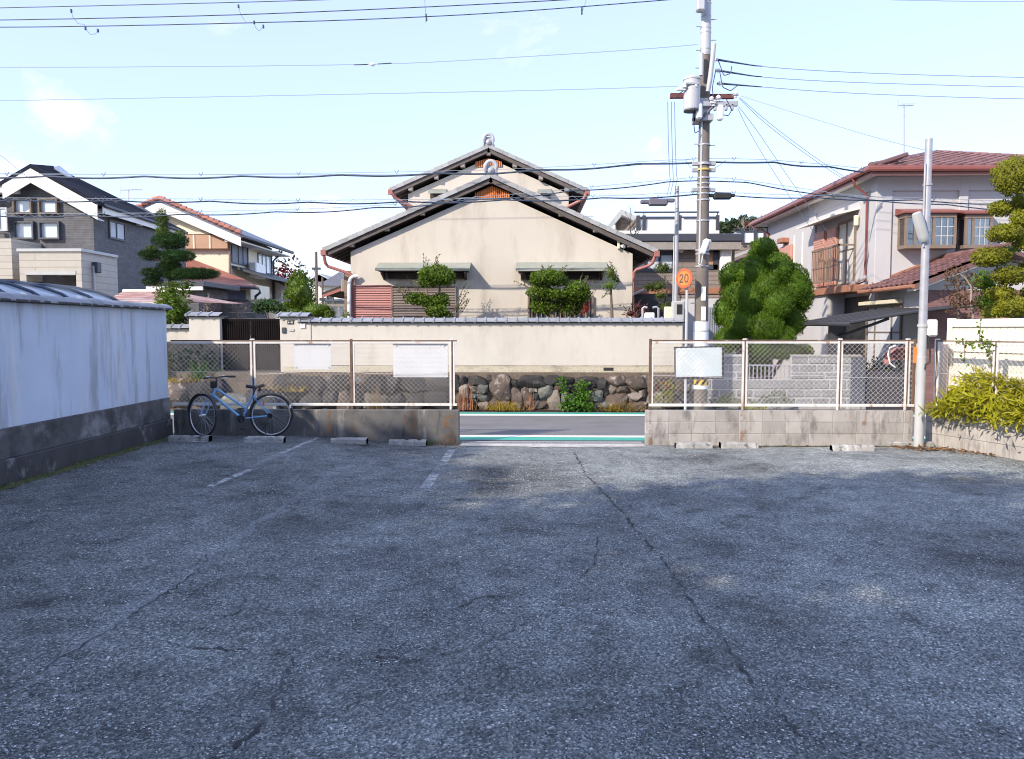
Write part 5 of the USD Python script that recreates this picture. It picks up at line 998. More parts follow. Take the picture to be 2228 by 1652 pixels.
dh.part('roof', MB().add([apf, eve, back, ridge_b, evl, (evl[0], ybk, evl[2]), apf - [0, 0, .14], eve - [0, 0, .14], back - [0, 0, .14], evl - [0, 0, .14]], [[0, 1, 2], [0, 2, 3], [0, 3, 5], [0, 5, 4], [3, 2, 5], [0, 6, 7], [0, 7, 1], [1, 7, 8], [1, 8, 2], [0, 4, 9], [0, 9, 6]]), 'slate_roof')
def barge(A, B, w, y0, y1, m='white_fascia', nm='bargeboard'):
    dh.part(nm, MB().prism([(A[0], y0, A[2] - 0.10), (B[0], y0, B[2] - 0.10), (B[0], y0, B[2] - 0.10 - w), (A[0], y0, A[2] - 0.10 - w)], (0, y1 - y0, 0)), m)
barge(apf, eve, 0.52, YD - 0.44, YD - 0.40); barge(apf, P(4, 393, YD - .45), 0.52, YD - 0.44, YD - 0.40)
dh.part('white_soffit', MB().prism([(apf[0], YD - 0.42, apf[2] - 0.62), (eve[0], YD - 0.42, eve[2] - 0.62), (eve[0], YD - 0.003, eve[2] - 0.62), (apf[0], YD - 0.003, apf[2] - 0.62)], (0, 0, -0.02)), 'white_fascia')
dh.part('left_eave', MB().box(P(-60, 419, YD - 0.4), P(28, 404, YD - 0.4) + [0, 0.39, 0]), 'white_fascia')
dh.part('side_fascia', MB().prism([eve - [0.0, -0.4, 0.14], back - [0, 0, 0.14], back - [0, 0, 0.34], eve - [0, -0.4, 0.36]], (-0.04, 0, 0)), 'white_fascia')
dh.part('side_gutter', MB().tube([eve + [0.06, 0.4, -0.1], back + [0.06, 0, -0.1]], 0.06, 6), 'navy_trim')
dh.part('roof_window', MB().prism([P(118, 368, 27.9), P(130, 364, 28.2), P(158, 387, 28.4), P(148, 387, 28.1)], (0, -0.02, 0.06)), 'frosted_pane')
for i, (x0, y0, x1, y1) in enumerate(((36, 436, 69, 463), (91, 436, 125, 463), (37, 486, 73, 518), (92, 486, 129, 518))): pane_front(dh, x0, y0, x1, y1, YD, 'navy_trim' if i > 1 else 'bark', 'frosted_pane', 0.06, proud=0.14)
pane_front(dh, -20, 455, 13, 500, YD - 0.3, 'plastic_grey', 'frosted_pane', 0.05, mull_v=(0.6,))
# side window, pipes
ya, yc = PX(238, 500, dx)[1], PX(269, 500, dx)[1]; zt1_ = PX(238, 482, dx)[2]; zt0_ = PX(238, 515, dx)[2]
pane_side(dh, dx, ya, yc, zt0_, zt1_, 1, 'navy_trim', 'lace', 0.07, (0.45,))
dh.part('security_light', MB().cbox(PX(304, 486, dx + 0.1), (0.2, 0.25, 0.2), 0.03), 'plastic_white')
for px in (207, 216, 226): dh.part('vent_cap', MB().lathe([(0.0, 0.12), (0.09, 0.1), (0.09, 0), (0, 0)], PX(px, 458, dx), 10, (1, 0, 0)), 'plastic_white')
# cream garage porch and balcony boxes
gz = P(150, 548, YD - 2.2)[2]; gx0, gx1 = P(43, 600, YD - 2.2)[0], P(178, 600, YD - 2.2)[0]; oz = P(150, 590, YD - 2.2)[2]; ox0_, ox1_ = P(58, 620, YD - 2.2)[0], P(166, 620, YD - 2.2)[0]
gp_ = dh.part('porch', MB().box((gx0, YD - 2.2, oz), (gx1, YD - 0.003, gz)).box((gx0, YD - 2.2, -0.05), (ox0_, YD - 1.9, oz)).box((ox1_, YD - 2.2, -0.05), (gx1, YD - 0.003, oz)), 'cream_siding')
dh.part('parapet_cap', MB().box((gx0 - 0.05, YD - 2.25, gz + 0.002), (gx1 + 0.05, YD - 0.004, gz + 0.1), 0.01), 'plastic_grey', under=gp_)
dh.part('lintel', MB().box((ox0_ - 0.02, YD - 2.22, oz - 0.12), (ox1_ - 0.003, YD - 2.0, oz - 0.003)), 'plastic_grey', under=gp_)
dh.part('dark_doorway', MB().box((ox0_ + 1.2, YD - 0.05, -0.05), (ox1_ - 0.05, YD - 0.01, oz - 0.1)), 'black_paint', under=gp_)  # black panel stands in for the darkness of the doorway
dh.part('downpipe', MB().tube([(gx1 + 0.06, YD - 1.6, gz - 0.4), (gx1 + 0.06, YD - 1.6, -0.05)], 0.045, 8), 'plastic_grey'); dh.part('rain_head', MB().cbox((gx1 + 0.1, YD - 1.5, gz - 0.45), (0.2, 0.25, 0.35), 0.02), 'navy_trim')
by0 = P(-80, 607, YD - 1.6); by1 = P(24, 519, YD - 1.6)
dh.part('balcony', MB().box((by0[0], YD - 1.6, by0[2]), (by1[0], YD - 0.004, by1[2])), 'cream_siding'); dh.part('balcony_rail', MB().tube([P(-80, 505, YD - 1.5), P(10, 506, YD - 1.5), P(22, 509, YD - 1.5), P(24, 519, YD - 1.5)], 0.04, 6), 'dark_metal')
# annex with flat roof, and tin porch
a, c = P(330, 700, 25.5), P(440, 622, 25.5)
ax_ = Thing('flat_roof_annex', 'small navy tiled annex with flat overhanging roof behind the pine', 'annex', (a[0], 25.5, 0))
ax_.part('wall', MB().box((a[0], 25.5, -0.05), (P(432, 640, 25.5)[0], 28, c[2] - 0.05)), 'dark_siding'); ax_.part('roof', MB().box((a[0], 25.2, c[2] - 0.04), (P(446, 630, 25.2)[0], 28.3, c[2] + 0.14), 0.02), 'navy_trim'); ax_.part('roof_trim', MB().box((a[0], 25.18, c[2] - 0.16), (P(441, 630, 25.2)[0], 25.25, c[2] - 0.042)), 'white_fascia')
mat('rust_tin', (0.33, 0.16, 0.12), 0.3, 3, stain=(0.62, 0.58, 0.55), stain_map=(1, 6, 6), stain_at=(0.5, 0.6), stain_amt=0.7, rough=0.6)
tr_ = Thing('tin_roof_shed', 'shed with rust red hipped tin roof behind the left wall', 'shed', (P(300, 660, 21)[0], 21, 0))
q = [P(222, 658, 20.0), P(395, 657, 20.0), P(372, 634, 21.6), P(268, 634, 21.6)]
tr_.part('roof', MB().add(q + [q[3] + [-1.0, 1.0, -0.25], q[2] + [1.5, 1.5, -0.3]], [[0, 1, 2], [0, 2, 3], [0, 3, 4], [1, 5, 2], [3, 2, 5], [3, 5, 4]]), 'rust_tin'); tr_.part('ridge_cap', MB().tube([q[3], q[2]], 0.06, 6), 'soffit_white'); tr_.part('eave_board', MB().box(q[0] - [0, 0, 0.14], q[1] + [0, 0.05, -0.004]), 'cream_trim'); tr_.part('wall', MB().box(q[0] + [0.5, 0.5, -2.6], q[1] + [-0.5, 1.5, -0.142]), 'pale_render')

# ------------------------------------------------------------------ cream house further back on the left
mat('cream_wall', (0.68, 0.62, 0.48), 0.05, 0.8, stain=(0.58, 0.53, 0.43), stain_map=(1, 1, 0.4), stain_at=(0.55, 0.8), stain_amt=0.4)
mat('white_wall_far', (0.70, 0.68, 0.63), 0.05, 0.8)
mat('red_roof', (0.36, 0.14, 0.10), 0.25, 3, rough=0.6, rand=0.2)
mat('blue_slate', (0.13, 0.14, 0.19), 0.15, 3, rough=0.5)
YC = 38.0; cx = P(499, 600, YC)[0]
ch = Thing('cream_house', 'cream two storey house with red tile verge and brown shuttered windows', 'house', (cx, YC, 0))
ap = P(346, 432, YC - 0.6); ev = P(524, 509, YC - 0.6); el = np.array([2 * ap[0] - ev[0], ev[1], ev[2]]); ybc = PX(592, 560, cx)[1]; evb = P(618, 542, ybc + 1.0)
ch.part('wall', MB().prism([(2 * ap[0] - cx, YC, -0.05), (cx, YC, -0.05), (cx, YC, ev[2] + 0.05), (ap[0], YC, ap[2] - 0.25), (2 * ap[0] - cx, YC, ev[2] + 0.05)], (0, ybc - YC, 0)), 'cream_wall')
ch.part('roof', MB().prism([ap, ev, ev - [0, 0, .18], ap - [0, 0, .18]], (0, ybc - YC + 1.6, 0)).prism([el, ap, ap - [0, 0, .18], el - [0, 0, .18]], (0, ybc - YC + 1.6, 0)), 'blue_slate')
for A, B in ((ap, ev), (ap, el)):
    ch.part('bargeboard', MB().prism([A + [0, -.03, -.18], B + [0, -.03, -.18], B + [0, -.03, -.60], A + [0, -.03, -.60]], (0, .04, 0)), 'white_wall_far')
    n = 15
    for k in range(n): c0, c1 = A + (B - A) * k / n, A + (B - A) * (k + 1.08) / n; ch.part('verge_tile', MB().tube([c0 + [0, -0.02, 0.03], c1 + [0, -0.02, 0.09]], 0.11, 7), 'red_roof')
ch.part('gutter', MB().tube([ev + [0.06, 0, -.1], ev + [0.06, ybc - YC + 1.6, -.1]], 0.09, 6), 'navy_trim')
ch.part('soffit', MB().box((cx, YC - 0.5, ev[2] - 0.36), (ev[0] - 0.05, ybc + 0.9, ev[2] - 0.3)), 'white_wall_far')
ch.part('attic_window', MB().box(P(352, 471, YC - 0.05), P(364, 450, YC - 0.05) + [0, .045, 0]), 'soffit_dark')
ch.part('gable_ledge', MB().box(P(250, 510, YC - 0.25), P(490, 504, YC - 0.25) + [0, .24, 0]), 'cream_trim')
mat('brown_shutter', (0.42, 0.25, 0.16), 0.08, 2, rough=0.6)
sb_ = ch.part('shutter_box', MB().box(P(300, 541, YC - 0.3), P(494, 511, YC - 0.3) + [0, .295, 0]), 'brown_shutter')
for px in (420, 455): p = P(px, 541, YC - 0.33); ch.part('seam', MB().box(p, (p[0] + 0.08, p[1] + 0.03, P(px, 511, YC - .33)[2])), 'cream_trim', under=sb_)
ch.part('downpipe', MB().tube([ev + [0, .2, -.15], P(500, 522, YC - .1), P(500, 660, YC - .1)], 0.06, 6), 'frame_brown')
ch.part('downpipe', MB().tube([evb + [0, -.4, -.2], (cx + 0.1, ybc - 0.1, evb[2] - 0.8), (cx + 0.1, ybc - 0.1, 1)], 0.06, 6), 'navy_trim')
def sidewin(p0, p1, t0, t1, m, mull): y0, y1 = PX(p0, 560, cx)[1], PX(p1, 560, cx)[1]; zz1 = PX(p0, t0, cx)[2]; zz0 = PX(p0, t1, cx)[2]; pane_side(ch, cx, y0, y1, zz0, zz1, 1, 'navy_trim', m, 0.06, mull)
sidewin(504, 538, 531, 570, 'blue_slate', (0.4, 0.7)); sidewin(561, 589, 552, 590, 'frosted_pane', (0.3, 0.6))
p = PX(556, 588, cx + 0.4); ch.part('air_conditioner', MB().cbox(p, (0.4, 0.9, 0.75), 0.05), 'plastic_white'); ch.part('air_conditioner', MB().cbox(PX(566, 592, cx + 0.4) , (0.4, 0.7, 0.75), 0.05), 'plastic_white')
ch.part('side_roof', MB().prism([(cx, YC + .3, PX(503, 577, cx)[2]), (cx + 1.6, YC + .3, PX(503, 577, cx)[2] - 0.5), (cx + 1.6, YC + .3, PX(503, 577, cx)[2] - 0.62), (cx, YC + .3, PX(503, 577, cx)[2] - 0.12)], (0, ybc - YC - .5, 0)), 'navy_trim')
# low front wing with red roof
q = [P(392, 625, 35.5), P(545, 622, 35.5), P(545, 600, 35.5)]
a, c, d = P(400, 604, 35.5), P(415, 560, 37.9), P(536, 604, 37.9)
ch.part('wing_roof', MB().add([P(380, 612, 34.6), P(563, 624, 34.6), P(531, 607, 37.9), P(400, 557, 37.9)], [[0, 1, 2], [0, 2, 3]]).add([P(380, 615, 34.6), P(563, 627, 34.6), P(380, 612, 34.6), P(563, 624, 34.6)], [[0, 1, 3], [0, 3, 2]]), 'red_roof')
ch.part('wing_wall', MB().box(P(420, 665, 35.2), P(545, 618, 35.2) + [0, 2.6, 0]), 'cream_wall')
pane_front(ch, 494, 635, 532, 653, 35.2, 'frame_brown', 'blue_slate', 0.07, mull_v=(0.5,))
ch.part('wing_gutter', MB().tube([P(380, 616, 34.5), P(563, 628, 34.5), P(566, 637, 34.6), P(556, 645, 35.0), P(556, 668, 35.0)], 0.06, 6), 'navy_trim')
ch.part('rear_porch', MB().prism([P(575, 596, 44), P(640, 622, 44), P(640, 630, 44), P(575, 604, 44)], (0, 2, 0)), 'brown_tile_base'); ch.part('rear_wall', MB().box(P(570, 668, 44.5), P(612, 606, 44.5) + [0, 3, 0]), 'white_wall_far')
# block wall behind the gate
mat('old_block', (0.17, 0.17, 0.175), 0.35, 3, stain=(0.09, 0.09, 0.09), stain_map=(2, 2, 1), stain_at=(0.5, 0.66), stain_amt=0.7, rand=0.25)
YO = 27.5; ob = Thing('old_block_wall', 'weathered dark block wall behind the gate and the bare shrubs', 'wall', (P(520, 680, YO)[0], YO, 0.8))
o_a, o_b = P(428, 700, YO), P(605, 656, YO)
for j in range(6):
    z0 = o_b[2] - 0.2 * (j + 1)
    for i in range(int((o_b[0] - o_a[0]) / 0.42) + 1): x = o_a[0] + i * 0.42 - (j % 2) * 0.0; ob.part('block', MB().cbox((x + 0.205, YO + 0.06, z0 + 0.1), (0.405, 0.12, 0.19), 0.006), 'old_block')
ob.part('cap', MB().box((o_a[0], YO - 0.02, o_b[2] + 0.002), (o_b[0] + 0.4, YO + 0.14, o_b[2] + 0.07)), 'navy_trim')

# ------------------------------------------------------------------ distant houses between
def far_house(name, label, Y, wpx, ridge_pts, eave_py, wallm, roofm, base_py=700, dep=7, win=()):
    x0, x1 = wpx; a, c = P(x0, base_py, Y), P(x1, eave_py, Y); t = Thing(name, label, 'house', ((a[0] + c[0]) / 2, Y, 0))
    t.part('wall', MB().box((a[0], Y, min(a[2], 0)), (c[0], Y + dep, c[2])), wallm)
    r = [P(px, py, Y - 0.5) for px, py in ridge_pts]
    t.part('roof', MB().prism(r, (0, dep + 1, 0)), roofm)
    for wn_ in win: pane_front(t, *wn_, Y, 'navy_trim', 'window_pane', 0.05)
    return t
far_house('distant_house', 'small far house with a grey gable roof left of the dark roofed one', 70, (678, 716), [(668, 612), (694, 594), (722, 612), (694, 598)], 611, 'white_wall_far', 'plastic_grey', win=[(693, 602, 699, 612)])
far_house('distant_house', 'far house with blue grey roof beside the left porch of the gabled house', 60, (697, 752), [(690, 622), (738, 592), (760, 600), (760, 622)], 620, 'white_wall_far', 'blue_slate', win=[(712, 640, 722, 652)])
far_house('distant_house', 'white far house glimpsed behind the porch post', 50, (706, 765), [(702, 652), (765, 650), (765, 654), (702, 656)], 652, 'white_wall_far', 'plastic_grey')
# ------------------------------------------------------------------ plants
def leaf_cards(p, ax, nr, L, W, bend=0.12):
    """n small pointed leaves: base points p, long axes ax, face normals nr"""
    ax = ax / np.maximum(np.linalg.norm(ax, axis=1, keepdims=True), 1e-9)
    sd = np.cross(ax, nr); sd /= np.maximum(np.linalg.norm(sd, axis=1, keepdims=True), 1e-9); nn = np.cross(sd, ax)
    L = np.broadcast_to(L, len(p))[:, None]; W = np.broadcast_to(W, len(p))[:, None]
    v = np.stack([p, p + ax * L * 0.45 + sd * W / 2 + nn * L * bend, p + ax * L, p + ax * L * 0.45 - sd * W / 2 + nn * L * bend], 1).reshape(-1, 3)
    i = np.arange(len(p))[:, None] * 4; f = np.vstack([i + [0, 1, 2], i + [0, 2, 3]])
    return v, f
def crown(pads, dens, L, W, seed, mode='leaf', core=0.74, rough=0.16, depth=0.35, lower=1.0, lump=2.6):
    r = np.random.RandomState(seed); V, F, n0 = [], [], 0
    for c, rad in pads:
        c, rad = np.asarray(c, float), np.asarray(rad, float)
        area = 4 * math.pi * ((rad[0] * rad[1]) ** 1.6 / 3 + (rad[0] * rad[2]) ** 1.6 / 3 + (rad[1] * rad[2]) ** 1.6 / 3) ** (1 / 1.6)
        n = max(12, int(dens * area)); u = r.normal(size=(n, 3)); u /= np.linalg.norm(u, axis=1, keepdims=True)
        if lower < 1: u[:, 2] = np.where((u[:, 2] < 0) & (r.rand(n) > lower), -u[:, 2], u[:, 2])
        k = 1 - depth * r.rand(n) ** 2 + rough * 2 * (meshkit.fbm(u * lump + c * 3.1, 3, seed) - 0.5)
        p = c + u * rad * k[:, None]; nr = u / rad; nr /= np.linalg.norm(nr, axis=1, keepdims=True); rv = r.normal(size=(n, 3))
        if mode == 'leaf': ax = np.cross(nr, rv) + 0.5 * nr + [0, 0, 0.1]; fn = nr + 0.8 * r.normal(size=(n, 3))
        elif mode == 'spray': ax = nr * 0.35 + np.array([0, 0, 0.75]) + 0.5 * rv; fn = nr + 0.42 * r.normal(size=(n, 3))
        elif mode == 'needle': ax = nr * 0.8 + np.array([0, 0, 0.4]) + 0.6 * rv; fn = nr + 0.9 * r.normal(size=(n, 3))
        elif mode == 'droop': ax = nr * 0.6 + np.array([0, 0, -0.5]) + 0.5 * rv; fn = nr + 0.5 * r.normal(size=(n, 3))
        v, f = leaf_cards(p, ax, fn, L * r.uniform(0.6, 1.25, n), W * r.uniform(0.7, 1.2, n))
        V.append(v); F.append(f + n0); n0 += len(v)
        if core:
            q = _ico.vertices; kk = core * (1 + rough * 2 * (meshkit.fbm(q * lump + c * 3.1, 3, seed) - 0.5)); V.append(c + q * rad * kk[:, None]); F.append(_ico.faces + n0); n0 += len(q)
    return np.vstack(V), np.vstack(F)
def pads_px(l, Y, squash=0.9, jy=0.0, seed=0):
    r = np.random.RandomState(seed); out = []
    for x, y, rx, ry, *dy in l:
        Yk = Y + (r.rand() - 0.5) * jy + (dy[0] if dy else 0.0); s = FOC / Yk; out.append((P(x, y, Yk), (rx / s, max(rx, ry) / s * squash, ry / s)))
    return out
def limb(pts, r0, r1, n=7):
    pts = np.asarray(pts, float); t = np.linspace(0, 1, 4 * (len(pts) - 1) + 1); k = np.linspace(0, 1, len(pts)); q = np.stack([np.interp(t, k, pts[:, i]) for i in range(3)], 1)
    q[1:-1] = (q[:-2] + 2 * q[1:-1] + q[2:]) / 4
    return MB().tube(q, r0 + (r1 - r0) * t, n)
def plant(name, label, cat, base, parts, group=None):
    t = Thing(name, label, cat, base, group)
    for nm, data, m in parts: t.part(nm, data, m, smooth=(60 if nm in ('trunk', 'branch') else False), kind=('stuff' if nm == 'sprigs' else None))
    return t
def bare(base, h, spread, seed, r0, levels=4, up=0.55):
    r = np.random.RandomState(seed); b = MB()
    def grow(p, d, L, rad, lv):
        q = [p]; dd = d.copy()
        for _ in range(3): dd = dd + r.normal(0, 0.16, 3) + [0, 0, 0.05]; dd /= np.linalg.norm(dd); q.append(q[-1] + dd * L / 3)
        b.tube(q, np.linspace(rad, rad * 0.6, 4), 5 if lv > 1 else 4, cap=False)
        if lv: 
            for k in range(3 if lv > 1 else 4):
                e = r.normal(size=3) * spread; e[2] = abs(e[2]) * 0.6 + up; nd = dd * 0.6 + e; nd /= np.linalg.norm(nd); grow(q[r.randint(1, 4)], nd, L * r.uniform(0.55, 0.8), rad * 0.55, lv - 1)
    grow(np.asarray(base, float), np.array([0, 0, 1.0]), h * 0.4, r0, levels); return b

leafmat('leaf_juniper', [(0.085, 0.16, 0.008), (0.155, 0.265, 0.010), (0.225, 0.345, 0.015), (0.31, 0.40, 0.03)], 0.3)
leafmat('leaf_pine', [(0.03, 0.075, 0.014), (0.06, 0.14, 0.018), (0.11, 0.21, 0.02), (0.21, 0.30, 0.03)], 0.2)
leafmat('leaf_candle', [(0.10, 0.15, 0.02), (0.18, 0.21, 0.03), (0.26, 0.26, 0.05)], 0.3)
leafmat('leaf_yellowgreen', [(0.09, 0.15, 0.012), (0.24, 0.28, 0.02), (0.38, 0.38, 0.035), (0.46, 0.30, 0.04)], 0.3)
leafmat('leaf_holly', [(0.09, 0.15, 0.010), (0.19, 0.27, 0.013), (0.29, 0.36, 0.02), (0.40, 0.41, 0.03)], 0.3, 0.45)
leafmat('leaf_olive', [(0.10, 0.12, 0.02), (0.18, 0.20, 0.03), (0.28, 0.26, 0.05)], 0.25)
leafmat('leaf_red', [(0.25, 0.02, 0.015), (0.42, 0.05, 0.03), (0.50, 0.12, 0.07)], 0.35)
leafmat('leaf_wine', [(0.07, 0.02, 0.018), (0.14, 0.04, 0.03), (0.12, 0.07, 0.03)], 0.3)
leafmat('leaf_variegated', [(0.08, 0.11, 0.02), (0.22, 0.23, 0.08), (0.42, 0.40, 0.18)], 0.3)
leafmat('leaf_autumn', [(0.19, 0.195, 0.012), (0.32, 0.30, 0.018), (0.46, 0.38, 0.025), (0.52, 0.30, 0.035)], 0.3)
leafmat('leaf_rusty', [(0.11, 0.06, 0.025), (0.19, 0.09, 0.04), (0.12, 0.11, 0.03), (0.28, 0.15, 0.06)], 0.3)
leafmat('leaf_bamboo', [(0.32, 0.31, 0.015), (0.56, 0.48, 0.025), (0.68, 0.56, 0.045), (0.74, 0.64, 0.16)], 0.3)
leafmat('grass_gold', [(0.36, 0.24, 0.03), (0.56, 0.40, 0.06), (0.46, 0.33, 0.08)], 0.25)
leafmat('grass_dry', [(0.22, 0.15, 0.08), (0.34, 0.24, 0.13), (0.16, 0.13, 0.05)], 0.2)
leafmat('stalk_red', [(0.40, 0.16, 0.08), (0.52, 0.27, 0.15)], 0.15)
leafmat('leaf_vine', [(0.07, 0.17, 0.012), (0.18, 0.29, 0.02), (0.34, 0.37, 0.04), (0.42, 0.24, 0.07)], 0.35)
leafmat('leaf_sage', [(0.12, 0.14, 0.08), (0.20, 0.22, 0.12)], 0.25)
leafmat('leaf_dead', [(0.20, 0.10, 0.04), (0.36, 0.19, 0.06), (0.45, 0.28, 0.09), (0.14, 0.09, 0.05)], 0.15)
leafmat('leaf_far', [(0.035, 0.055, 0.02), (0.06, 0.08, 0.03), (0.10, 0.10, 0.035)], 0.2)

# round clipped juniper
jl = [(1655, 640, 60, 80), (1662, 566, 34, 38), (1661, 542, 27, 22), (1604, 640, 36, 40, -.3), (1724, 622, 36, 44, -.3), (1634, 596, 32, 34, -.5), (1692, 590, 32, 38, -.45), (1634, 652, 36, 38, -.75), (1690, 660, 38, 38, -.85), (1614, 706, 36, 32, -.75), (1586, 740, 30, 29, -.7), (1664, 714, 40, 34, -.95), (1744, 644, 23, 38, -.2), (1575, 682, 22, 32, -.2),
      (1724, 702, 30, 30, -.6), (1746, 766, 22, 15, -.3), (1652, 764, 32, 20, -.7), (1702, 766, 38, 18, -.6), (1632, 790, 46, 15, -.4), (1640, 802, 36, 13, -.3), (1668, 626, 24, 26, -.95), (1590, 604, 24, 30, -.1), (1700, 735, 30, 24, -.8)]
c = P(1660, 820, 20.3)
plant('juniper', 'large lumpy bright green clipped juniper beside the utility pole', 'shrub', (c[0], 20.3, 0), [('trunk', limb([(c[0], 20.3, 0), (c[0] + 0.05, 20.3, 1.2), (c[0], 20.3, 2.6)], 0.14, 0.08).tube([(c[0], 20.3, 0.3), (c[0] - 0.4, 20.2, 1.2)], 0.06, 6).tube([(c[0], 20.3, 0.3), (c[0] + 0.45, 20.2, 1.2)], 0.06, 6), 'bark'),
    ('crown', crown(pads_px(jl, 20.5, 0.8, 0.2, 5), 1000, 0.075, 0.024, 5, 'spray', 0.86, 0.10, 0.12), 'leaf_juniper')])
# cloud pruned pine left
c = P(385, 760, 20.0)
pl_ = [(371, 525, 37, 15), (330, 556, 26, 9), (386, 557, 36, 10, -.2), (368, 580, 25, 8), (333, 594, 24, 8), (426, 596, 48, 9), (380, 600, 24, 7), (332, 613, 20, 7)]
plant('pine', 'cloud pruned dark pine behind the end of the white wall', 'tree', (c[0], 20, 0.8), [('trunk', limb([(c[0] - 0.05, 20, 0.6), (c[0] - 0.2, 20, 1.6), (c[0] - 0.05, 20, 2.4), P(370, 600, 20), P(363, 550, 20), P(354, 490, 20)], 0.11, 0.03), 'bark'),
    ('branch', MB().tube([P(370, 600, 20), P(430, 600, 19.9)], 0.035, 6).tube([P(366, 575, 20), P(330, 560, 20)], 0.03, 6).tube([P(366, 600, 20), P(335, 598, 20)], 0.03, 6), 'bark'),
    ('crown', crown(pads_px(pl_, 20, 0.9, 0.3, 1), 1900, 0.08, 0.011, 6, 'needle', 0.66, 0.12, 0.4), 'leaf_pine'),
    ('top_shoots', crown(pads_px([(355, 505, 11, 14), (353, 482, 8, 16), (352, 470, 5, 12), (362, 516, 16, 8), (391, 512, 8, 8), (330, 545, 12, 5), (372, 568, 14, 5)], 20, 1.0), 1100, 0.12, 0.014, 8, 'needle', 0, 0.2, 0.8), 'leaf_candle')])
c = P(378, 740, 19.7)
plant('yellow_shrub', 'yellow green shrub with orange tips below the pine', 'shrub', (c[0], 19.7, 0.9), [('trunk', limb([(c[0], 19.7, 0.7), (c[0] + 0.05, 19.7, 1.8), P(372, 640, 19.7)], 0.05, 0.02), 'bark'),
    ('crown', crown(pads_px([(370, 632, 30, 16), (380, 652, 34, 14), (362, 650, 22, 14), (384, 676, 32, 14), (405, 625, 16, 14), (372, 695, 26, 12), (395, 726, 14, 9), (411, 709, 9, 7)], 19.7, 0.9, 0.4, 2), 260, 0.12, 0.045, 9, 'leaf', 0.35, 0.3, 0.7), 'leaf_yellowgreen'),
    ('lower_crown', crown(pads_px([(382, 690, 34, 16), (372, 664, 22, 14)], 20.0, 0.9), 420, 0.10, 0.04, 19, 'leaf', 0.6, 0.2, 0.5), 'leaf_pine')])
# garden shrubs in front of the house
def garden(name, label, trunk_px, Y, lst, sparse, m, dens=800, L=0.085, W=0.048, cat='shrub', seed=0, ms='leaf_olive'):
    base = P(*trunk_px[0], Y); base[2] = ZS - 0.05; pts = [base] + [P(*q, Y) for q in trunk_px]
    pr = [('trunk', limb(pts, 0.055, 0.02), 'bark'), ('crown', crown(pads_px(lst, Y, 0.85, 0.3, seed), dens, L, W, seed, 'leaf', 0.55, 0.22, 0.5), m)]
    if sparse:
        r = np.random.RandomState(seed + 50); tw = MB(); pp, aa, nn = [], [], []
        for (x0, y0, x1, y1, k) in sparse:
            for _ in range(k):
                a = P(x0 + r.normal(0, 5), y0 + r.normal(0, 3), Y + r.normal(0, 0.1)); e = P(x1 + r.normal(0, 9), y1 + r.normal(0, 8), Y + r.normal(0, 0.15)); mid = (a + e) / 2 + r.normal(0, 0.04, 3); tw.tube([a, mid, e], 0.006, 4)
                for t in np.linspace(0.25, 1.0, 11): q = a + (e - a) * t; pp.append(q + r.normal(0, 0.012, 3)); aa.append((e - a) / np.linalg.norm(e - a) + r.normal(0, 0.8, 3)); nn.append(r.normal(size=3))
        pr += [('twigs', tw, 'bark'), ('sprigs', leaf_cards(np.array(pp), np.array(aa), np.array(nn), 0.06, 0.034), ms)]
    return plant(name, label, cat, base, pr)
garden('garden_shrub', 'tiered green holly shrub in front of the brown louvers', [(960, 690), (955, 650), (957, 625), (952, 600)], 19.6,
       [(950, 599, 38, 19), (935, 612, 26, 12), (970, 608, 22, 13), (905, 650, 25, 11), (930, 656, 20, 11), (958, 655, 20, 15), (950, 678, 22, 14), (965, 687, 18, 8)],
       [(925, 595, 918, 560, 3), (945, 590, 949, 556, 3), (970, 595, 966, 572, 2), (900, 650, 872, 628, 5), (905, 640, 900, 600, 3), (985, 690, 1012, 630, 6), (995, 690, 1018, 660, 4)], 'leaf_holly', seed=11)
garden('garden_shrub', 'broad tiered green shrub in front of the barred window', [(1205, 690), (1200, 650), (1195, 615)], 19.6,
       [(1192, 604, 38, 15), (1172, 612, 18, 11), (1215, 610, 20, 12), (1175, 636, 30, 11), (1205, 640, 26, 10), (1188, 668, 30, 14), (1170, 660, 14, 10), (1255, 634, 26, 22), (1240, 662, 28, 24), (1270, 640, 14, 16)],
       [(1180, 650, 1125, 620, 3), (1240, 680, 1268, 600, 7), (1230, 690, 1250, 640, 6), (1210, 600, 1240, 585, 3), (1190, 595, 1195, 584, 3), (1255, 690, 1290, 620, 4)], 'leaf_holly', seed=12)
garden('small_tree', 'small topiary tree with two leaf balls on a thin trunk at the wall corner', [(1332, 692), (1330, 650), (1329, 615)], 19.6, [(1329, 594, 15, 15), (1325, 622, 16, 10), (1336, 605, 9, 9), (1344, 612, 7, 6)], [(1328, 600, 1335, 578, 3), (1325, 625, 1312, 632, 3)], 'leaf_yellowgreen', 620, 0.06, 0.022, 'tree', 13)
garden('nandina', 'red nandina beside the barred window', [(1275, 692), (1275, 680)], 19.4, [(1275, 672, 8, 8), (1278, 660, 6, 7), (1270, 680, 6, 6)], None, 'leaf_red', 500, 0.05, 0.03, seed=14)
garden('nandina', 'dark red nandina by the gas meters', [(1385, 692), (1385, 680)], 19.6, [(1388, 668, 16, 9), (1372, 682, 14, 9), (1400, 680, 12, 10)], [(1385, 690, 1360, 675, 3), (1390, 690, 1412, 665, 3)], 'leaf_wine', 300, 0.06, 0.022, seed=15, ms='leaf_wine')
garden('cloud_tree', 'variegated cloud pruned tree between the gabled house and the steel pole', [(1450, 690), (1449, 650), (1452, 620), (1446, 600)], 20.6, [(1444, 584, 20, 11), (1430, 624, 22, 11), (1412, 625, 14, 8), (1436, 642, 14, 8), (1448, 668, 15, 11)], None, 'leaf_variegated', 560, 0.06, 0.03, 'tree', 16)
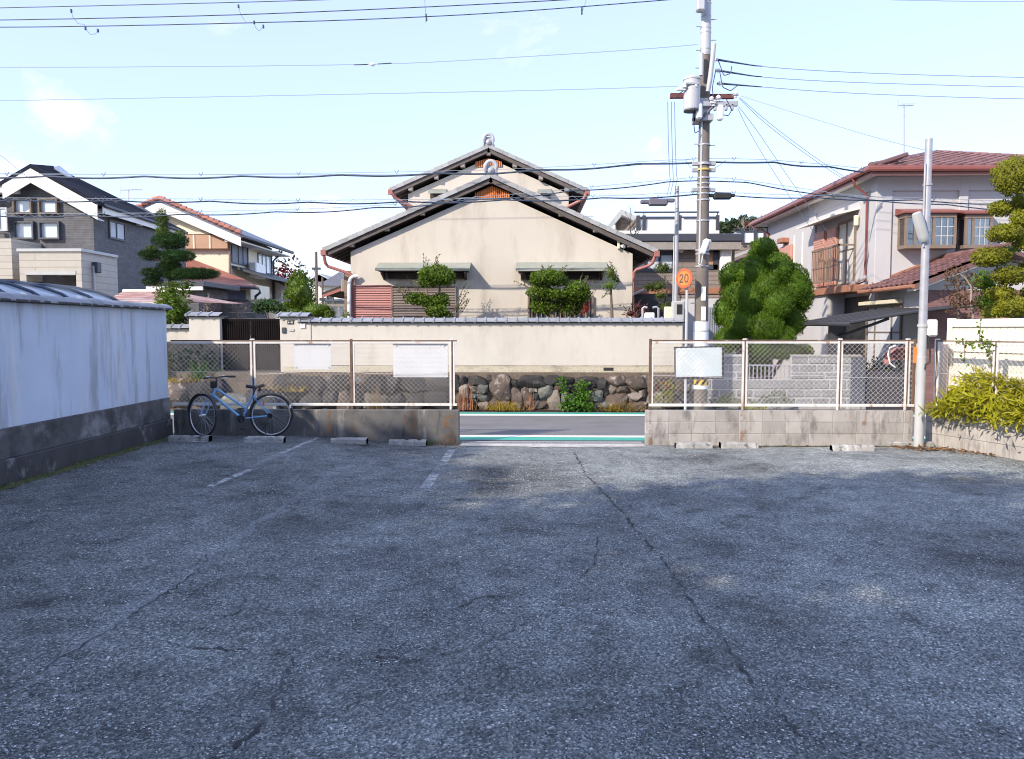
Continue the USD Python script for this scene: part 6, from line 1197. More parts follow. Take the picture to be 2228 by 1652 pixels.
# plants left of the house
def bush(name, label, lst, Y, m, dens, L, W, mode='leaf', core=0.7, base_px=None, cat='shrub', seed=0, trunk=True, group=None, squash=0.9):
    x = np.mean([q[0] for q in lst]); yb = max(q[1] + q[3] for q in lst) if base_px is None else base_px
    b = P(x, yb, Y); g = min(b[2] - 0.3, 0.9 if Y > 19 else 0.0); base = np.array([b[0], Y, g]); pr = []
    if trunk: tp = P(lst[0][0], lst[0][1], Y); pr.append(('trunk', limb([base, base + (tp - base) * 0.5 + [0.02, 0, 0], tp], max(0.03, 0.02 * (tp[2] - g)), 0.015), 'bark'))
    pr.append(('crown', crown(pads_px(lst, Y, squash, 0.2, seed), dens, L, W, seed, mode, core, 0.2, 0.45), m)); return plant(name, label, cat, base, pr, group)
bush('conifer', 'green columnar conifer left of the round clipped bush', [(652, 640, 30, 42), (640, 660, 24, 30), (664, 662, 20, 30), (650, 608, 16, 18), (630, 672, 14, 18)], 32, 'leaf_holly', 190, 0.16, 0.06, 'spray', 0.8, cat='tree', seed=21)
bush('round_bush', 'low domed clipped bush behind the right gate pier', [(692, 676, 32, 16), (676, 682, 18, 12), (712, 684, 18, 12)], 22.5, 'leaf_holly', 420, 0.07, 0.03, 'spray', 0.85, seed=22)
bush('sapling', 'small yellow green sapling between the round bush and the house post', [(713, 684, 5, 8), (711, 692, 5, 6)], 20.5, 'leaf_yellowgreen', 420, 0.08, 0.04, core=0, seed=23)
bush('sapling', 'small yellow green sapling at the foot of the brown house post', [(752, 684, 6, 7), (751, 692, 5, 5)], 20.5, 'leaf_yellowgreen', 420, 0.08, 0.04, core=0, seed=24)
bush('dark_shrub', 'dark green shrub with bare stems behind the gate', [(582, 664, 28, 12), (565, 672, 18, 10), (604, 672, 18, 10)], 23, 'leaf_pine', 300, 0.10, 0.05, core=0.6, base_px=720, seed=25)
bush('low_hedge', 'dark green hedge at the foot of the conifer', [(632, 684, 26, 12), (652, 688, 24, 10)], 26, 'leaf_holly', 260, 0.08, 0.05, core=0.8, seed=26)
for i, (px, lab) in enumerate(((462, 'bare brown shrub against the old block wall, left of the other bare shrub'), (522, 'bare brown shrub against the old block wall above the gate'))):
    c = P(px, 706, 23); plant('bare_shrub', lab, 'shrub', (c[0], 23, c[2] - 0.6), [('branches', bare((c[0], 23, c[2] - 0.3), 1.25, 0.75, 30 + i, 0.035, 4), 'bark_pale'), ('dry_leaves', crown(pads_px([(px, 668, 24, 10)], 23), 90, 0.06, 0.03, 33 + i, 'leaf', 0, 0.3, 0.9), 'leaf_dead')])
bush('red_maple', 'bright red maple beyond the cream house', [(617, 594, 17, 12), (628, 606, 14, 10), (606, 606, 10, 8), (640, 600, 8, 8)], 47, 'leaf_red', 30, 0.24, 0.16, core=0, base_px=668, cat='tree', seed=35)
bush('brown_tree', 'brownish autumn tree behind the cream house', [(604, 580, 22, 20), (636, 580, 20, 18), (655, 590, 14, 14), (598, 560, 12, 14)], 56, 'leaf_rusty', 12, 0.3, 0.18, core=0, base_px=668, cat='tree', seed=36)
for i, (px, pt, Y, h, sd, lab) in enumerate(((542, 460, 58, 9.5, 40, 'bare tree rising behind the cream house roof'), (675, 545, 60, 6.2, 41, 'bare tree beyond the columnar conifer'), (722, 590, 55, 4.6, 42, 'thin bare tree in front of the blue roofed far house'), (655, 540, 66, 7.0, 43, 'pale bare tree left of the far wooden pole'))):
    c = P(px, 700, Y); c[2] = 1.0; plant('bare_tree', lab, 'tree', c, [('branches', bare(c, (718 - pt) / (FOC / Y) * 1.0, 0.55, sd, 0.09, 5 if i != 2 else 4), 'bark_pale')])
# far wooded rise on the right, behind the far balcony
bush('far_trees', 'dark green trees on the rise beyond the far balcony', [(1590, 492, 22, 12), (1620, 490, 26, 16), (1650, 495, 24, 16), (1568, 500, 18, 10), (1680, 500, 30, 18)], 110, 'leaf_far', 4.5, 0.9, 0.6, core=0.85, base_px=520, cat='trees', seed=44)
c = P(1627, 500, 100); plant('bare_tree', 'far bare tree with a trace of red leaves above the wooded rise', 'tree', c, [('branches', bare(c - [0, 0, 3], 5.2, 0.7, 45, 0.12, 4), 'bark_pale'), ('leaves', crown(pads_px([(1624, 487, 12, 6)], 100), 2.5, 0.5, 0.3, 46, 'leaf', 0, 0.3, 0.9), 'leaf_red')])
# macro bonsai on the right
bl = [(2206, 385, 42, 40), (2179, 454, 26, 15), (2218, 444, 18, 14), (2222, 476, 22, 18), (2186, 508, 34, 18), (2226, 528, 18, 17), (2157, 560, 37, 20), (2196, 600, 34, 19), (2203, 668, 38, 20), (2180, 640, 26, 16), (2160, 680, 20, 12), (2240, 580, 20, 16), (2250, 640, 26, 18)]
Yb = 15.6; c = P(2245, 720, Yb)
mb = limb([(c[0], Yb, 0), (c[0] - 0.1, Yb, 1.5), (c[0] - 0.05, Yb, 3.0), P(2225, 450, Yb), P(2208, 390, Yb)], 0.13, 0.05)
for x, y, *_ in bl[1:]: mb.tube([P(2240, y + 10, Yb), P((x + 2240) / 2, y + 9, Yb), P(x, y + 5, Yb)], 0.03, 5)
plant('cloud_tree', 'large cloud pruned tree with olive and orange tinted pads at the right edge', 'tree', (c[0], Yb, 0), [('trunk', mb, 'bark'), ('crown', crown(pads_px(bl, Yb, 0.9, 0.7, 9), 1000, 0.07, 0.032, 50, 'leaf', 0.82, 0.14, 0.25), 'leaf_autumn')])
bush('green_shrub', 'bright green shrub between the cloud pruned pads and the reddish shrub', [(2139, 614, 28, 22), (2160, 640, 22, 18), (2198, 545, 16, 10), (2145, 660, 26, 20)], 16.4, 'leaf_juniper', 480, 0.09, 0.02, 'spray', 0.7, base_px=720, seed=51)
bush('reddish_shrub', 'thin reddish brown shrub with a pale crooked stem behind the cream fence', [(2085, 600, 24, 20), (2102, 640, 30, 30), (2075, 640, 20, 28), (2120, 605, 16, 16), (2095, 675, 34, 18), (2068, 600, 14, 14)], 15.9, 'leaf_rusty', 170, 0.075, 0.04, core=0, base_px=720, seed=52)
c = P(2112, 690, 15.8); single('crooked_stem', limb([c - [0, 0, 1.2], P(2118, 690, 15.8), P(2112, 660, 15.8), P(2114, 625, 15.8), P(2100, 605, 15.8), P(2090, 598, 15.8)], 0.03, 0.014), 'bark_pale', 'pale crooked bare stem in front of the reddish shrub', 'stem', smooth=60)

# bamboo grass over the right block wall
r = np.random.RandomState(60); n = 13000
s_ = 0.25 + 5.5 * r.rand(n) ** 0.9; hump = 0.82 + 0.12 * np.sin(s_ * 1.9 + 0.3); off = r.normal(0.12, 0.22, n); hh = 0.54 + hump * 0.80 * r.rand(n) ** 0.62 - np.clip(off - 0.1, 0, 1) * 0.25
hh = np.where(off < -0.02, np.minimum(hh, 0.52 + 0.45 * r.rand(n)), hh); hh = hh * ss(0.0, 0.9, s_) + 0.55 * (1 - ss(0.0, 0.9, s_))
p = np.c_[RA[0] + rdir[0] * s_ + nrm_r[0] * off, RA[1] + rdir[1] * s_ + nrm_r[1] * off, hh]
out = -nrm_r; ax = r.normal(0, 0.7, (n, 3)) + np.array([out[0] * 0.5, out[1] * 0.5, 0.02]); L = r.uniform(0.09, 0.18, n)
v, f = leaf_cards(p, ax, r.normal(0, 0.45, (n, 3)) + [out[0] * 0.9, out[1] * 0.9, 0.6], L, 0.032, 0.10)
bgt = Thing('bamboo_grass', 'dense yellow green bamboo grass spilling over the right block wall', 'bamboo grass', np.array([*(RA[:2] + rdir * 1.5 + nrm_r * .2), 0.5]))
bgt.part('leaves', (v, f), 'leaf_bamboo', kind='stuff')
b = MB()
for k in range(130): s0 = 0.3 + 5.2 * r.rand(); q = RA[:2] + rdir * s0 + nrm_r * r.uniform(0.16, 0.5); b.tube([(q[0], q[1], -0.05), (q[0] + r.normal(0, .05), q[1] + r.normal(0, .05), 0.6), (q[0] + out[0] * .1 + r.normal(0, .1), q[1] + out[1] * .1, 0.85 + .2 * r.rand())], 0.005, 4)
bgt.part('canes', b, 'leaf_bamboo', kind='stuff')
# ivy on the right mesh fence
# put them on the fence plane
def on_fence(px, py, off=0.03):
    d = ray(px, py); o = np.array([*(RA[:2] + nrm_r * off), 0.0]); nn = np.array([*nrm_r, 0]); return EYE + d * (((o - EYE) @ nn) / (d @ nn))
pp = np.array([on_fence(x0 + (x1 - x0) * t + r.normal(0, 4), y0 + (y1 - y0) * t + r.normal(0, 4)) for (x0, y0, x1, y1, k) in ((2082, 742, 2132, 748, 26), (2130, 700, 2135, 745, 20), (2096, 745, 2098, 795, 12), (2135, 748, 2150, 760, 12), (2152, 745, 2156, 795, 12), (2130, 748, 2170, 752, 16)) for t in np.linspace(0, 1, k)])
iv = Thing('ivy', 'withered yellow brown ivy hanging on the right mesh fence', 'ivy', pp.mean(0)); iv.part('leaves', leaf_cards(pp, r.normal(size=pp.shape) + [0, 0, -0.5], r.normal(size=pp.shape) * 0.6 + [-.7, -.7, 0], 0.055, 0.05), 'leaf_yellowgreen')
iv.part('stem', MB().tube([on_fence(2135, 690), on_fence(2131, 745), on_fence(2100, 745), on_fence(2097, 790)], 0.005, 4).tube([on_fence(2131, 745), on_fence(2152, 750), on_fence(2156, 795)], 0.005, 4), 'bark')

# grasses and weeds on the stone wall
def tuft(name, label, px, py, Y, n, h, spread, m, w=0.018, lean=0.5, cat='grass', seed=0, z0=None):
    r = np.random.RandomState(seed + 70); b = P(px, py, Y); 
    if z0 is not None: b[2] = z0
    V = []; F = []; k0 = 0
    for _ in range(n):
        o = b + [r.normal(0, spread * 0.35), r.normal(0, 0.06), 0]; d = np.array([r.normal(0, lean), r.normal(0, lean) * 0.6 - 0.1, 1.0]); L = h * r.uniform(0.5, 1.1); q = [o + d * L * t * np.array([1, 1, 1 - 0.45 * lean * t * 1.3]) for t in (0, 0.35, 0.7, 1.0)]; sd = np.array([r.normal(), r.normal(), 0]); sd /= np.linalg.norm(sd)
        for i, x in enumerate(q): ww = w * (1 - i / 3.0) / 2 + 0.0008; V += [x + sd * ww, x - sd * ww]
        for i in range(3): F += [[k0 + 2 * i, k0 + 2 * i + 1, k0 + 2 * i + 3], [k0 + 2 * i, k0 + 2 * i + 3, k0 + 2 * i + 2]]
        k0 += 8
    t = Thing(name, label, cat, b); t.part('blades', (np.array(V), np.array(F)), m, kind='stuff'); return t
tuft('grass_clump', 'golden grass clump at the foot of the stone wall, left in the exit gap', 1096, 893, 18.4, 150, 0.34, 0.7, 'grass_gold', seed=1)
tuft('grass_clump', 'dry arching grass clump at the foot of the stone wall near the right fence', 1340, 895, 18.4, 110, 0.45, 0.6, 'grass_gold', lean=0.75, seed=2)
tuft('grass_clump', 'low brownish grass right beside the right fence end, under the stones', 1385, 895, 18.4, 100, 0.32, 0.6, 'grass_dry', lean=0.8, seed=3)
tuft('dry_stalks', 'reddish dry stalks beside the left fence end', 1010, 892, 18.4, 60, 0.72, 0.36, 'stalk_red', 0.012, 0.12, 'stalks', 4)
tuft('dry_stalks', 'pair of reddish dry stalks in the middle of the exit gap', 1154, 892, 18.45, 16, 0.66, 0.12, 'stalk_red', 0.014, 0.08, 'stalks', 5)
tuft('dry_stalks', 'tan dry stalks behind the left mesh fence between the white boards', 815, 890, 18.4, 60, 0.72, 0.34, 'grass_dry', 0.014, 0.16, 'stalks', 6)
tuft('grass_clump', 'orange dry grass on the stones below the smaller white board', 625, 852, 18.5, 90, 0.30, 0.6, 'grass_gold', lean=0.7, seed=7)
tuft('grass_clump', 'orange dry grass on the boulders behind the left fence corner', 405, 832, 18.5, 120, 0.24, 0.9, 'grass_gold', lean=0.8, seed=8)
tuft('weed', 'tall green weed behind the left fence near the pine', 432, 826, 18.6, 40, 0.62, 0.6, 'leaf_vine', 0.03, 0.35, 'weed', 9)
tuft('weed', 'dry weed tuft at the right end of the left fence base', 965, 966, 12.95, 90, 0.17, 0.5, 'grass_dry', 0.008, 0.7, 'weed', 10, 0.0)
tuft('weed', 'thin straw weeds along the left fence base', 880, 962, 13.0, 60, 0.10, 1.1, 'grass_dry', 0.006, 0.9, 'weed', 11, 0.01)
tuft('weed', 'small green weed beside the dry tuft at the left fence base', 928, 962, 12.98, 26, 0.14, 0.16, 'leaf_vine', 0.02, 0.5, 'weed', 12, 0.0)
def leafy(name, label, lst, Y, m, dens, L, W, seed, cat='plant', thick=0.5):
    t = Thing(name, label, cat, P(lst[0][0], lst[0][1] + lst[0][3], Y)); t.part('leaves', crown(pads_px(lst, Y, thick), dens, L, W, seed, 'leaf', 0, 0.3, 0.6), m)
    t.part('stems', MB().tube([P(lst[0][0], 893, Y), P(lst[0][0], lst[0][1], Y), P(lst[-1][0], lst[-1][1], Y)], 0.008, 5), 'bark')
leafy('vine', 'bright green vine climbing the stone wall in the exit gap', [(1258, 880, 28, 14), (1250, 866, 22, 14), (1230, 884, 14, 10), (1222, 832, 10, 14), (1228, 848, 8, 10), (1265, 838, 16, 9), (1270, 860, 18, 12), (1278, 885, 12, 9)], 18.35, 'leaf_vine', 420, 0.075, 0.06, 80, 'vine')
leafy('nandina', 'reddish green nandina behind the left end of the right mesh fence', [(1446, 862, 20, 18), (1455, 845, 16, 14), (1432, 872, 16, 14), (1440, 836, 10, 8)], 18.2, 'leaf_autumn', 260, 0.07, 0.035, 81, 'shrub')
leafy('nandina', 'scarlet leafed sprig behind the right fence beside the pale board', [(1427, 850, 9, 10), (1450, 838, 9, 9)], 18.1, 'leaf_red', 260, 0.06, 0.03, 82, 'shrub')
leafy('sage_bush', 'pale sage green bush below the split face block wall', [(1690, 866, 26, 16), (1668, 872, 18, 12), (1712, 872, 16, 12)], 18.4, 'leaf_sage', 360, 0.07, 0.025, 83, 'bush')
leafy('yard_shrub', 'dark green shrub behind the mesh beside the lamp pole', [(1920, 800, 36, 24), (1890, 830, 30, 26), (1950, 835, 24, 26), (1905, 862, 40, 16)], 19.4, 'leaf_pine', 300, 0.08, 0.045, 84, 'shrub', 0.7)
leafy('yard_plant', 'low dark plants at the foot of the split face block wall', [(1590, 872, 28, 14), (1620, 878, 22, 10), (1560, 876, 18, 12)], 18.45, 'leaf_olive', 260, 0.07, 0.04, 85, 'plant')
leafy('yard_plant', 'yellow leaved ground plant just behind the right fence rail', [(1640, 886, 26, 5), (1660, 885, 14, 4)], 15.5, 'leaf_bamboo', 400, 0.05, 0.035, 86, 'plant')
leafy('dark_undergrowth', 'dark undergrowth behind the left fence beside the steps', [(395, 790, 34, 26), (430, 775, 30, 26), (460, 795, 24, 26)], 19.05, 'leaf_far', 140, 0.10, 0.05, 87, 'undergrowth', 0.8)
# leaf litter and moss
r = np.random.RandomState(90); n = 420; t = r.rand(n); x = G(1950, 975)[0] + t * 1.6 + r.normal(0, 0.12, n); y = np.interp(t, [0, .45, 1], [12.75, 12.55, 11.6]) + r.normal(0, 0.10, n)
keep = ((np.c_[x, y] - RA[:2]) @ nrm_r) < -0.03; x, y = x[keep], y[keep]; n = len(x)
v, f = leaf_cards(np.c_[x, y, gh(x, y) + 0.012 + 0.015 * r.rand(n)], np.c_[r.normal(size=(n, 2)), r.normal(0, .15, n)], r.normal(0, .3, (n, 3)) + [0, 0, 1], r.uniform(0.04, 0.09, n), 0.035)
single('leaf_litter', MB().add(v, f), 'leaf_dead', 'brown fallen leaves along the foot of the right block wall', 'leaves', kind='stuff')
n = 110; x = r.uniform(2.3, 6.4, n); y = 12.98 - np.abs(r.normal(0, 0.07, n)); v, f = leaf_cards(np.c_[x, y, gh(x, y) + .012], np.c_[r.normal(size=(n, 2)), np.zeros(n)], r.normal(0, .3, (n, 3)) + [0, 0, 1], r.uniform(0.03, 0.06, n), 0.028)
single('leaf_litter', MB().add(v, f), 'leaf_dead', 'few fallen leaves along the foot of the right fence blocks', 'leaves', kind='stuff')
def moss(name, label, pts, w, seed): single(name, strip(pts, w, 0.005, 0.03, seed, 0.06), 'moss', label, 'moss', kind='stuff')
moss('moss', 'mossy strip along the foot of the left wall', [(WX + 0.14, 3), (WX + 0.16, 8), (WX + 0.15, 12.9)], 0.2, 1)
moss('moss', 'moss along the foot of the right fence blocks', [(3.7, 12.96), (4.6, 12.94), (5.2, 12.97), (6.5, 12.93)], 0.12, 2)
r = np.random.RandomState(95); n = 500; x = WX + 0.08 + np.abs(r.normal(0, .07, n)); y = r.uniform(4, 13, n); v, f = leaf_cards(np.c_[x, y, gh(x, y)], np.c_[r.normal(0, .5, (n, 2)), np.ones(n)], r.normal(size=(n, 3)), r.uniform(.02, .07, n), .008)
single('grass', MB().add(v, f), 'leaf_holly', 'short grass along the foot of the white wall', 'grass', kind='stuff')
# ------------------------------------------------------------------ utility pole with its gear
mat('pole_concrete', (0.15, 0.128, 0.112), 0.16, 2.5, stain=(0.095, 0.08, 0.072), stain_map=(4, 4, 0.8), stain_at=(0.52, 0.7), stain_amt=0.5, bump=0.003, bscale=80)
mat('sleeve_white', (0.70, 0.71, 0.73), 0.08, 2, rough=0.5)
mat('transformer_grey', (0.44, 0.45, 0.47), 0.06, 2, rough=0.5)
mat('arm_red', (0.13, 0.04, 0.038), 0.15, 5)
mat('porcelain', (0.72, 0.72, 0.72), 0.03, 3, rough=0.25)
mat('stripe_yellow', (0.62, 0.42, 0.06), 0.1, 5)
mat('band_yellow', (0.55, 0.40, 0.12), 0.1, 5)
mat('gasket_box', (0.13, 0.12, 0.15), 0.1, 5, rough=0.5)
YU = 18.25; ux = P(1523, 870, YU)[0]; rad = lambda z: 0.175 - 0.0075 * z
up = Thing('utility_pole', 'tall concrete utility pole carrying a transformer, cross arms and many cables', 'utility pole', (ux, YU, 0))
zz_ = lambda py: P(1528, py, YU)[2]; UX = lambda px, py, dy=0.0: P(px, py, YU + dy)
up.part('shaft', MB().lathe([(rad(z), z) for z in np.linspace(-0.1, 11.2, 14)] + [(0.0, 11.2)], (ux, YU, 0), 22), 'pole_concrete', smooth=40)
def sleeve(nm, py0, py1, m, ex=0.012): z0, z1 = zz_(py0), zz_(py1); up.part(nm, MB().lathe([(rad(z0) + 0.001, z0), (rad(z0) + ex, z0), (rad(z1) + ex, z1), (rad(z1) + 0.001, z1)], (ux, YU, 0), 22), m, smooth=40)
sleeve('white_sleeve', 790, 700, 'sleeve_white'); sleeve('sleeve_strap', 722, 719, 'plastic_grey', 0.016)
sleeve('white_sleeve', 846, 836, 'sleeve_white')
z0, z1 = zz_(838), zz_(826)
for k in range(14):
    a0 = k * 2 * math.pi / 14; V = np.array([[(ux + math.cos(a0 + dd + tw) * (rad(z) + 0.014), YU + math.sin(a0 + dd + tw) * (rad(z) + 0.014), z) for dd in (0, 0.15, 0.3, 0.4488)] for z, tw in ((z0, 0), (z1, 0.5))])
    up.part('warning_stripe', MB().grid(V[::-1]), 'stripe_yellow' if k % 2 else 'black_paint')
sleeve('white_top_wrap', 122, 6, 'pole_white', 0.01)
for py in (8, 36, 62, 72, 108, 118, 316, 388, 400, 410, 422, 436, 481, 545, 553, 580): sleeve('band', py + 1.6, py - 1.6, 'galvanized', 0.014)
sleeve('yellow_band', 372, 368, 'band_yellow', 0.03); sleeve('clamp', 360, 355, 'galvanized', 0.03)
for py in (357, 371, 414): up.part('clamp_lug', MB().cbox((ux - rad(6) - 0.06, YU - 0.02, zz_(py)), (0.16, 0.08, 0.09), 0.01), 'galvanized'); up.part('clamp_lug', MB().cbox((ux + rad(6) + 0.06, YU - 0.02, zz_(py)), (0.16, 0.08, 0.09), 0.01), 'galvanized')
for py, sd in ((25, -1), (45, 1), (60, -1), (90, 1), (112, -1), (150, -1), (315, -1), (318, 1), (640, -1), (660, -1)): zq = zz_(py); up.part('step_bolt', MB().tube([(ux + sd * (rad(zq) - 0.01), YU - 0.05, zq), (ux + sd * (rad(zq) + 0.12), YU - 0.06, zq)], 0.012, 6), 'galvanized')
for py, px in ((640, 1524), (677, 1524)):  # numbered plates are unreadable in the photograph
    q = UX(1527, py + (0 if py < 660 else 6)); up.part('plate', MB().cbox((q[0], YU - rad(q[2]) - 0.008, q[2]), (0.11, 0.012, 0.32), 0.004), 'plastic_white')
up.part('conduit', MB().tube([(ux - rad(z) * 0.62, YU - rad(z) * 0.85, z) for z in np.linspace(zz_(573), zz_(250), 6)], 0.024, 8), 'pole_white')
up.part('street_lamp', MB().cbox(UX(1533, 537, -0.3), (0.13, 0.16, 0.36), 0.03, np.array([[.94, 0, .34], [0, 1, 0], [-.34, 0, .94]])), 'plastic_white'); up.part('lamp_cap', MB().cbox(UX(1538, 526, -0.28), (0.18, 0.16, 0.09), 0.02), 'pole_white')
up.part('lamp_wire', MB().tube([UX(1519, 573, -0.17), UX(1524, 577, -0.2), UX(1527, 570, -0.25), UX(1530, 548, -0.3)], 0.012, 6), 'plastic_white', smooth=50)
# transformer
tc = UX(1505, 214, -0.3); tr_r = 0.185; tz0, tz1 = zz_(248), zz_(181)
tf = up.part('transformer', MB().lathe([(0.0, tz0), (tr_r * 0.9, tz0), (tr_r, tz0 + 0.03), (tr_r, tz1 - 0.03), (tr_r * 1.06, tz1 - 0.03), (tr_r * 1.06, tz1), (tr_r * 0.8, tz1 + 0.05), (0.0, tz1 + 0.07)], (tc[0], tc[1], 0), 26), 'transformer_grey', smooth=40)
up.part('base_ring', MB().lathe([(0.0, tz0 - 0.03), (tr_r * 0.96, tz0 - 0.03), (tr_r * 0.96, tz0 - 0.001), (0.0, tz0 - 0.001)], (tc[0], tc[1], 0), 26), 'navy_trim', under=tf)
def insul(p, ax=(0, 0, 1), k=1.0, under=None): up.part('insulator', MB().lathe([(0.0, -0.06 * k), (0.03 * k, -0.06 * k), (0.03 * k, -0.02 * k), (0.07 * k, -0.015 * k), (0.03 * k, 0.01 * k), (0.055 * k, 0.02 * k), (0.03 * k, 0.05 * k), (0.0, 0.07 * k)], p, 12, ax), 'porcelain', under=under, smooth=40)
insul(UX(1490, 190, -0.42), (0, 0, 1), 1.1, tf); insul(UX(1513, 187, -0.45), (0.6, -0.6, 0.4), 0.9, tf); up.part('bushing', MB().cbox(UX(1482, 194, -0.4), (0.2, 0.07, 0.07), 0.015), 'porcelain', under=tf)
up.part('lid_clamp', MB().cbox(UX(1506, 182, -0.48), (0.30, 0.05, 0.05), 0.01), 'galvanized', under=tf)
up.part('bracket', MB().box(UX(1508, 262, -0.2), UX(1512, 235, -0.1)).box(UX(1508, 262, -0.2), UX(1524, 258, -0.1)), 'galvanized')
# cross arms
up.part('cross_arm', MB().box(UX(1459, 213, -0.06), UX(1488, 205, 0.04), 0.006), 'arm_red'); up.part('cross_arm', MB().box(UX(1535, 214, -0.06), UX(1596, 207, 0.04), 0.006), 'arm_red')
up.part('cross_arm', MB().box(UX(1488, 212, 0.17), UX(1535, 206, 0.25), 0.006), 'arm_red')
up.part('lower_arm', MB().box(UX(1516, 231, -0.30), UX(1604, 222, -0.22), 0.008), 'galvanized')
up.part('arm_brace', MB().tube([UX(1523, 262, -0.2), UX(1562, 220, -0.28)], 0.035, 6), 'gasket_box'); up.part('pole_collar', MB().box(UX(1513, 262, -0.22), UX(1543, 258, 0.2), 0.01), 'galvanized')
up.part('pole_plate', MB().box(UX(1516, 256, -0.2), UX(1540, 214, -0.17), 0.01), 'transformer_grey')
for px, py in ((1517, 216), (1563, 214), (1548, 217), (1553, 224), (1600, 206)): insul(UX(px, py, -0.3), (0, 0, 1), 1.15)
for px, py in ((1521, 243), (1567, 246)): up.part('cutout_switch', MB().cbox(UX(px, py, -0.34), (0.13, 0.14, 0.34), 0.04), 'porcelain')
for px in (1556, 1593, 1580): up.part('arm_clip', MB().cbox(UX(px, 234, -0.26), (0.06, 0.08, 0.14), 0.01), 'galvanized')
up.part('riser_tube', MB().tube([UX(1553, 96, -0.22), UX(1550, 130, -0.22), UX(1545, 172, -0.22), UX(1540, 200, -0.22)], 0.055, 10), 'pole_white', smooth=50)
up.part('top_case', MB().box(UX(1517, 22, -0.35), UX(1531, -10, -0.15), 0.03), 'transformer_grey'); up.part('fuse', MB().lathe([(0.0, -0.25), (0.05, -0.25), (0.05, 0.25), (0.0, 0.25)], UX(1526, 140, -0.25), 12), 'pole_white')
for l in ([(1521, 285, -.2), (1512, 290, -.25), (1508, 255, -.3)], [(1580, 215, -.3), (1592, 240, -.3), (1585, 252, -.3), (1570, 250, -.3)], [(1490, 195, -.4), (1480, 203, -.35), (1470, 212, -.2), (1466, 214, -.1)], [(1566, 155, -.1), (1572, 190, -.2), (1590, 198, -.1), (1605, 186, 0)], [(1558, 150, -.1), (1550, 190, -.3), (1552, 215, -.3)], [(1562, 130, -.1), (1575, 165, -.15), (1590, 160, -.1), (1592, 145, 0)], [(1518, 210, -.3), (1516, 226, -.4), (1508, 240, -.5)]):
    up.part('jumper', MB().tube(np.array([np.array([np.interp(t, np.linspace(0, 1, len(l)), [UX(*q)[i] for q in l]) for i in range(3)]) for t in np.linspace(0, 1, 14)]), 0.011, 5), 'wire_blue', smooth=50)

# slim steel pole with a meter box, and the speed sign
sx_ = P(1470, 660, 18.9)
sp = Thing('steel_pole', 'slim pale steel pole rising from the tile coping left of the sign', 'pole', (sx_[0], 18.9, 0.9))
tp_ = P(1473, 405, 18.9); sp.part('tube', MB().lathe([(0.058, 0.9), (0.05, tp_[2]), (0.0, tp_[2] + 0.01)], (sx_[0], 18.9, 0), 16), 'galvanized', smooth=40)
sp.part('conduit', MB().tube([(sx_[0] - 0.07, 18.87, 1.2), (sx_[0] - 0.065, 18.87, tp_[2] - 1.2)], 0.018, 8), 'pole_white')
mbx = P(1475, 678, 18.78); q_ = sp.part('meter_box', MB().cbox(mbx, (0.30, 0.18, 0.5), 0.03), 'plastic_grey'); sp.part('meter_window', MB().cbox(mbx + [0.02, -0.095, 0.05], (0.13, 0.012, 0.24), 0.004), 'black_paint', under=q_); sp.part('pull_box', MB().cbox(P(1455, 684, 18.85), (0.22, 0.12, 0.36), 0.02), 'plastic_cream')
mat('sign_red', (0.66, 0.10, 0.03), 0.06, 3, rough=0.45); mat('sign_orange', (0.62, 0.20, 0.04), 0.06, 3, rough=0.45); mat('sign_ink', (0.10, 0.06, 0.06), 0.1, 3)
sg = P(1489, 606, 17.95); sgt = Thing('speed_sign', 'faded round orange speed limit sign reading 20 on a white post', 'sign', (P(1491, 890, 17.95)[0], 17.95, 0))
px_ = P(1491, 890, 18.0); sgt.part('post', MB().lathe([(0.033, -0.05), (0.033, sg[2] + 0.2), (0.0, sg[2] + 0.2)], (px_[0], 18.0, 0), 14), 'pole_white', smooth=40)
th = math.radians(46); nx = np.array([-math.sin(th), -math.cos(th), 0.0]); tx = np.array([math.cos(th), -math.sin(th), 0.0]); rs_ = 0.222
dk = sgt.part('disc', MB().lathe([(0.0, 0.0), (rs_, 0.0), (rs_, 0.012), (0.0, 0.012)], sg, 40, nx), 'sign_red'); sgt.part('inner_disc', MB().lathe([(rs_ * 0.76, 0.0125), (rs_ * 0.76, 0.0145), (0.0, 0.0145)], sg, 40, nx), 'sign_orange', under=dk)
tmn = meshkit.text_mesh('20', 0.19, 0.002, True); v = np.array(tmn.vertices); v[:, :2] -= (v[:, :2].max(0) + v[:, :2].min(0)) / 2; v[:, 0] *= 0.82
sgt.part('number', (sg + v[:, :1] * tx + v[:, 1:2] * np.array([0, 0, 1.0]) + (v[:, 2:] + 0.016) * nx, np.array(tmn.faces)), 'sign_ink', under=dk)
sgt.part('clamp', MB().cbox(sg + np.array([0.03, 0.04, 0]) * 1, (0.10, 0.08, 0.06), 0.01), 'galvanized')

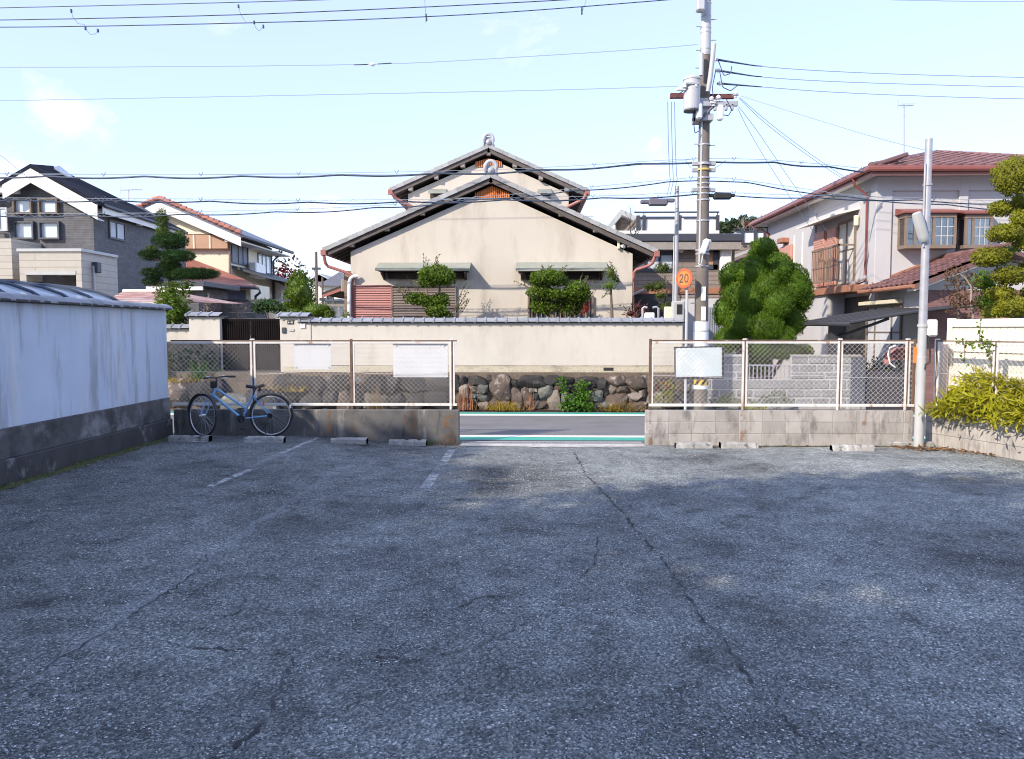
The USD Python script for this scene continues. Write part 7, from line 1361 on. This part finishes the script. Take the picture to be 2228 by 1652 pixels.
# ------------------------------------------------------------------ overhead wires
def crv(l, Y, n=60):
    l = [(*q, Y) if len(q) == 2 else q for q in l]; x = np.array([q[0] for q in l], float); t = np.linspace(0, 1, n); k = np.linspace(0, 1, len(l))
    k = (x - x[0]) / (x[-1] - x[0]) if abs(x[-1] - x[0]) > 5 else k
    from scipy.interpolate import PchipInterpolator
    f = PchipInterpolator(k, np.array(l, float)); return np.array([P(*f(s)) for s in t])
def wire(label, l, Y=YU, r=0.010, m='wire_blue', name='overhead_wire', n=60): return single(name, MB().tube(crv(l, Y, n), r, 5), m, label, 'wire', smooth=60)
def bundle(label, l, Y=YU, r=0.017, amp=0.02, seed=0, lash=True):
    t = Thing('cable_bundle', label, 'cable', crv(l, Y)[30]); c = crv(l, Y, 120); r_ = np.random.RandomState(seed); L = np.r_[0, np.cumsum(np.linalg.norm(np.diff(c, axis=0), axis=1))]
    sag = np.abs(np.sin(L * math.pi / 2.3 + seed))[:, None] * np.array([0, 0, -0.045]); t.part('main_cable', MB().tube(c + sag, r, 6), 'wire_blue', smooth=60)
    t.part('support_wire', MB().tube(c + [0, 0, 0.045], 0.007, 4), 'wire_thin')
    if lash:
        s = np.arange(0, L[-1], 0.16); q = np.stack([np.interp(s, L, c[:, i]) for i in range(3)], 1); q[:, 2] += np.where(np.arange(len(s)) % 2, 0.05, -0.035) + r_.normal(0, 0.01, len(s)); t.part('lashing', MB().tube(q, 0.004, 4, cap=False), 'wire_thin')
    for k in np.arange(0.6, L[-1], 2.3): q = np.array([np.interp(k, L, c[:, i]) for i in range(3)]); t.part('hanger', MB().tube([q + [-0.04, 0, 0.08], q, q + [0.05, 0, 0.09]], 0.008, 4), 'wire_blue')
    return t
wire('thin top wire leaving through the upper left of the frame', [(-40, 18), (365, 9), (729, -1), (900, -8)], r=0.010)
wire('second of the three upper line wires, above the lowest one', [(-40, 44), (456, 34), (911, 16), (1300, -4), (1500, -16)], r=0.012)
wire('lowest of the three upper line wires with hanging spacers', [(-40, 59.5), (651, 47), (977, 34), (1450, 0), (1520, -6)], r=0.012)
for i, (l, lab) in enumerate((([(155, 24), (158, 36), (170, 52), (184, 53), (186, 62), (196, 75), (208, 74), (213, 67)], 'leftmost hanging wire loop on the upper lines'), ([(519, 14), (523, 30), (535, 50), (553, 49), (556, 60), (564, 68), (573, 58)], 'hanging wire loop on the upper lines, second from the left'),
                            ([(924, -4), (925, 20), (927, 34), (926, 50), (928, 42)], 'short straight wire hanger on the upper lines above the gable'), ([(1276, -4), (1272, 12), (1266, 28), (1266, 20)], 'wire loop on the upper lines nearest the utility pole'))):
    t = Thing('wire_spacer', lab, 'wire loop', UX(*l[0])); pts = np.array([UX(*q, 0.05 * k) for k, q in enumerate(l)]); t.part('loop', MB().tube(pts, 0.006, 5), 'wire_thin', smooth=60)
    for q in (l[0], l[len(l) // 2], l[-1]): t.part('clip', MB().cbox(UX(*q), (0.035, 0.05, 0.08), 0.01), 'wire_blue')
t = Thing('insulated_wire', 'thin wire with a white mid span insulator above the house', 'wire', UX(811, 140)); t.part('strand', MB().tube(crv([(-40, 147), (400, 145), (807, 140), (1200, 120), (1450, 103), (1518, 97)], YU), 0.006, 5), 'wire_thin'); t.part('insulator', MB().lathe([(0.0, -0.07), (0.03, -0.05), (0.05, 0.0), (0.03, 0.05), (0.0, 0.07)], UX(811, 140), 12, (1, 0, 0)), 'porcelain', smooth=50); t.part('sleeve', MB().tube([UX(770, 141.2), UX(800, 140.5)], 0.012, 6), 'wire_blue'); t.part('sleeve', MB().tube([UX(822, 139.5), UX(852, 137.6)], 0.012, 6), 'wire_blue')
wire('thin plain wire running to the transformer', [(-40, 220), (716, 206), (1200, 196), (1475, 188)], r=0.006, m='wire_thin')
wire('plain black support wire just above the top cable bundle', [(-40, 377), (590, 380), (1000, 378), (1300, 366), (1520, 345)], r=0.005, m='wire_thin')
bundle('top cable bundle crossing the upper gable', [(-40, 383), (384, 384), (715, 381), (845, 379), (1067, 374), (1236, 366), (1450, 353), (1518, 350)], r=0.021, lash=False, seed=1)
bundle('cable bundle crossing the orange vent of the front gable', [(-40, 435), (380, 437), (640, 440), (893, 438.5), (1148, 434), (1331, 430), (1450, 425), (1518, 422)], r=0.016, seed=2)
bundle('lowest cable bundle on the left, crossing above it towards the pole', [(-40, 469), (316, 468), (506, 463), (638, 460), (857, 449), (1000, 436), (1185, 421), (1276, 412), (1450, 396), (1518, 390)], r=0.014, seed=3)
bundle('upper cable bundle right of the pole, ending at the red roof', [(1540, 349), (1640, 351), (1760, 359, 19.5), (1880, 371, 20.5)], r=0.021, lash=False, seed=4)
bundle('cable bundle crossing the pale wall of the right house', [(1540, 390), (1596, 394), (1715, 410), (1835, 427), (1942, 436), (2157, 452), (2260, 458)], r=0.014, seed=5)
bundle('second cable across the right house just above the bay windows', [(1540, 422), (1596, 424), (1775, 430), (1942, 433.5), (2151, 441), (2260, 445)], r=0.014, seed=6)
for l, lab in (([(1560, 130), (1640, 143), (1800, 155), (2000, 163), (2260, 169)], 'highest of the three line wires to the right of the pole'), ([(1565, 154), (1640, 166), (1800, 177), (2000, 184), (2260, 190)], 'middle one of the three line wires to the right of the pole'), ([(1568, 182), (1640, 188), (1800, 200), (2000, 209), (2260, 216)], 'lowest of the three line wires to the right of the pole')):
    t = Thing('line_wire', lab, 'wire', UX(1640, l[1][1])); t.part('strand', MB().tube(crv(l, YU), 0.006, 5), 'wire_blue'); t.part('dead_end', MB().tube(np.array([UX(1560 + 14 * k, np.interp(1560 + 14 * k, [q[0] for q in l], [q[1] for q in l])) for k in range(8)]), np.linspace(0.026, 0.012, 8), 6), 'wire_blue'); insul(UX(l[0][0] - 2, l[0][1]), (1, 0, 0.1), 0.9)
for (l, lab) in (([(1605, 235), (1617, 261, 18.6), (1700, 400, 19.6), (1832, 588, 21.0)], 'left one of the two service wires falling to the balcony'), ([(1607, 232), (1640, 275, 18.6), (1725, 400, 19.6), (1800, 505, 20.4), (1840, 560, 21)], 'right one of the two service wires falling to the balcony'), ([(1608, 214), (1657, 261, 18.6), (1760, 340, 19.8), (1836, 390, 20.6)], 'left one of the two service wires falling to the roof edge'), ([(1610, 213), (1662, 258, 18.6), (1770, 340, 19.8), (1845, 390, 20.6)], 'right one of the two service wires falling to the roof edge'),
                 ([(1612, 209, 18.2), (1778, 261, 16.5), (1900, 298, 14.6), (2012, 327, 13.0)], 'thin wire from the pole to the top of the lamp pole'), ([(-40, 318, 22), (0, 338, 23), (55, 382, 25), (121, 428, 26.9)], 'service wire falling to the dark house gable'), ([(1900, -2), (1945, 0), (2260, 4)], 'short wire in the upper right corner')):
    wire(lab, l, r=0.006, m='wire_thin', name='service_wire')
for k, (x0, x1) in enumerate(((1453, 1459), (1461, 1465), (1468, 1474))): wire(('left', 'middle', 'right')[k] + ' one of the three upright wires beside the transformer', [(x0, 222), (x0 + 1, 300), (x1, 391)], r=0.007, name='drop_wire', m='wire_blue', n=12)
for k, (x0, x1) in enumerate(((1459, 1452), (1466, 1458), (1472, 1468))): wire(('left', 'middle', 'right')[k] + ' one of the short slanting wires above the closure box', [(x0, 392), ((x0 + x1) / 2, 408), (x1, 425)], r=0.006, name='tap_wire', m='wire_blue', n=8)
for k, (l, nm) in enumerate((([(1490, 345), (1505, 366), (1518, 372)], 'left'), ([(1540, 372), (1562, 362), (1580, 348)], 'right'))): wire(f'slack wire below the top bundle on the {nm} of the pole', l, r=0.007, name='slack_wire', m='wire_thin', n=12)
t = Thing('closure_box', 'grey cable closure box hanging left of the steel pole', 'box', UX(1430, 440)); t.part('body', MB().box(UX(1412, 447, -0.1), UX(1451, 434, 0.06), 0.03), 'gasket_box'); t.part('end', MB().box(UX(1394, 443, -0.07), UX(1413, 436, 0.03), 0.025), 'gasket_box'); t.part('end', MB().box(UX(1450, 440, -0.07), UX(1467, 433, 0.03), 0.025), 'gasket_box'); t.part('strap', MB().tube([UX(1430, 434), UX(1432, 426)], 0.01, 5), 'wire_blue')
t = Thing('closure_box', 'black cable closure box hanging right of the utility pole', 'box', UX(1573, 427)); t.part('body', MB().box(UX(1554, 433, -0.1), UX(1589, 421, 0.06), 0.03), 'black_rubber'); t.part('end', MB().box(UX(1544, 429, -0.05), UX(1556, 423, 0.03), 0.02), 'black_rubber'); t.part('end', MB().box(UX(1588, 428, -0.05), UX(1598, 423, 0.03), 0.02), 'black_rubber')
# aerials and distant poles
def antenna(px, pt, pb, Y, label, kind):
    a, c = P(px, pb, Y), P(px, pt, Y); t = Thing('antenna', label, 'antenna', a); t.part('mast', MB().tube([a, c], 0.022, 6), 'galvanized')
    L = 0.9 if kind else 0.5; t.part('boom', MB().tube([c + [-L * .4, 0, -0.03], c + [L * .6, 0, 0.02 if kind else -0.03]], 0.013, 5), 'galvanized')
    for k in range(7): q = c + [-L * .38 + L * k * .155, 0, 0]; t.part('element', MB().tube([q + [0, -0.2, 0], q + [0, 0.2, 0]], 0.006, 4) if k else MB().tube([q + [0, 0, -.15], q + [0, 0, .15]], 0.01, 4), 'galvanized')
    return t
antenna(1967, 228, 342, 25.5, 'thin television aerial on the red brown hip roof', 0); antenna(280, 413, 436, 31.0, 'television aerial beyond the dark house roof', 1); antenna(1276, 470, 500, 33.0, 'small aerial behind the right slope of the gabled house', 0)
for px, pt, Y, r, lab in ((690, 548, 52, 0.13, 'far wooden utility pole beyond the conifer'), (703, 486 + 118, 40, 0.07, 'grey post under the far blue roof'), (726, 640, 38, 0.05, 'slim post left of the porch post')):
    a, c = P(px, 700, Y), P(px, pt, Y); t = Thing('far_pole', lab, 'pole', (a[0], Y, 0)); t.part('shaft', MB().lathe([(r, 0.5), (r * 0.75, c[2]), (0, c[2])], (a[0], Y, 0), 10), 'bark'); t.part('bracket', MB().box((a[0] - r * 2.2, Y - .1, c[2] - 1.2), (a[0] + r * 2.2, Y + .1, c[2] - 1.05)), 'dark_metal')
for k, (l, lab) in enumerate((([(690, 562, 52), (680, 600, 52), (640, 622, 52)], 'sagging wire left of the far pole, upper one'), ([(690, 572, 52), (682, 610, 52), (655, 625, 52)], 'sagging wire left of the far pole, lower one'))): wire(lab, l, r=0.02, m='wire_thin', name='far_wire', n=14)
t = Thing('garden_rail', 'grey board rail and parked dark car roofs glimpsed left of the house', 'rail', P(730, 668, 34)); t.part('rail', MB().box(P(682, 667, 34), P(764, 662, 34) + [0, .08, 0]), 'beam_end')
for px in (690, 735, 748): p = P(px, 690, 34); t.part('post', MB().box(p, (p[0] + .09, 34.08, P(px, 668, 34)[2])), 'beam_end')
pb_ = P(1365, 470, 30); plant('bare_tree', 'small dark bare branches in front of the stair tower', 'tree', P(1372, 520, 26), [('branches', bare(P(1374, 530, 26), 1.3, 0.8, 47, 0.03, 3), 'dark_metal')])

# ------------------------------------------------------------------ bicycle
bk = Thing('bicycle', 'blue step through bicycle with black mudguards leaning at the left fence', 'bicycle', (P(530, 940, 12.72)[0], 12.72, 0.15))
rw_ = 0.362; YW = 12.74; RH = P(590, 904, YW); zg = RH[2] - rw_
RH[2] = zg + rw_; lean = 0.06
W0 = lambda p: np.array(p, float) + np.array([0, (p[2] - zg) * lean + 0.0, 0])
def wheel(c, yaw, nm):
    ax = np.array([math.sin(yaw), -math.cos(yaw), 0.0]) ; u = np.array([math.cos(yaw), math.sin(yaw), 0.0]); t = np.linspace(0, 2 * math.pi, 41)
    up_ = np.array([0, lean, 1.0]); up_ /= np.linalg.norm(up_)
    circ = lambda r: np.array([c + u * math.cos(a) * r + up_ * math.sin(a) * r for a in t])
    w = bk.part(nm, MB().tube(circ(rw_ - 0.018), 0.018, 8, cap=False), 'black_rubber', smooth=60)
    bk.part('rim', MB().tube(circ(rw_ - 0.042), 0.011, 6, cap=False), 'chrome', under=w, smooth=60)
    b = MB()
    for k in range(28): a = k * 2 * math.pi / 28; s = (1 if k % 2 else -1) * 0.03; a2 = a + (0.5 if (k // 2) % 2 else -0.5); b.tube([c + ax * s + (u * math.cos(a2) + up_ * math.sin(a2)) * 0.02, c + (u * math.cos(a) + up_ * math.sin(a)) * (rw_ - 0.045)], 0.0018, 4, cap=False)
    bk.part('spokes', b, 'chrome', under=w); bk.part('hub', MB().tube([c - ax * 0.05, c + ax * 0.05], 0.022, 10), 'chrome' if nm == 'front_wheel' else 'dark_metal', under=w); bk.part('axle_nut', MB().tube([c + ax * 0.05, c + ax * 0.07], 0.014, 6), 'chrome', under=w)
    return ax, u, up_
axr, ur, upr = wheel(RH, 0.0, 'rear_wheel')
FH = P(441, 905, YW - 0.04); FH[2] = zg + rw_; yawf = math.radians(-30)
axf, uf, upf = wheel(FH, yawf, 'front_wheel')
bp_ = lambda px, py: W0([P(px, py, YW)[0], YW - 0.02, P(px, py, YW)[2]])
hb, ht, bb_, stt, sta = bp_(461, 861), bp_(469, 845), bp_(527, 911), bp_(549, 860), bp_(535, 889)
def fr(nm, pts, r, m='bike_blue'): bk.part(nm, MB().tube(pts, r, 10), m, smooth=60)
fr('head_tube', [hb, ht], 0.021); fr('down_tube', [hb + [0, 0, 0.01], bb_], 0.022); fr('top_tube', [ht + [0, 0, -0.01], sta], 0.018); fr('seat_tube', [bb_, stt], 0.018)
for s in (-0.055, 0.055):
    fr('chain_stay', [bb_ + [0.02, s * .6, 0], RH + [-0.0, s, 0]], 0.010); fr('seat_stay', [stt + [0, s * .4, -0.01], RH + [0, s, 0]], 0.008)
crn = hb + [-0.02, 0, -0.03]
for s in (-0.05, 0.05): fr('fork_blade', [crn + axf * s * 0.9, crn + (FH - crn) * 0.5 + axf * s - uf * 0.015, FH + axf * s], 0.010)
fr('fork_crown', [crn - axf * 0.055, crn + axf * 0.055], 0.014)
fr('stem', [ht, ht + [0.01, 0, 0.10], ht + [-0.0, 0, 0.17]], 0.013, 'black_paint'); st_t = ht + np.array([0.0, 0, 0.17]); fwd_ = -uf
fr('handlebar', [st_t + axf * 0.30 - fwd_ * 0.10 + [0, 0, 0.01], st_t + axf * 0.14 - fwd_ * 0.02 + [0, 0, 0.02], st_t + fwd_ * 0.04, st_t - axf * 0.14 - fwd_ * 0.02 + [0, 0, 0.02], st_t - axf * 0.30 - fwd_ * 0.10 + [0, 0, 0.01]], 0.012, 'black_paint')
for s in (-1, 1): fr('grip', [st_t + axf * s * 0.20 - fwd_ * 0.045 + [0, 0, 0.015], st_t + axf * s * 0.31 - fwd_ * 0.105 + [0, 0, 0.01]], 0.018, 'black_rubber'); fr('brake_lever', [st_t + axf * s * 0.15 + fwd_ * 0.02, st_t + axf * s * 0.27 + fwd_ * 0.03 + [0, 0, -0.03]], 0.007, 'chrome'); bk.part('shifter', MB().cbox(st_t + axf * s * 0.15 + [0, 0, 0.02], (0.05, 0.05, 0.035), 0.01), 'chrome')
fr('brake_cable', [st_t + axf * 0.15 + fwd_ * 0.02, st_t + fwd_ * 0.15 + [0, 0, 0.02], ht + fwd_ * 0.08, crn], 0.004, 'black_rubber')
bk.part('front_lamp', MB().cbox(ht + fwd_ * 0.07 + [0, 0, 0.06], (0.10, 0.09, 0.12), 0.02), 'black_paint')
fr('seat_post', [stt, stt + (stt - bb_) / np.linalg.norm(stt - bb_) * 0.12], 0.013, 'dark_metal'); sc = bp_(553, 843)
V = []
for x, w, h in ((-0.14, 0.02, 0.01), (-0.08, 0.035, 0.0), (0.0, 0.06, -0.005), (0.07, 0.10, 0.0), (0.12, 0.105, 0.02), (0.145, 0.07, 0.02)): V.append([(sc[0] + x, sc[1] + w * math.cos(a), sc[2] + h + 0.035 * math.sin(a)) for a in np.linspace(-0.5, math.pi + 0.5, 9)])
V = np.array(V); mbs = MB().grid(V).prism(V[0], (0.002, 0, 0)).prism(V[-1], (-0.002, 0, 0)); bk.part('saddle', mbs, 'black_rubber', smooth=50)
fr('saddle_spring', [sc + [0.08, 0.03, -0.02], sc + [0.06, 0.02, -0.07]], 0.02, 'black_paint')
def guard(c, u, up_, ax, a0, a1, nm):
    t = np.linspace(a0, a1, 24); V = np.array([[c + (u * math.cos(a) + up_ * math.sin(a)) * (rw_ + 0.018 - k * k * 9) + ax * k for k in (-0.028, -0.015, 0, 0.015, 0.028)] for a in t]); bk.part(nm, MB().grid(V).grid(V[:, ::-1] * 1.0 + np.array([0, 0, -0.002])), 'black_paint', smooth=60)
guard(RH, ur, upr, axr, -0.15, math.pi * 0.93, 'rear_mudguard'); guard(FH, uf, upf, axf, 0.25, math.pi * 0.95, 'front_mudguard')
bk.part('reflector', MB().cbox(RH + np.array([rw_ * 0.86 + 0.02, -0.02, rw_ * 0.42]), (0.02, 0.05, 0.06), 0.005), 'plastic_white'); bk.part('tail_light', MB().cbox(RH + np.array([-0.10, -0.07, 0.20]), (0.03, 0.02, 0.04), 0.006), 'sign_red')
cr = bk.part('chain_guard', MB().lathe([(0.0, -0.008), (0.062, -0.008), (0.07, 0.0), (0.062, 0.008), (0.0, 0.008)], bb_ + [0, -0.055, 0], 20, (0, 1, 0)), 'black_paint', smooth=40)
fr('crank', [bb_ + [0, -0.075, 0], bb_ + [0.06, -0.085, -0.155]], 0.010, 'dark_metal'); fr('crank', [bb_ + [0, 0.05, 0], bb_ + [-0.06, 0.06, 0.155]], 0.010, 'dark_metal')
for o in ((0.06, -0.13, -0.155), (-0.06, 0.10, 0.155)): bk.part('pedal', MB().cbox(bb_ + np.array(o), (0.09, 0.07, 0.022), 0.005), 'black_rubber')
b = MB(); b.tube([bb_ + [0, -0.06, 0.075], RH + [0, -0.06, 0.035]], 0.006, 5).tube([bb_ + [0, -0.06, -0.075], RH + [0, -0.06, -0.035]], 0.006, 5); bk.part('chain', b, 'dark_metal'); bk.part('sprocket', MB().lathe([(0.0, 0), (0.045, 0), (0.045, 0.02), (0, 0.02)], RH + [0, -0.07, 0], 14, (0, 1, 0)), 'black_paint')
fr('kickstand', [RH + [-0.02, -0.08, -0.02], [RH[0] - 0.06, RH[1] - 0.16, zg + 0.01]], 0.008, 'dark_metal')

# ------------------------------------------------------------------ added behind the viewer, unseen: flats and trees shaped to shade the car park
fl = Thing('block_of_flats', 'added unseen block of flats behind the car park, shaped to shade it', 'building', (4, -10, 0))
e0_, e1_ = np.array([-20.0, -1.2]), np.array([26.0, -19.6]); ud = (e1_ - e0_) / np.linalg.norm(e1_ - e0_); bd = np.array([ud[1], -ud[0]]); bd = bd if bd[1] < 0 else -bd
Rf = np.stack([[*ud, 0], [*(-bd), 0], [0, 0, 1]], 1); Lf = np.linalg.norm(e1_ - e0_)
HF = 9.4
fl.part('wall', MB().cbox([*((e0_ + e1_) / 2 + bd * 5), HF / 2 - 0.1], (Lf, 10, HF), 0, Rf), 'pale_render')
fl.part('parapet', MB().cbox([*((e0_ + e1_) / 2 + bd * 0.1), HF + 0.15], (Lf + 0.2, 0.3, 0.7), 0.01, Rf), 'pale_render')
for k in range(3):
    for i in range(9):
        s = 2.5 + i * 4.9; q = e0_ + ud * s; w_ = fl.part('window', MB().cbox([*(q - bd * 0.02), 1.9 + k * 2.6], (2.0, 0.03, 1.3), 0, Rf), 'window_pane'); fl.part('frame', MB().cbox([*(q - bd * 0.03), 1.2 + k * 2.6], (2.2, 0.08, 0.08), 0, Rf), 'plastic_grey', under=w_)
rr_ = np.random.RandomState(3)
TT = ('at their left end', 'second from their left end', 'third from their left end', 'left of their middle', 'at their middle', 'right of their middle', 'third from their right end', 'second from their right end', 'at their right end')
for i, (w_, h) in enumerate(zip(TT, (12.6, 12.2, 12.9, 12.4, 12.8, 12.3, 12.9, 12.5, 12.7))):  # trees added out of view to soften the edge of the shade
    s = 2.0 + i * 4.4; lab = 'added unseen evergreen before the flats, ' + w_
    q = e0_ + ud * s - bd * 1.6; pd = []
    for _ in range(9): pd.append((np.array([q[0] + rr_.normal(0, 1.1), q[1] + rr_.normal(0, 0.6) - 0.5, h - 1.0 - 3.5 * rr_.rand() ** 1.5]), (1.5, 1.3, 1.1)))
    plant('tall_tree', lab, 'tree', (q[0], q[1], 0), [('trunk', limb([(q[0], q[1], 0), (q[0] + .1, q[1], 4), (q[0], q[1], h - 2)], .2, .07), 'bark'), ('crown', crown(pd, 26, 0.34, 0.20, 200 + i, 'leaf', 0, 0.3, 0.7), 'leaf_far')], 'added tall trees before the flats')
